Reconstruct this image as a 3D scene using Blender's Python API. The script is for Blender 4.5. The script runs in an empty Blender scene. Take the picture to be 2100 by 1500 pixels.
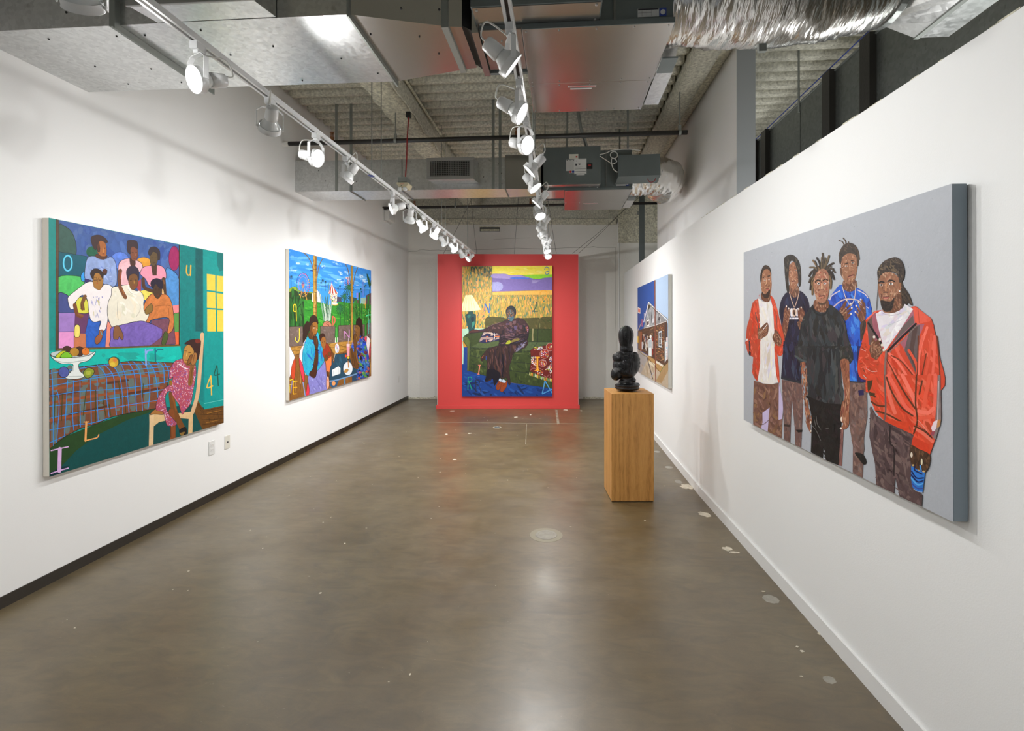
import bpy, bmesh, math, random
from mathutils import Vector, Matrix
from mathutils.geometry import tessellate_polygon
from mathutils import noise as mnoise

# ---------------------------------------------------------------- camera, world, exposure
F = 1020.0; PX = 1070.0; PY = 657.0; YAW = math.atan(80.0 / F); EYE = 1.5
sc = bpy.context.scene
col = sc.collection
cam_d = bpy.data.cameras.new('camera'); cam = bpy.data.objects.new('camera', cam_d); col.objects.link(cam)
cam_d.sensor_width = 36; cam_d.lens = F * 36 / 2100
cam_d.shift_x = -(PX - 1050) / 2100; cam_d.shift_y = (PY - 750) / 2100
cam_d.clip_start = 0.05; cam_d.clip_end = 60
cam.location = (0, 0, EYE); cam.rotation_euler = (math.pi / 2, 0, YAW)
sc.camera = cam
w = bpy.data.worlds.new('world'); sc.world = w; w.use_nodes = True
w.node_tree.nodes['Background'].inputs[0].default_value = (0.9, 0.95, 1, 1)
w.node_tree.nodes['Background'].inputs[1].default_value = 0.2
sc.view_settings.view_transform = 'Standard'; sc.view_settings.look = 'None'
sc.view_settings.gamma = 1; sc.view_settings.use_curve_mapping = False
sc.view_settings.exposure = 0.05
sc.render.film_transparent = False
SPOT_W = 38.0          # watts of one track lamp
LAMP = (1.0, 0.995, 0.985)

# ---------------------------------------------------------------- measuring helpers
FW = Vector((-math.sin(YAW), math.cos(YAW), 0)); RT = Vector((math.cos(YAW), math.sin(YAW), 0)); UP = Vector((0, 0, 1))
CAM = Vector((0, 0, EYE))
def ray(x, y): return FW + RT * ((x - PX) / F) + UP * ((PY - y) / F)
def on_z(x, y, z=0.0):
    d = ray(x, y); return CAM + d * ((z - EYE) / d.z)
def on_x(x, y, X):
    d = ray(x, y); return CAM + d * (X / d.x)
def on_y(x, y, Y):
    d = ray(x, y); return CAM + d * (Y / d.y)
def on_plane(x, y, p0, n):
    d = ray(x, y); return CAM + d * ((p0 - CAM).dot(n) / d.dot(n))

# ---------------------------------------------------------------- materials
def s2l(c): return c / 12.92 if c <= 0.04045 else ((c + 0.055) / 1.055) ** 2.4
def hexc(h, k=1.0):
    return tuple(min(1.0, s2l(int(h[i:i + 2], 16) / 255) * k) for i in (0, 2, 4)) + (1,)
def newmat(name):
    m = bpy.data.materials.new(name); m.use_nodes = True
    return m, m.node_tree, m.node_tree.nodes['Principled BSDF']
def mk(name, c, rough=.5, metal=0.0, bump=0.0, bscale=60.0, var=0.0, vscale=4.0, spec=.5, coat=0.0, detail=3.0, vvec=None):
    m, nt, b = newmat(name)
    c = hexc(c) if isinstance(c, str) else c
    b.inputs['Base Color'].default_value = c; b.inputs['Roughness'].default_value = rough
    b.inputs['Metallic'].default_value = metal; b.inputs['Specular IOR Level'].default_value = spec
    b.inputs['Coat Weight'].default_value = coat
    tc = nt.nodes.new('ShaderNodeTexCoord')
    if var:
        n = nt.nodes.new('ShaderNodeTexNoise'); n.inputs['Scale'].default_value = vscale; n.inputs['Detail'].default_value = 6
        if vvec:
            mp = nt.nodes.new('ShaderNodeMapping'); mp.inputs['Scale'].default_value = vvec
            nt.links.new(tc.outputs['Object'], mp.inputs[0]); nt.links.new(mp.outputs[0], n.inputs['Vector'])
        else: nt.links.new(tc.outputs['Object'], n.inputs['Vector'])
        r = nt.nodes.new('ShaderNodeValToRGB')
        r.color_ramp.elements[0].position = .3; r.color_ramp.elements[1].position = .7
        r.color_ramp.elements[0].color = tuple(x * (1 - var) for x in c[:3]) + (1,)
        r.color_ramp.elements[1].color = tuple(min(1, x * (1 + var)) for x in c[:3]) + (1,)
        nt.links.new(n.outputs['Fac'], r.inputs[0]); nt.links.new(r.outputs[0], b.inputs['Base Color'])
    if bump:
        n2 = nt.nodes.new('ShaderNodeTexNoise'); n2.inputs['Scale'].default_value = bscale; n2.inputs['Detail'].default_value = detail
        nt.links.new(tc.outputs['Object'], n2.inputs['Vector'])
        bp = nt.nodes.new('ShaderNodeBump'); bp.inputs['Strength'].default_value = min(1, bump); bp.inputs['Distance'].default_value = .01
        nt.links.new(n2.outputs['Fac'], bp.inputs['Height']); nt.links.new(bp.outputs[0], b.inputs['Normal'])
    return m

M = {}
M['wall'] = mk('white_wall_paint', (.87, .87, .86, 1), .55, bump=.05, bscale=220, spec=.3)
M['wall_old'] = mk('off_white_block_paint', (.80, .79, .74, 1), .6, bump=.25, bscale=30, var=.03, vscale=2, spec=.3)
M['partition'] = mk('white_partition_paint', (.86, .865, .855, 1), .5, bump=.05, bscale=200, spec=.3)
M['trim_white'] = mk('white_trim_paint', (.80, .80, .79, 1), .4)
M['trim_grey'] = mk('grey_end_paint', (.36, .38, .39, 1), .5)
M['cove'] = mk('dark_brown_vinyl', (.030, .024, .018, 1), .35, spec=.4)
M['red'] = mk('red_wall_paint', (.56, .052, .048, 1), .5, bump=.06, bscale=150, spec=.35)
M['foam'] = mk('spray_foam', (.60, .59, .50, 1), .95, bump=1.0, bscale=55, var=.30, vscale=40, detail=5, spec=.1)
M['foam_light'] = mk('pale_spray_foam', (.64, .62, .50, 1), .95, bump=1.0, bscale=50, var=.35, vscale=35, detail=5, spec=.1)
M['dark_metal'] = mk('black_pipe_paint', (.018, .016, .014, 1), .35, bump=.1, bscale=50)
M['white_metal'] = mk('white_enamel', (.80, .81, .81, 1), .3, spec=.5)
M['slot'] = mk('brown_track_slot', (.085, .055, .04, 1), .5)
M['cord'] = mk('white_cord', (.66, .66, .62, 1), .5)
M['black'] = mk('black_rubber', (.01, .01, .01, 1), .6)
M['casing'] = mk('dark_grey_casing', (.15, .175, .175, 1), .38, metal=.35, var=.12, vscale=3)
M['cream'] = mk('cream_plastic', (.62, .56, .38, 1), .45)
M['paper'] = mk('paper_label', (.62, .62, .60, 1), .6)
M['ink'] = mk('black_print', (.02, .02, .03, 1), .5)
M['blueprint'] = mk('blue_print', (.03, .06, .30, 1), .5)
M['redink'] = mk('red_print', (.55, .05, .04, 1), .5)
M['redcable'] = mk('red_cable', (.30, .02, .02, 1), .5)
M['wire'] = mk('steel_wire', (.12, .12, .11, 1), .4, metal=.6)
M['strap'] = mk('galvanised_strap', (.30, .32, .30, 1), .5, metal=.7)
M['plastic_white'] = mk('white_plastic', (.74, .74, .72, 1), .35)
M['almond'] = mk('almond_plastic', (.70, .68, .60, 1), .35)
M['brass'] = mk('brass', (.30, .14, .07, 1), .4, metal=.7)
M['crack'] = mk('plaster_crack', (.30, .29, .26, 1), .9)
M['canvas'] = mk('raw_canvas_edge', (.84, .79, .70, 1), .8, bump=.15, bscale=300)
M['canvas_grey'] = mk('grey_canvas_edge', (.22, .27, .31, 1), .6)
M['canvas_pale'] = mk('pale_panel_edge', (.66, .65, .60, 1), .6)
M['grille'] = mk('brushed_aluminium', (.42, .42, .41, 1), .4, metal=.8)

def galv(name, base, rough, scale=55, metal=.95, bs=.12, vr=1.0):
    m, nt, b = newmat(name)
    tc = nt.nodes.new('ShaderNodeTexCoord')
    v = nt.nodes.new('ShaderNodeTexVoronoi'); v.inputs['Scale'].default_value = scale
    nt.links.new(tc.outputs['Object'], v.inputs['Vector'])
    n = nt.nodes.new('ShaderNodeTexNoise'); n.inputs['Scale'].default_value = 3; n.inputs['Detail'].default_value = 8
    mp = nt.nodes.new('ShaderNodeMapping'); mp.inputs['Scale'].default_value = (6, 18, 6); mp.inputs['Rotation'].default_value = (0, 0, .6)
    nt.links.new(tc.outputs['Object'], mp.inputs[0]); nt.links.new(mp.outputs[0], n.inputs['Vector'])
    sep = nt.nodes.new('ShaderNodeSeparateColor'); nt.links.new(v.outputs['Color'], sep.inputs[0])
    r = nt.nodes.new('ShaderNodeValToRGB')
    r.color_ramp.elements[0].color = tuple(x * (1 - .10 * vr) for x in base) + (1,); r.color_ramp.elements[1].color = tuple(min(1, x * (1 + .08 * vr)) for x in base) + (1,)
    nt.links.new(sep.outputs[0], r.inputs[0])
    r2 = nt.nodes.new('ShaderNodeValToRGB')
    r2.color_ramp.elements[0].position = .24; r2.color_ramp.elements[1].position = .36
    r2.color_ramp.elements[0].color = (.45, .44, .42, 1); r2.color_ramp.elements[1].color = (1, 1, 1, 1)
    nt.links.new(n.outputs['Fac'], r2.inputs[0])
    mx = nt.nodes.new('ShaderNodeMix'); mx.data_type = 'RGBA'; mx.blend_type = 'MULTIPLY'; mx.inputs[0].default_value = .7 if vr > .5 else .2
    nt.links.new(r.outputs[0], mx.inputs[6]); nt.links.new(r2.outputs[0], mx.inputs[7])
    nt.links.new(mx.outputs[2], b.inputs['Base Color'])
    ma = nt.nodes.new('ShaderNodeMath'); ma.operation = 'MULTIPLY_ADD'; ma.inputs[1].default_value = .10 * vr; ma.inputs[2].default_value = rough - .05 * vr
    nt.links.new(sep.outputs[1], ma.inputs[0]); nt.links.new(ma.outputs[0], b.inputs['Roughness'])
    b.inputs['Metallic'].default_value = metal
    bp = nt.nodes.new('ShaderNodeBump'); bp.inputs['Strength'].default_value = bs
    n3 = nt.nodes.new('ShaderNodeTexNoise'); n3.inputs['Scale'].default_value = 2.2; n3.inputs['Detail'].default_value = 2
    nt.links.new(tc.outputs['Object'], n3.inputs['Vector'])
    ad = nt.nodes.new('ShaderNodeMath'); ad.operation = 'MULTIPLY_ADD'; ad.inputs[1].default_value = .03 * vr
    nt.links.new(sep.outputs[2], ad.inputs[0]); nt.links.new(n3.outputs['Fac'], ad.inputs[2])
    bp.inputs['Distance'].default_value = .01
    nt.links.new(ad.outputs[0], bp.inputs['Height']); nt.links.new(bp.outputs[0], b.inputs['Normal'])
    return m
M['galv'] = galv('galvanised_sheet', (.66, .67, .665), .33)
M['galv_dark'] = galv('dull_galvanised_sheet', (.22, .235, .225), .42, 40, .8)
M['galv_smooth'] = galv('smooth_galvanised_sheet', (.50, .49, .47), .24, 60, vr=.12, bs=.07)

def concrete():
    m, nt, b = newmat('polished_concrete')
    tc = nt.nodes.new('ShaderNodeTexCoord')
    def nz(scale, det, vec=None, rough=.6, dist=0.0):
        n = nt.nodes.new('ShaderNodeTexNoise'); n.inputs['Scale'].default_value = scale; n.inputs['Detail'].default_value = det
        n.inputs['Roughness'].default_value = rough; n.inputs['Distortion'].default_value = dist
        if vec:
            mp = nt.nodes.new('ShaderNodeMapping'); mp.inputs['Scale'].default_value = vec; mp.inputs['Rotation'].default_value = (0, 0, .35)
            nt.links.new(tc.outputs['Object'], mp.inputs[0]); nt.links.new(mp.outputs[0], n.inputs['Vector'])
        else: nt.links.new(tc.outputs['Object'], n.inputs['Vector'])
        return n
    def ramp(n, p0, c0, p1, c1):
        r = nt.nodes.new('ShaderNodeValToRGB'); e = r.color_ramp.elements
        e[0].position = p0; e[0].color = c0; e[1].position = p1; e[1].color = c1
        nt.links.new(n.outputs['Fac'], r.inputs[0]); return r
    def mult(a, bb, f=1.0):
        x = nt.nodes.new('ShaderNodeMix'); x.data_type = 'RGBA'; x.blend_type = 'MULTIPLY'; x.inputs[0].default_value = f
        nt.links.new(a.outputs[0] if a.bl_idname != 'ShaderNodeMix' else a.outputs[2], x.inputs[6])
        nt.links.new(bb.outputs[0] if bb.bl_idname != 'ShaderNodeMix' else bb.outputs[2], x.inputs[7]); return x
    base = ramp(nz(.9, 8, None, .62, .6), .3, (.094, .062, .022, 1), .72, (.168, .128, .064, 1))
    mid = ramp(nz(5, 8, (1, 2.6, 1), .65, 1.2), .3, (.68, .68, .66, 1), .65, (1.10, 1.09, 1.06, 1))
    spots = ramp(nz(26, 3, None), .24, (.52, .52, .52, 1), .30, (1, 1, 1, 1))
    fine = ramp(nz(150, 4), .3, (.9, .9, .9, 1), .7, (1.04, 1.04, 1.04, 1))
    x = mult(mult(mult(base, mid), spots, .55), fine, .8)
    # pale flecks and scratches
    fl = ramp(nz(38, 2, (1, 3.5, 1), .5, 2.0), .76, (0, 0, 0, 1), .79, (1, 1, 1, 1))
    mx = nt.nodes.new('ShaderNodeMix'); mx.data_type = 'RGBA'; mx.inputs[7].default_value = (.42, .39, .32, 1)
    sc_ = nt.nodes.new('ShaderNodeMath'); sc_.operation = 'MULTIPLY'; sc_.inputs[1].default_value = .7
    nt.links.new(fl.outputs[0], sc_.inputs[0]); nt.links.new(sc_.outputs[0], mx.inputs[0]); nt.links.new(x.outputs[2], mx.inputs[6])
    nt.links.new(mx.outputs[2], b.inputs['Base Color'])
    rr = nt.nodes.new('ShaderNodeMapRange'); rr.inputs[1].default_value = .3; rr.inputs[2].default_value = .7
    rr.inputs[3].default_value = .30; rr.inputs[4].default_value = .42
    nt.links.new(nz(3, 6).outputs['Fac'], rr.inputs[0]); nt.links.new(rr.outputs[0], b.inputs['Roughness'])
    b.inputs['Specular IOR Level'].default_value = .6; b.inputs['IOR'].default_value = 1.85
    bp = nt.nodes.new('ShaderNodeBump'); bp.inputs['Strength'].default_value = .10; bp.inputs['Distance'].default_value = .01
    nt.links.new(nz(7, 5).outputs['Fac'], bp.inputs['Height']); nt.links.new(bp.outputs[0], b.inputs['Normal'])
    return m
M['concrete'] = concrete()

def oak():
    m, nt, b = newmat('oak_veneer')
    tc = nt.nodes.new('ShaderNodeTexCoord')
    mp = nt.nodes.new('ShaderNodeMapping'); mp.inputs['Scale'].default_value = (48, 48, 2.6)
    nt.links.new(tc.outputs['Object'], mp.inputs[0])
    n = nt.nodes.new('ShaderNodeTexNoise'); n.inputs['Scale'].default_value = 5; n.inputs['Detail'].default_value = 8; n.inputs['Roughness'].default_value = .7
    nt.links.new(mp.outputs[0], n.inputs['Vector'])
    mp2 = nt.nodes.new('ShaderNodeMapping'); mp2.inputs['Scale'].default_value = (5.5, 5.5, .55); mp2.inputs['Location'].default_value = (-.3, 0, .1)
    nt.links.new(tc.outputs['Object'], mp2.inputs[0])
    wv = nt.nodes.new('ShaderNodeTexWave'); wv.wave_type = 'RINGS'; wv.rings_direction = 'Z'; wv.inputs['Scale'].default_value = 2.4
    wv.inputs['Distortion'].default_value = 5; wv.inputs['Detail'].default_value = 3; wv.inputs['Detail Scale'].default_value = 1.2
    nt.links.new(mp2.outputs[0], wv.inputs['Vector'])
    mm = nt.nodes.new('ShaderNodeMath'); mm.operation = 'MULTIPLY_ADD'; mm.inputs[1].default_value = .16
    m2 = nt.nodes.new('ShaderNodeMath'); m2.operation = 'MULTIPLY'; m2.inputs[1].default_value = .84
    nt.links.new(n.outputs['Fac'], m2.inputs[0]); nt.links.new(wv.outputs['Fac'], mm.inputs[0]); nt.links.new(m2.outputs[0], mm.inputs[2])
    r = nt.nodes.new('ShaderNodeValToRGB'); e = r.color_ramp.elements
    e[0].position = .22; e[0].color = (.22, .088, .018, 1); e[1].position = .66; e[1].color = (.70, .36, .105, 1)
    e2 = r.color_ramp.elements.new(.45); e2.color = (.58, .275, .07, 1)
    nt.links.new(mm.outputs[0], r.inputs[0]); nt.links.new(r.outputs[0], b.inputs['Base Color'])
    b.inputs['Roughness'].default_value = .42
    return m
M['oak'] = oak()

def foil():
    m, nt, b = newmat('aluminium_foil_jacket')
    b.inputs['Base Color'].default_value = (.80, .785, .76, 1); b.inputs['Metallic'].default_value = 1; b.inputs['Roughness'].default_value = .24
    tc = nt.nodes.new('ShaderNodeTexCoord')
    v = nt.nodes.new('ShaderNodeTexVoronoi'); v.feature = 'DISTANCE_TO_EDGE'; v.inputs['Scale'].default_value = 30
    mp = nt.nodes.new('ShaderNodeMapping'); mp.inputs['Scale'].default_value = (2.2, .5, .5)
    nz = nt.nodes.new('ShaderNodeTexNoise'); nz.inputs['Scale'].default_value = 22; nz.inputs['Detail'].default_value = 6; nz.inputs['Distortion'].default_value = 1.2
    nt.links.new(tc.outputs['Object'], mp.inputs[0]); nt.links.new(mp.outputs[0], v.inputs['Vector']); nt.links.new(mp.outputs[0], nz.inputs['Vector'])
    a = nt.nodes.new('ShaderNodeMath'); a.operation = 'ADD'; nt.links.new(v.outputs['Distance'], a.inputs[0]); nt.links.new(nz.outputs['Fac'], a.inputs[1])
    bp = nt.nodes.new('ShaderNodeBump'); bp.inputs['Strength'].default_value = .40; bp.inputs['Distance'].default_value = .005
    nt.links.new(a.outputs[0], bp.inputs['Height']); nt.links.new(bp.outputs[0], b.inputs['Normal'])
    return m
M['foil'] = foil()

def sequin():
    m, nt, b = newmat('black_sequin_glaze')
    b.inputs['Base Color'].default_value = (.004, .004, .005, 1); b.inputs['Roughness'].default_value = .17
    b.inputs['Specular IOR Level'].default_value = .45
    return m
M['sequin'] = sequin()

def emit(name, c, s):
    m, nt, b = newmat(name); b.inputs['Base Color'].default_value = (.9, .9, .9, 1)
    b.inputs['Emission Color'].default_value = c + (1,); b.inputs['Emission Strength'].default_value = s; return m
M['lens'] = emit('lit_lamp_lens', LAMP, 7.0)
M['bulb'] = mk('lamp_glass', (.78, .80, .79, 1), .12, spec=.7, coat=.4)

def paint():
    m, nt, b = newmat('oil_paint')
    a = nt.nodes.new('ShaderNodeVertexColor'); a.layer_name = 'Col'
    tc = nt.nodes.new('ShaderNodeTexCoord')
    n = nt.nodes.new('ShaderNodeTexNoise'); n.inputs['Scale'].default_value = 16; n.inputs['Detail'].default_value = 7; n.inputs['Roughness'].default_value = .7; n.inputs['Distortion'].default_value = 1.5
    nt.links.new(tc.outputs['Object'], n.inputs['Vector'])
    mr = nt.nodes.new('ShaderNodeMapRange'); mr.inputs[1].default_value = .25; mr.inputs[2].default_value = .75; mr.inputs[3].default_value = .60; mr.inputs[4].default_value = 1.40
    nt.links.new(n.outputs['Fac'], mr.inputs[0])
    mix1 = nt.nodes.new('ShaderNodeMix'); mix1.data_type = 'FLOAT'; mix1.inputs[2].default_value = 1.0
    nt.links.new(a.outputs['Alpha'], mix1.inputs[0]); nt.links.new(mr.outputs[0], mix1.inputs[3])
    vm = nt.nodes.new('ShaderNodeVectorMath'); vm.operation = 'SCALE'
    nt.links.new(a.outputs['Color'], vm.inputs[0]); nt.links.new(mix1.outputs[0], vm.inputs['Scale'])
    nt.links.new(vm.outputs[0], b.inputs['Base Color'])
    b.inputs['Roughness'].default_value = .5; b.inputs['Specular IOR Level'].default_value = .3
    bp = nt.nodes.new('ShaderNodeBump'); bp.inputs['Strength'].default_value = .18; bp.inputs['Distance'].default_value = .003
    n2 = nt.nodes.new('ShaderNodeTexNoise'); n2.inputs['Scale'].default_value = 90; n2.inputs['Detail'].default_value = 3
    nt.links.new(tc.outputs['Object'], n2.inputs['Vector'])
    nt.links.new(n2.outputs['Fac'], bp.inputs['Height']); nt.links.new(bp.outputs[0], b.inputs['Normal'])
    return m
M['paint'] = paint()

# ---------------------------------------------------------------- object helpers
def tag(o, label=None, cat=None, group=None, kind=None):
    if label: o['label'] = label
    if cat: o['category'] = cat
    if group: o['group'] = group
    if kind: o['kind'] = kind
    return o
def empty(name, loc=(0, 0, 0), label=None, cat=None, group=None, kind=None):
    o = bpy.data.objects.new(name, None); o.location = loc; o.empty_display_size = .1; col.objects.link(o)
    return tag(o, label, cat, group, kind)
def obj(name, bm, mat, parent=None, smooth=False, bevel=0, loc=None):
    """links a bmesh given in world coordinates (or local to parent if loc is 'local')"""
    me = bpy.data.meshes.new(name)
    bmesh.ops.recalc_face_normals(bm, faces=bm.faces)
    if parent is not None and loc != 'local':
        bmesh.ops.translate(bm, verts=bm.verts, vec=-Vector(parent.location))
    bm.to_mesh(me); bm.free()
    for m in (mat if isinstance(mat, (list, tuple)) else [mat]): me.materials.append(m)
    if smooth:
        for p in me.polygons: p.use_smooth = True
    o = bpy.data.objects.new(name, me); col.objects.link(o)
    if parent is not None: o.parent = parent
    if bevel:
        md = o.modifiers.new('bevel', 'BEVEL'); md.width = bevel; md.segments = 2; md.limit_method = 'ANGLE'
    return o
def nb(): return bmesh.new()
def box(bm, x0, x1, y0, y1, z0, z1, mi=0):
    v = [bm.verts.new(p) for p in ((x0, y0, z0), (x1, y0, z0), (x1, y1, z0), (x0, y1, z0), (x0, y0, z1), (x1, y0, z1), (x1, y1, z1), (x0, y1, z1))]
    for f in ((0, 3, 2, 1), (4, 5, 6, 7), (0, 1, 5, 4), (1, 2, 6, 5), (2, 3, 7, 6), (3, 0, 4, 7)):
        bm.faces.new([v[i] for i in f]).material_index = mi
    return bm
def bx(*a, mi=0): return box(nb(), *a, mi=mi)
def hexa(bm, bot, top, mi=0):
    """solid from two matching loops of points"""
    b_ = [bm.verts.new(p) for p in bot]; t_ = [bm.verts.new(p) for p in top]; n = len(b_)
    bm.faces.new(b_[::-1]).material_index = mi; bm.faces.new(t_).material_index = mi
    for i in range(n): bm.faces.new([b_[i], b_[(i + 1) % n], t_[(i + 1) % n], t_[i]]).material_index = mi
    return bm
def frame_of(d):
    d = d.normalized(); a = Vector((0, 0, 1)) if abs(d.z) < .9 else Vector((1, 0, 0))
    u = d.cross(a).normalized(); return u, d.cross(u).normalized()
def tube(bm, pts, r, seg=8, cap=True, mi=0):
    pts = [Vector(p) for p in pts]; rings = []
    rs = r if isinstance(r, (list, tuple)) else [r] * len(pts)
    u = None
    for i, p in enumerate(pts):
        d = (pts[min(i + 1, len(pts) - 1)] - pts[max(i - 1, 0)])
        if u is None: u, v = frame_of(d)
        else:
            d = d.normalized(); u = (u - d * u.dot(d)).normalized(); v = d.cross(u)
        rings.append([bm.verts.new(p + (u * math.cos(t) + v * math.sin(t)) * rs[i]) for t in [2 * math.pi * k / seg for k in range(seg)]])
    for a, b in zip(rings, rings[1:]):
        for k in range(seg): bm.faces.new([a[k], a[(k + 1) % seg], b[(k + 1) % seg], b[k]]).material_index = mi
    if cap: bm.faces.new(rings[0][::-1]).material_index = mi; bm.faces.new(rings[-1]).material_index = mi
    return bm
def lathe(bm, prof, seg=24, axis='x', c=(0, 0, 0), mi=0, cap=True):
    """profile [(along, radius)]"""
    rings = []
    for a, r in prof:
        ring = []
        for k in range(seg):
            t = 2 * math.pi * k / seg; p = (r * math.cos(t), r * math.sin(t))
            q = (a, p[0], p[1]) if axis == 'x' else (p[0], p[1], a) if axis == 'z' else (p[0], a, p[1])
            ring.append(bm.verts.new((q[0] + c[0], q[1] + c[1], q[2] + c[2])))
        rings.append(ring)
    for a, b in zip(rings, rings[1:]):
        for k in range(seg): bm.faces.new([a[k], a[(k + 1) % seg], b[(k + 1) % seg], b[k]]).material_index = mi
    if cap: bm.faces.new(rings[0][::-1]).material_index = mi; bm.faces.new(rings[-1]).material_index = mi
    return bm
def cr(pts, n=5, closed=False):
    """Catmull-Rom through 2D or 3D points"""
    P = [Vector(p) for p in pts]; N = len(P); out = []
    rng = range(N) if closed else range(N - 1)
    for i in rng:
        if closed: a, b, c, d = P[(i - 1) % N], P[i], P[(i + 1) % N], P[(i + 2) % N]
        else: a, b, c, d = P[max(i - 1, 0)], P[i], P[i + 1], P[min(i + 2, N - 1)]
        for k in range(n):
            t = k / n
            out.append(.5 * ((2 * b) + (c - a) * t + (2 * a - 5 * b + 4 * c - d) * t * t + (3 * b - a - 3 * c + d) * t ** 3))
    if not closed: out.append(P[-1])
    return out
# ================================================================ the room
ZC = 3.96; XL = -2.90
rnd = random.Random(7)
def struct(name, bm, mat, parent=None, **k):
    o = obj(name, bm, mat, parent, **k)
    if parent is None: o['kind'] = 'structure'
    return o
floor = struct('floor', bx(-3.1, 5.2, -3.2, 10.6, -.12, 0), M['concrete'])
wall_l = struct('wall_left', bx(XL - .15, XL, -3.0, 10.0, 0, ZC), M['wall'])
bl = on_z(835, 818.3); br = on_z(1290, 818.5)
bd = (br - bl).normalized(); bn = Vector((bd.y, -bd.x, 0))          # bn points to the camera
if bn.y > 0: bn = -bn
bA = bl - bd * .02; bB = bl + bd * 8.4
# back wall, plastered block, with its joint lines and a foamed head beam
def slab(a, b, n, t0, t1, z0, z1):
    p = [a + n * t1, b + n * t1, b + n * t0, a + n * t0]
    return hexa(nb(), [Vector((q.x, q.y, z0)) for q in p], [Vector((q.x, q.y, z1)) for q in p])
wall_b = struct('wall_back', slab(bA - bd * .1, bB, bn, -.2, 0, 0, ZC), M['wall_old'])
def bw(x, y): return on_plane(x, y, bl, bn)
def back_strip(name, pts, t, mat, parent, h=.012):
    bm = nb()
    for (x0, y0), (x1, y1) in zip(pts, pts[1:]):
        a, b = bw(x0, y0) + bn * t, bw(x1, y1) + bn * t
        tube(bm, [a, b], h, 5)
    return obj(name, bm, mat, parent)
r9 = random.Random(4)
cr1 = [(838, 516), (855, 515.6), (860, 513), (868, 512.6), (880, 513.5), (900, 513), (908, 514.2), (930, 513), (1000, 512), (1060, 509), (1110, 511), (1160, 508.6), (1210, 507.5), (1216, 505.5), (1225, 508), (1262, 507.5)]
back_strip('plaster_joint', cr1, .0, M['crack'], wall_b, .0032)
back_strip('plaster_joint', [(1262, 507.5), (1263, 560), (1262, 650), (1264, 700), (1263, 815)], .0, M['crack'], wall_b, .0025)
back_strip('corner_bead', [(1268.5, 455), (1269.5, 817)], .0, M['wall'], wall_b, .02)
back_strip('plaster_joint', [(1012, 491), (1040, 489.6), (1086, 488)], .0, M['crack'], wall_b, .002)
# rough paint line at the foot of the back wall
bmx = nb()
x = 836
while x < 1262:
    a, b_ = bw(x, 818), bw(x + 9, 818); hh = .02 + r9.random() * .035
    p = [a + bn * .004, b_ + bn * .004, b_, a]
    if not (893 < x < 1188): hexa(bmx, [Vector((q.x, q.y, 0)) for q in p], [Vector((q.x, q.y, hh)) for q in p])
    x += 9
obj('flaked_edge', bmx, M['foam_light'], wall_b)

# foam spandrel over the back wall
def rough_slab(a, b, n, t, z0, z1, nx, nz_, amp, seed):
    bm = nb(); L = (b - a); g = []
    for i in range(nx + 1):
        colv = []
        for j in range(nz_ + 1):
            q = a + L * (i / nx); z = z0 + (z1 - z0) * j / nz_
            k = mnoise.noise(Vector((q.x * 9 + seed, z * 9, seed)))
            q = q + n * (t + k * amp)
            if j == 0: z += k * amp * 1.2
            colv.append(bm.verts.new((q.x, q.y, z)))
        g.append(colv)
    for i in range(nx):
        for j in range(nz_): bm.faces.new([g[i][j], g[i + 1][j], g[i + 1][j + 1], g[i][j + 1]])
    bt = [bm.verts.new((a + L * (i / nx)).to_tuple()[:2] + (z0,)) for i in range(nx + 1)]
    for i in range(nx): bm.faces.new([bt[i], bt[i + 1], g[i + 1][0], g[i][0]])
    return bm
zb0 = bw(1000, 461).z; zb1 = bw(1000, 450).z
obj('foam_lip', rough_slab(bl, bl + bd * 3.98, bn, .05, zb0, zb1, 160, 4, .03, 3), M['foam_light'], wall_b, smooth=True)
obj('foam_spandrel', rough_slab(bl, bB, bn, .02, zb1, ZC, 200, 16, .03, 9), M['foam'], wall_b, smooth=True)
ca, cb = bw(1266, 600), bw(1420, 600)
obj('foam_patch', rough_slab(ca, cb, bn, .09, bw(1300, 498).z, ZC, 60, 30, .03, 21), M['foam_light'], wall_b, smooth=True)

# ceiling deck with foamed ribs
ceil = struct('ceiling', bx(-3.1, 5.4, -3.2, 10.6, ZC, ZC + .1), M['foam'])
def rib_mesh(x0, x1, name):
    bm = nb(); nx = max(6, int((x1 - x0) / .05)); prof = [(-.058, .0), (-.062, -.06), (-.045, -.100), (.0, -.108), (.045, -.100), (.062, -.06), (.058, .0)]
    g = []
    for i in range(nx + 1):
        X = x0 + (x1 - x0) * i / nx; row = []
        for k, (py, pz) in enumerate(prof):
            q = mnoise.noise(Vector((X * 14, py * 40 + k, 1.7))) * .007 if 0 < k < 6 else 0
            row.append(bm.verts.new((X, py + q, pz + q)))
        g.append(row)
    for i in range(nx):
        for k in range(6): bm.faces.new([g[i][k], g[i][k + 1], g[i + 1][k + 1], g[i + 1][k]])
    for row in (g[0], g[-1]): bm.faces.new(row)
    bmesh.ops.recalc_face_normals(bm, faces=bm.faces)
    me = bpy.data.meshes.new(name); bm.to_mesh(me); bm.free(); me.materials.append(M['foam'])
    for p in me.polygons: p.use_smooth = True
    return me
for (x0, x1) in ((XL + .07, -1.83), (-1.53, 1.12), (1.66, 5.2)):
    me = rib_mesh(x0, x1, 'deck_rib')
    y = 0.55
    while y < 9.35:
        o = bpy.data.objects.new('deck_rib', me); o.location = (0, y, ZC); o.parent = ceil; col.objects.link(o)
        y += .187
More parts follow.
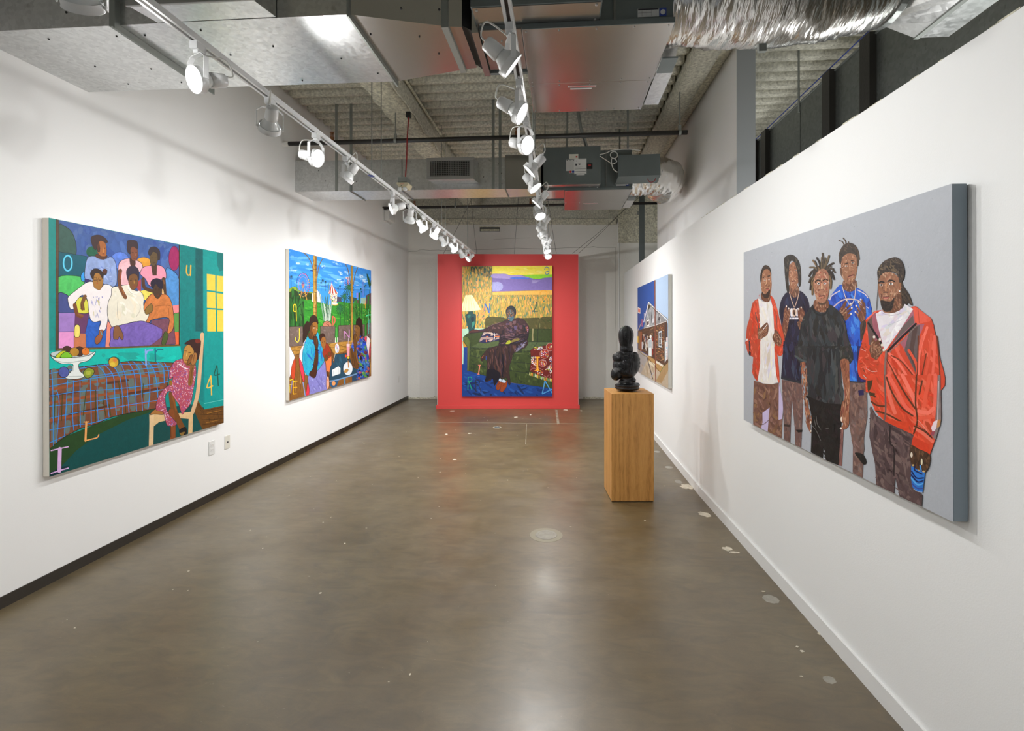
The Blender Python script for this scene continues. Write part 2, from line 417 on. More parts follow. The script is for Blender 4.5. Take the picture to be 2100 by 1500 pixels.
def rough_box(x0, x1, y0, y1, z0, z1, step=.06, amp=.02, seed=0):
    bm = bx(x0, x1, y0, y1, z0, z1)
    n = int((y1 - y0) / step)
    for i in range(1, n):
        bmesh.ops.bisect_plane(bm, geom=bm.verts[:] + bm.edges[:] + bm.faces[:], plane_co=(0, y0 + (y1 - y0) * i / n, 0), plane_no=(0, 1, 0))
    for i in range(1, 3):
        bmesh.ops.bisect_plane(bm, geom=bm.verts[:] + bm.edges[:] + bm.faces[:], plane_co=(x0 + (x1 - x0) * i / 3, 0, 0), plane_no=(1, 0, 0))
    for v in bm.verts:
        k = mnoise.noise(v.co * 8 + Vector((seed, 0, 0)))
        if v.co.z < z1 - .001: v.co.z += k * amp; v.co.x += k * amp * .5
    return bm
bm_ = struct('ceiling_beam', rough_box(-1.81, -1.55, .4, 9.4, ZC - .32, ZC, seed=2), M['foam_light'], smooth=True)
bm_['kind'] = 'structure'
obj('foam_side', rough_box(-1.548, -1.525, .4, 9.4, ZC - .31, ZC, seed=5), M['foam'], bm_, smooth=True)
b2 = struct('ceiling_beam', rough_box(1.14, 1.34, .4, 9.4, ZC - .21, ZC, amp=.012, seed=8), M['foam'], smooth=True)
obj('foam_strip', rough_box(1.37, 1.49, 2.0, 7.6, ZC - .10, ZC, amp=.02, seed=12), M['foam_light'], b2, smooth=True)

# full-height wall behind the partition on the right, grey painted end face
yf, yn = on_x(1348, 500, 1.50).y, on_x(1511, 300, 1.50).y
wr = struct('wall_right', bx(1.50, 1.655, yn + .004, yf, 0, ZC), M['wall'])
obj('end_face', bx(1.50, 1.655, yn, yn + .004, 0, ZC), M['trim_grey'], wr)
# partition
pA, pB, pC = on_z(1280.5, 823), on_z(1437.5, 1017.5), on_z(1862.5, 1500)
dn = (pC - pB).normalized(); pD = pB + dn * 5.6
ZP = 2.37
def nrm(a, b):
    d = (b - a).normalized(); n = Vector((-d.y, d.x, 0)); return n if n.x < 0 else -n
n1, n2 = nrm(pA, pB), nrm(pB, pD)
def pslab(t0, t1, z0, z1):
    nm = (n1 + n2).normalized()
    i = [pA + n1 * t1, pB + nm * t1, pD + n2 * t1]; o = [pA + n1 * t0, pB + nm * t0, pD + n2 * t0]
    lp = i + o[::-1]
    return hexa(nb(), [Vector((q.x, q.y, z0)) for q in lp], [Vector((q.x, q.y, z1)) for q in lp])
part = struct('wall_partition', pslab(-.12, 0, 0, ZP), M['partition'])
bbr = struct('baseboard_right', pslab(.0, .014, 0, .073), M['trim_white'])
obj('quarter_round', pslab(.010, .0145, .073, .077), M['trim_white'], bbr)
# chipped board edge along the partition's top
rr = random.Random(5); bm = nb()
for k in range(46):
    t = rr.random(); q = pB + (pD - pB) * t * .8; L = .02 + rr.random() * .07
    a, b_ = q + n2 * .001, q + dn * L + n2 * .001; h = .001 + rr.random() * .004
    p = [a, b_, b_ - n2 * .02, a - n2 * .02]
    hexa(bm, [Vector((v.x, v.y, ZP - .001)) for v in p], [Vector((v.x, v.y, ZP + h)) for v in p])
obj('ragged_edge', bm, M['foam_light'], part)

# left baseboard (dark vinyl) and the outer shell that closes the room
bb = struct('baseboard_left', bx(XL, XL + .006, -3, bl.y + .0, 0, .062), M['cove'])
for yy in (2.18, 4.9, 7.4): obj('joint', bx(XL + .006, XL + .0068, yy, yy + .004, 0, .062), M['black'], bb)
struct('wall_far_right', bx(5.0, 5.2, -3.2, 10.4, 0, ZC), M['foam'])
# steel post seen over the partition
t = empty('steel_post', (0, 0, 0), 'grey galvanised steel stud post rising behind the far end of the partition', 'post')
a = on_y(1311, 500, 8.6); b_ = on_y(1322, 500, 8.6); t.location = (a.x, 8.6, 0)
bm = nb(); W = b_.x - a.x
box(bm, a.x, b_.x, 8.60, 8.603, 0, ZC - .01); box(bm, a.x, a.x + .003, 8.603, 8.64, 0, ZC - .01); box(bm, b_.x - .003, b_.x, 8.603, 8.64, 0, ZC - .01)
obj('channel', bm, M['casing'], t)
obj('bracket', bx(a.x - .03, a.x, 8.6, 8.63, 3.3, 3.36), M['strap'], t)

# ---------------------------------------------------------------- red display wall
ra, rb = on_z(896.8, 839.3), on_z(1186.3, 838.8)
rd = (rb - ra).normalized(); rn = Vector((rd.y, -rd.x, 0)); rn = rn if rn.y < 0 else -rn
redw = empty('display_wall', tuple(ra), 'freestanding red painted display wall at the end of the room', 'display wall')
ra_, rb_ = ra - rn * .02, rb - rn * .02
obj('panel', slab(ra_, rb_, rn, -.11, 0, 0, 2.62), M['red'], redw)
obj('edge_cap', slab(ra_ - rd * .004, ra_, rn, -.11, -.004, .0, 2.62), M['wall'], redw)
obj('edge_cap', slab(rb_, rb_ + rd * .004, rn, -.11, -.004, .0, 2.62), M['wall'], redw)
obj('baseboard', slab(ra_ - rd * .022, rb_ + rd * .022, rn, .001, .018, 0, .066), M['red'], redw, bevel=.003)
def rp(x, y, off=0.0): return on_plane(x, y, ra_ + rn * off, rn)

# ---------------------------------------------------------------- floor marks
def blob(bm, c, rx, ry, h, seed, n=18, jag=.3):
    r = random.Random(seed); ring = []
    for k in range(n):
        t = 2 * math.pi * k / n; q = 1 + (r.random() - .5) * jag
        ring.append(Vector((c.x + math.cos(t) * rx * q, c.y + math.sin(t) * ry * q, 0)))
    hexa(bm, [Vector((p.x, p.y, .0)) for p in ring], [Vector((p.x * .97 + c.x * .03, p.y * .97 + c.y * .03, h)) for p in ring])
M['plaster'] = mk('dried_plaster', (.62, .56, .45, 1), .8, bump=.5, bscale=80, var=.25, vscale=30)
M['patch'] = mk('grey_patch', (.30, .28, .235, 1), .45, bump=.2, bscale=60, var=.15, vscale=20)
for i, (x, y, rx, ry) in enumerate(((1408.6, 998.5, 12, 5.5), (1445, 1055.5, 12.5, 4.8), (1492, 1127, 9, 4.5), (1506, 1134, 10, 2), (1685, 1301, 9, 3), (1565, 1214, 4, 1.2), (1645, 1337, 4, 2.5), (1635, 1328, 3, 1.5))):
    c = on_z(x, y); k = (EYE * F / (y - PY)) / F
    bm = nb(); blob(bm, c, rx * k, ry * k * (F / (y - PY)), .0025, i + 3, 20, .5); obj('plaster_splash', bm, M['plaster'], floor)
for i, (x, y, rx, ry) in enumerate(((1581, 1229.5, 15, 9), (1391, 988.5, 7, 4), (1372, 959, 8, 2.5), (1701, 1395, 12, 8), (1348, 927, 6, 2))):
    c = on_z(x, y); k = (EYE * F / (y - PY)) / F
    bm = nb(); blob(bm, c, rx * k, ry * k * (F / (y - PY)), .0006, i + 33, 24, .2); obj('filled_hole', bm, M['patch'], floor)
for i, (x, y, L) in enumerate(((928, 843.5, 11), (1058, 856, 7), (1088, 851, 4), (963, 889, 9), (932, 943, 8), (915, 891, 6), (1192, 843, 5), (1160, 841, 10), (1430, 965, 8))):
    c = on_z(x, y); k = (EYE * F / (y - PY)) / F
    bm = nb(); blob(bm, c, L * k * .5, .9 * k * (F / (y - PY)), .001, i + 73, 10, .6); obj('paint_fleck', bm, M['plaster'], floor)
for i in range(90):
    x = -2.7 + rnd.random() * 3.8; y = 1.9 + rnd.random() * 6.0
    bm = nb() if i == 0 else bm
    blob(bm, Vector((x, y, 0)), .002 + rnd.random() * .006, .002 + rnd.random() * .006, .0008, i, 5, .6)
tag(obj('paint_specks', bm, M['plaster'], floor), kind='stuff')
M['joint'] = mk('pale_joint', (.30, .27, .20, 1), .6)
def floor_line(pts, wd, mat, name):
    bm = nb(); P = [on_z(*p) for p in pts]
    for a, b_ in zip(P, P[1:]):
        d = (b_ - a).normalized(); n = Vector((-d.y, d.x, 0)) * wd
        q = [a - n, b_ - n, b_ + n, a + n]
        hexa(bm, [Vector((v.x, v.y, 0)) for v in q], [Vector((v.x, v.y, .0007)) for v in q])
    return obj(name, bm, mat, floor)
floor_line([(895, 866.8), (1218, 869.8)], .006, M['joint'], 'joint_line')
floor_line([(1080, 870), (1078, 912)], .003, M['joint'], 'joint_line')
bm = nb()
for k in range(9):
    a = on_z(1141 + k * .45, 841 + k * 3.2); b_ = on_z(1141.2 + k * .45, 843.2 + k * 3.2)
    hexa(bm, [Vector((a.x - .018, a.y, 0)), Vector((a.x + .018, a.y, 0)), Vector((b_.x + .018, b_.y, 0)), Vector((b_.x - .018, b_.y, 0))],
         [Vector((a.x - .018, a.y, .001)), Vector((a.x + .018, a.y, .001)), Vector((b_.x + .018, b_.y, .001)), Vector((b_.x - .018, b_.y, .001))])
obj('glue_marks', bm, M['joint'], floor)
def cleanout(x, y, rpx, label):
    c = on_z(x, y); k = (EYE * F / (y - PY)) / F; r = rpx * k
    t = empty('cleanout_cover', tuple(c), label, 'floor cover')
    obj('surround', lathe(nb(), [(0, r), (.0015, r * .99)], 32, 'z', tuple(c)), M['joint'], t)
    obj('cover', lathe(nb(), [(.0015, r * .66), (.004, r * .64), (.0042, r * .5), (.003, r * .48), (.003, r * .1)], 32, 'z', tuple(c)), M['patch'] if rpx > 20 else M['casing'], t)
cleanout(1120, 1098, 34, 'large round grey cleanout cover set in the floor left of the oak pedestal')
cleanout(1019.5, 877, 9, 'small dark round cleanout cover in the floor in front of the red wall')

# ---------------------------------------------------------------- oak plinth and sculpture
ped_fl = on_z(1254.2, 1030.3); ped_fr = on_z(1341, 1030.0)
pd_ = (ped_fr - ped_fl).normalized(); pn_ = Vector((-pd_.y, pd_.x, 0)); pw = (ped_fr - ped_fl).length
ZT = .893
ped = empty('pedestal', tuple(ped_fl), 'square oak veneer plinth standing on the concrete floor', 'pedestal')
q = [ped_fl, ped_fr, ped_fr + pn_ * pw, ped_fl + pn_ * pw]
cen = (q[0] + q[2]) / 2
ped.location = cen
def ps(s, z0, z1):
    c = [cen + (v - cen) * s for v in q]
    return hexa(nb(), [Vector((v.x, v.y, z0)) for v in c], [Vector((v.x, v.y, z1)) for v in c])
obj('body', ps(1, .006, ZT), M['oak'], ped, bevel=.0015)
obj('foot', ps(.97, 0, .006), M['black'], ped)

def sculpture():
    base = cen + pd_ * (-.008) + pn_ * (-.01)
    root = empty('sculpture', (base.x, base.y, ZT), 'glossy black sequined bust with egg-shaped hooded head on the oak plinth', 'sculpture')
    S = .000503 * .985
    def P(x, y, d=0.0):  # crop pixels -> local metres (x right, d towards the viewer)
        v = pd_ * ((x - 452) * S) - pn_ * d; return Vector((v.x, v.y, (1287 - y) * S))
    bm = nb()
    def ell(x, y, rx, ry, rz=None, d=0.0, rot=0.0):
        rz = rz if rz is not None else rx
        m = Matrix.Translation(P(x, y, d)) @ Matrix.Rotation(math.atan2(pd_.y, pd_.x), 4, 'Z') @ Matrix.Rotation(rot, 4, 'Y') @ Matrix.Diagonal((rx * S, rz * S, ry * S, 1))
        bmesh.ops.create_uvsphere(bm, u_segments=28, v_segments=18, radius=1, matrix=m)
    # base
    ell(450, 1232, 212, 52, 190); ell(450, 1188, 212, 56, 186); ell(620, 1180, 48, 36, 60)
    # waist rings
    ell(450, 1118, 148, 45, 125); ell(455, 1075, 128, 60, 110); ell(520, 1090, 70, 50, 80, .02)
    # torso
    ell(430, 860, 205, 235, 150); ell(330, 850, 130, 170, 125); ell(530, 850, 125, 170, 125); ell(430, 720, 215, 120, 120); ell(330, 720, 130, 118, 120); ell(545, 740, 112, 120, 115); ell(440, 960, 150, 120, 140, .01)
    ell(430, 640, 120, 60, 95)
    # big lobe low on the left, stub arm above it
    ell(255, 985, 98, 118, 95, .02, .25); ell(330, 930, 110, 100, 100, .02); ell(245, 700, 52, 62, 60)
    # right arm: shoulder, upper arm, forearm to the hip
    for (x, y, r) in ((580, 690, 70), (615, 740, 58), (628, 800, 48), (630, 860, 43), (612, 915, 40), (580, 955, 40), (540, 985, 44)): ell(x, y, r, r * 1.15, r)
    # collar and hood
    ell(438, 560, 118, 50, 105); ell(438, 528, 112, 40, 100); ell(438, 590, 112, 36, 100)
    for k in range(10):
        t = k / 9; y = 500 - 170 * t; r = 100 + 30 * math.sin(t * 1.6); ell(430, y, r, 70, r * .96)
    ell(430, 320, 131, 165, 120)
    me = bpy.data.meshes.new('body'); bm.to_mesh(me); bm.free()
    me.materials.append(M['sequin'])
    o = bpy.data.objects.new('body', me); col.objects.link(o); o.parent = root
    md = o.modifiers.new('merge', 'REMESH'); md.mode = 'VOXEL'; md.voxel_size = .0042; md.use_smooth_shade = True
    ms = o.modifiers.new('soften', 'SMOOTH'); ms.iterations = 5; ms.factor = .6
    dg = bpy.context.evaluated_depsgraph_get(); ev = o.evaluated_get(dg); src = ev.to_mesh()
    # seams pressed in along the hood and chest, then sequins in rows
    pts = []; r = random.Random(3); occ = set(); cell = .0070
    vs = [(v.co.copy(), v.normal.copy()) for v in src.vertices]; r.shuffle(vs)
    ux = Vector((pd_.x, pd_.y, 0))
    for co, nn in vs:
        lx = co.dot(ux); seam = abs(lx - (458 - 452 + 20) * S)
        if seam < .004 and co.z > .18: continue
        key = (round(co.x / cell), round(co.y / cell), round(co.z / cell))
        if key in occ: continue
        occ.add(key); pts.append((co, nn))
    ev.to_mesh_clear()
    bm = nb()
    for co, nn in pts:
        u, v = frame_of(nn); R = .0031
        c = bm.verts.new(co + nn * .0011); ring = []
        for k in range(6):
            t = k * math.pi / 3; ring.append(bm.verts.new(co + (u * math.cos(t) + v * math.sin(t)) * R + nn * .0002))
        for k in range(6): bm.faces.new([c, ring[k], ring[(k + 1) % 6]])
    s = obj('sequins', bm, M['sequin'], root, loc='local'); s['kind'] = 'stuff'
    # ridged seam bands
    bm = nb()
    def seam(pl, rad=.0028):
        q_ = [P(*p) for p in pl]; tube(bm, cr(q_, 5), rad, 6)
    seam([(478, 600, .045), (482, 700, .072), (470, 860, .078), (455, 1000, .072)]); seam([(505, 600, .04), (515, 700, .066), (505, 860, .073), (490, 1000, .066)])
    seam([(470, 190, .03), (490, 260, .054), (495, 360, .060), (480, 470, .052)]); seam([(360, 200, .03), (345, 280, .052), (350, 380, .055), (365, 480, .045)])
    obj('seam_ridges', bm, M['sequin'], root, smooth=True, loc='local')
sculpture()
# ================================================================ ducts, units, pipes
H0 = 1.405; Z0 = EYE + H0
def zq(pl, z=Z0): return [on_z(x, y, z) for x, y in pl]
def prism(pts, z0, z1):
    return hexa(nb(), [Vector((p.x, p.y, z0)) for p in pts], [Vector((p.x, p.y, z1)) for p in pts])
# near duct: three lengths, standing seams between
nd = empty('air_duct', (0, 0, Z0), 'wide galvanised supply duct crossing nearest overhead from the left wall', 'duct')
f1, f2 = on_z(245, 52, Z0), on_z(717, 30, Z0); k1, k2 = on_z(432, 180, Z0), on_z(813, 167.5, Z0)
kA = on_z(182, 189, Z0); kA.x = XL
fdir = (f2 - f1).normalized(); fA = f1 + fdir * ((XL - f1.x) / fdir.x)
f3, f4 = on_z(913, 54, Z0), on_z(947, 55.5, Z0); k3, k4 = on_z(950, 143, Z0), on_z(978, 139, Z0)
ZT1 = Z0 + .46
obj('duct_section', prism([fA, f1, k1, kA], Z0, ZT1), M['galv'], nd)
obj('duct_section', prism([f1, f2, k2, k1], Z0 + .001, ZT1), M['galv'], nd)
def taper(a, b, c, d, z0, z1, mat, parent, name='transition'):
    return obj(name, hexa(nb(), [Vector((p.x, p.y, z0)) for p in (a, b, c, d)], [Vector((p.x, p.y, z1)) for p in (a, b, c, d)]), mat, parent)
taper(f2, f3, k3, k2, Z0 + .0005, ZT1 - .01, M['galv_smooth'], nd)
taper(f3, f4, k4, k3, Z0 + .0, ZT1 - .01, M['galv_smooth'], nd, 'collar')
def seam_band(a, b, h, wd, parent, z0=Z0, z1=ZT1, mat=None, name='flange'):
    """U-shaped flange round a duct at the line a (front) - b (back)"""
    d = (b - a).normalized(); s = Vector((d.y, -d.x, 0)) * wd
    bm = nb()
    def bar(p, q_, za, zb): hexa(bm, [Vector((v.x, v.y, za)) for v in (p - s, p + s, q_ + s, q_ - s)], [Vector((v.x, v.y, zb)) for v in (p - s, p + s, q_ + s, q_ - s)])
    A, B = a - d * h, b + d * h
    bar(A, B, z0 - h, z0); bar(A, a, z0, z1); bar(b, B, z0, z1)
    return obj(name, bm, mat or M['strap'], parent)
seam_band(f1, k1, .030, .0035, nd); seam_band(f1 - fdir * .035, k1 - fdir * .035, .006, .012, nd)
seam_band(f2, k2, .022, .005, nd); seam_band(f3, k3, .012, .016, nd, name='clip_rail')
# screws and scrape marks along the sheet
bm = nb(); rs = random.Random(9)
for (x, y) in ((100, 80), (239, 74), (195, 136), (310, 141), (263, 172), (372, 169), (297, 72), (412, 62), (473, 113), (560, 95), (620, 165), (700, 120), (760, 70), (860, 75), (775, 150), (900, 110)):
    c = on_z(x, y, Z0); lathe(bm, [(Z0 - .004, .0035), (Z0, .005)], 6, 'z', (c.x, c.y, 0))
for (x, y) in ((137, 26), (262, 9), (560, 22), (822, 16), (900, 18)):
    c = on_y(x, y, f1.y); yq = (f1 + fdir * ((c.x - f1.x) / fdir.x)).y; lathe(bm, [(yq - .004, .005), (yq + .001, .006)], 6, 'y', (c.x, 0, c.z))
tag(obj('screws', bm, M['black'], nd), kind='stuff')
def register(x0, x1, yf_, yb, z0, z1, label, nslat=23, open_bottom=True):
    t = empty('air_register', ((x0 + x1) / 2, yf_, z0), label, 'air vent')
    ins = .012
    obj('boot', hexa(nb(), [Vector((x0, yf_, z0)), Vector((x1, yf_, z0)), Vector((x1 + .03, yb, z0 - .0)), Vector((x0 + .03, yb, z0))],
                     [Vector((x0, yf_, z1)), Vector((x1, yf_, z1)), Vector((x1 + .03, yb, z1)), Vector((x0 + .03, yb, z1))]), M['galv'], t)
    fw = .032; y = yf_
    bm = nb()
    for (a0, a1, c0, c1) in ((x0 - .01, x1 + .01, z0 - .004, z0 + fw), (x0 - .01, x1 + .01, z1 - fw, z1 + .004), (x0 - .01, x0 + fw, z0 + fw, z1 - fw), (x1 - fw, x1 + .01, z0 + fw, z1 - fw)):
        box(bm, a0, a1, y - .012, y, c0, c1)
    obj('frame', bm, M['grille'], t, bevel=.003)
    obj('backing', bx(x0 + fw, x1 - fw, y - .002, y - .0005, z0 + fw, z1 - fw), M['black'], t)
    me = None; W = x1 - x0 - 2 * fw
    for k in range(nslat):
        x = x0 + fw + W * (k + .5) / nslat
        if me is None:
            s = obj('slat', bx(-.0018, .0018, -.012, -.003, z0 + fw - z0, z1 - fw - z0), M['grille'], t, loc='local'); me = s.data
        else:
            s = bpy.data.objects.new('slat', me); col.objects.link(s); s.parent = t
        s.location = (x - t.location.x, 0, 0)
    for k in range(8):
        z = z0 + fw + (z1 - z0 - 2 * fw) * (k + .5) / 8
        obj('cross_slat', bx(x0 + fw, x1 - fw, y - .005, y - .003, z - .0012, z + .0012), M['grille'], t)
    return t
ra0, ra1 = on_z(270, 18, Z0), on_z(527, 9, Z0)
register(ra0.x, ra1.x, f1.y - .125, f1.y - .002, Z0 + .002, Z0 + .36, 'air register boot on the front of the nearest duct, cut off at top')

# far duct
fd = empty('air_duct', (0, 0, Z0), 'narrower galvanised supply duct further back, with a grille in its side', 'duct')
g0, g1 = on_z(606.4, 393.5, Z0), on_z(1036, 387.6, Z0); gd = (g1 - g0).normalized()
h0, h1 = on_z(646.5, 412, Z0), on_z(1049, 405, Z0); hd = (h1 - h0).normalized()
def gX(x): return g0 + gd * ((x - g0.x) / gd.x)
def hX(x): return h0 + hd * ((x - h0.x) / hd.x)
ZT2 = Z0 + .335
xs = [XL, on_z(719, 392, Z0).x, on_z(824, 390, Z0).x, g1.x]
for i in range(3):
    a, b_ = xs[i], xs[i + 1]
    obj('duct_section', prism([gX(a), gX(b_), hX(b_), hX(a)], Z0 + .0006 * i, ZT2), M['galv'], fd)
for x in xs[1:]: seam_band(gX(x), hX(x), .012, .004, fd, Z0, ZT2)
e0 = on_z(1109, 388, Z0); e1 = on_z(1111, 402.5, Z0)
taper(gX(xs[3]), e0, e1, hX(xs[3]), Z0 + .0004, ZT2 + .03, M['galv_smooth'], fd)
bmv = nb()
for (x, y) in ((653, 350), (667, 371), (730, 372), (980, 332), (1021, 333), (1027, 352), (1028, 373), (990, 360)):
    c = on_y(x, y, g0.y); lathe(bmv, [(gX(c.x).y - .004, .005), (gX(c.x).y, .006)], 6, 'y', (c.x, 0, c.z))
tag(obj('screws', bmv, M['black'], fd), kind='stuff')
yy = gX(-1.2).y
gr0, gr1 = on_y(877, 369, yy - .17), on_y(970.5, 323, yy - .17)
register(gr0.x, gr1.x, yy - .17, yy, gr0.z, gr1.z, 'air register with fine vertical slats on the far duct')

# hanger straps and rods
def hanger(xpx, ypx, Y, zb, wd, label, mat='strap', name='duct_strap'):
    c = on_y(xpx, ypx, Y)
    tag(obj(name, bx(c.x - wd / 2, c.x + wd / 2, Y - .0015, Y + .0015, zb, ZC - .004), M[mat]), label, 'hanger', 'sheet metal straps holding the far duct')
for (xp, lb) in ((690, 'galvanised hanger strap at the left of the far duct, nearer the left wall'), (720, 'galvanised hanger strap on the far duct at its first seam'),
                 (1011.5, 'galvanised hanger strap on the far duct right of its grille'), (1025.5, 'short galvanised hanger strap at the right end of the far duct')):
    c = on_y(xp, 390, g0.y); hanger(xp, 390, gX(c.x).y - .002, Z0 + .0, .030, lb)

# fan coil units
def unit(ox, oy, label, far):
    t = empty('fan_coil_unit', (ox, oy, Z0), label, 'air handler')
    def B(x0, x1, y0, y1, z0, z1): return bx(ox + x0, ox + x1, oy + y0, oy + y1, Z0 + z0, Z0 + z1)
    obj('bottom_panel', B(0, .725, 0, .56, 0, .022), M['galv_smooth'], t, bevel=.002)
    obj('bottom_panel', B(0.004, .721, .562, .97, .001, .022), M['galv_smooth'], t, bevel=.002)
    obj('casing', B(0.002, .723, .02, .96, .022, .435), M['casing'], t)
    obj('plenum', B(-.21, .0, .0, .42, .012, .435), M['casing'], t)
    obj('perforated_plate', B(-.205, -.004, .004, .39, .006, .012), M['galv_smooth'], t)
    obj('rear_lip', B(-.21, .0, .40, .425, -.004, .03), M['casing'], t)
    bm = nb()
    for i in range(3):
        for j in range(4): lathe(bm, [(Z0 + .003, .0045), (Z0 + .006, .0045)], 6, 'z', (ox - .165 + i * .028, oy + .10 + j * .062, 0))
    tag(obj('punched_holes', bm, M['strap'], t), kind='stuff')
    obj('front_angle', B(.0, .725, -.004, .0, .0, .026), M['casing'], t)
    obj('stile', B(.44, .452, .012, .02, .03, .43), M['galv_dark'], t)
    # control box on the front
    cbx = (-.225, .375, -.145, .018, .030, .425)
    c = obj('control_box', B(*cbx), M['casing'], t, bevel=.002)
    obj('bottom_plate', B(-.215, .365, -.140, .016, .0285, .030), M['galv_smooth'], c, ) if False else None
    obj('control_box_base', B(-.218, .368, -.138, .016, .0270, .030), M['galv_smooth'], t)
    bm = nb()
    for xx in (-.20, .35):
        for yv in (-.12, -.01): lathe(bm, [(Z0 + .0235, .006), (Z0 + .0272, .007)], 8, 'z', (ox + xx, oy + yv, 0))
    for xx in (.02, .18, .36, .54, .70):
        for yv in (.02, .535, .585, .945): lathe(bm, [(Z0 - .003, .004), (Z0 + .0005, .005)], 8, 'z', (ox + xx, oy + yv, 0))
    tag(obj('screws', bm, M['grille'], t), kind='stuff')
    # warning strip on the underside, data plate on the front
    obj('warning_label', B(.23, .40, .60, .616, -.0008, .0005), M['paper'], t); obj('warning_print', B(.235, .395, .604, .612, -.0012, -.0006), M['redink'], t)
    obj('warning_label', B(.245, .375, .63, .645, -.0008, .0005), M['paper'], t)
    obj('data_plate', B(.555, .655, .0185, .0205, .045, .085), M['paper'], t)
    bm = bx(ox + .557, ox + .653, oy + .0175, oy + .0187, Z0 + .078, Z0 + .084)
    for k in range(4): box(bm, ox + .575 + .022 * k, ox + .5758 + .022 * k, oy + .0178, oy + .0187, Z0 + .048, Z0 + .076)
    box(bm, ox + .557, ox + .62, oy + .0178, oy + .0187, Z0 + .064, Z0 + .0648)
    obj('data_print', bm, M['ink'], t)
    obj('blue_badge', B(.657, .690, .0185, .0205, .045, .085), M['blueprint'], t)
    obj('badge_ring', lathe(nb(), [(oy + .0170, .012), (oy + .0186, .012)], 16, 'y', (ox + .6735, 0, Z0 + .065)), M['paper'], t)
    # side return box, tapering outwards
    obj('return_lip', B(.727, .81, .30, .46, -.012, -.003), M['casing'], t)
    obj('return_box', hexa(nb(), [Vector((ox + .727, oy + .475, Z0)), Vector((ox + .82, oy + .475, Z0)), Vector((ox + .82, oy + .90, Z0)), Vector((ox + .727, oy + .90, Z0))],
        [Vector((ox + .727, oy + .475, Z0 + .40)), Vector((ox + .90, oy + .475, Z0 + .40)), Vector((ox + .90, oy + .90, Z0 + .40)), Vector((ox + .727, oy + .90, Z0 + .40))]), M['galv'], t)
    # hanger rods up to the deck
    for xx, yv in ((.03, .1), (.69, .1), (.03, .86), (.69, .86)):
        obj('hanger_rod', bx(ox + xx - .010, ox + xx + .010, oy + yv - .003, oy + yv + .003, Z0 + .435, ZC - .004), M['strap'], t)
    return t
un_pt = on_z(1070, 61, Z0); uf_pt = on_z(1157.9, 391.4, Z0)
un = (un_pt.x, un_pt.y); uf = (uf_pt.x, uf_pt.y)
unit(un[0], un[1], 'dark grey fan coil unit nearest overhead, above the right-hand light track', False)
uF = unit(uf[0], uf[1], 'dark grey fan coil unit further back, with paper labels on its control box', True)
# flexible black connector between near duct and unit
fx = empty('flexible_connector', (un[0] - .3, un[1], Z0), 'black fabric connector between the nearest duct and its fan coil unit', 'duct connector')
a = f4; b_ = k4
obj('fabric', prism([a + Vector((0, .01, 0)), Vector((un[0] - .245, un[1] + .01, 0)), Vector((un[0] - .245, un[1] + .40, 0)), b_ - Vector((0, .01, 0))], Z0 + .012, ZT1 - .03), M['black'], fx)
obj('rail', bx(un[0] - .245, un[0] - .212, un[1] - .004, un[1] + .43, Z0 - .006, Z0 + .42), M['galv_smooth'], fx)
fx2 = empty('flexible_connector', (uf[0] - .25, uf[1], Z0), 'dark connector joining the far duct to the far fan coil unit', 'duct connector')
obj('fabric', prism([e0 + Vector((.003, .01, 0)), Vector((uf[0] - .232, uf[1] + .02, 0)), Vector((uf[0] - .232, uf[1] + .39, 0)), e1 + Vector((.003, -.01, 0))], Z0 + .012, ZT2), M['black'], fx2)
obj('rail', bx(uf[0] - .231, uf[0] - .212, uf[1] - .004, uf[1] + .42, Z0 - .004, Z0 + .40), M['casing'], fx2)

# far control box papers
fy = uf[1] - .1455
def sticker(name, x0, y0, x1, y1, mat, lift=.001):
    a, b_ = on_y(x0, y1, fy), on_y(x1, y0, fy)
    return obj(name, bx(a.x, b_.x, fy - lift, fy + .0003, a.z, b_.z), M[mat], uF)
sticker('cream_card', 1167, 316, 1186, 326.5, 'almond'); sticker('red_dot', 1180.8, 320.2, 1184, 323.2, 'redink', .0016)
sticker('paper_label', 1161, 327.5, 1178.5, 351, 'paper'); sticker('paper_label', 1167, 350, 1178, 355.5, 'paper')
sticker('paper_label', 1177.8, 325.2, 1202.6, 357.5, 'plastic_white', .0016); sticker('switch_plate', 1203.2, 335, 1215, 347, 'black')
sticker('switch_lever', 1206, 338.2, 1212, 340, 'redink', .006)
sticker('paper_tail', 1182, 357, 1199, 359.8, 'paper')
bm = nb()
def ptext(x0, y0, x1, y1, lift=.0024):
    a, b_ = on_y(x0, y1, fy), on_y(x1, y0, fy); box(bm, a.x, b_.x, fy - lift, fy - lift + .0006, a.z, b_.z)
for k in range(3): ptext(1179, 346.3 + k * 5, 1201.5, 347.4 + k * 5)
ptext(1188, 326, 1201, 327); ptext(1179.5, 334.5, 1184, 335.4); ptext(1186, 334.5, 1191, 335.4); ptext(1180, 336.5, 1183, 340); ptext(1187, 336.5, 1190, 338.5)
for k in range(5): ptext(1179.5, 341 + k * .9, 1190 + (k % 3) * 3, 341.3 + k * .9)
for k in range(9): ptext(1162, 331 + k * 2, 1176, 331.4 + k * 2)
ptext(1162, 328.5, 1164, 330); ptext(1175, 328.5, 1177, 330); ptext(1166.5, 328.8, 1172, 329.6)
obj('label_print', bm, M['ink'], uF)
bm = nb(); c = on_y(1170, 352.6, fy); lathe(bm, [(fy - .0022, .012), (fy - .0006, .012)], 14, 'y', (c.x, 0, c.z)); obj('red_badge', bm, M['redink'], uF)
bm = nb(); c = on_y(1175.4, 352.4, fy); lathe(bm, [(fy - .0022, .013), (fy - .0006, .013)], 14, 'y', (c.x, 0, c.z)); obj('blue_badge', bm, M['blueprint'], uF)
sticker('cream_edge', 1181, 330, 1183, 331, 'ink', .002)
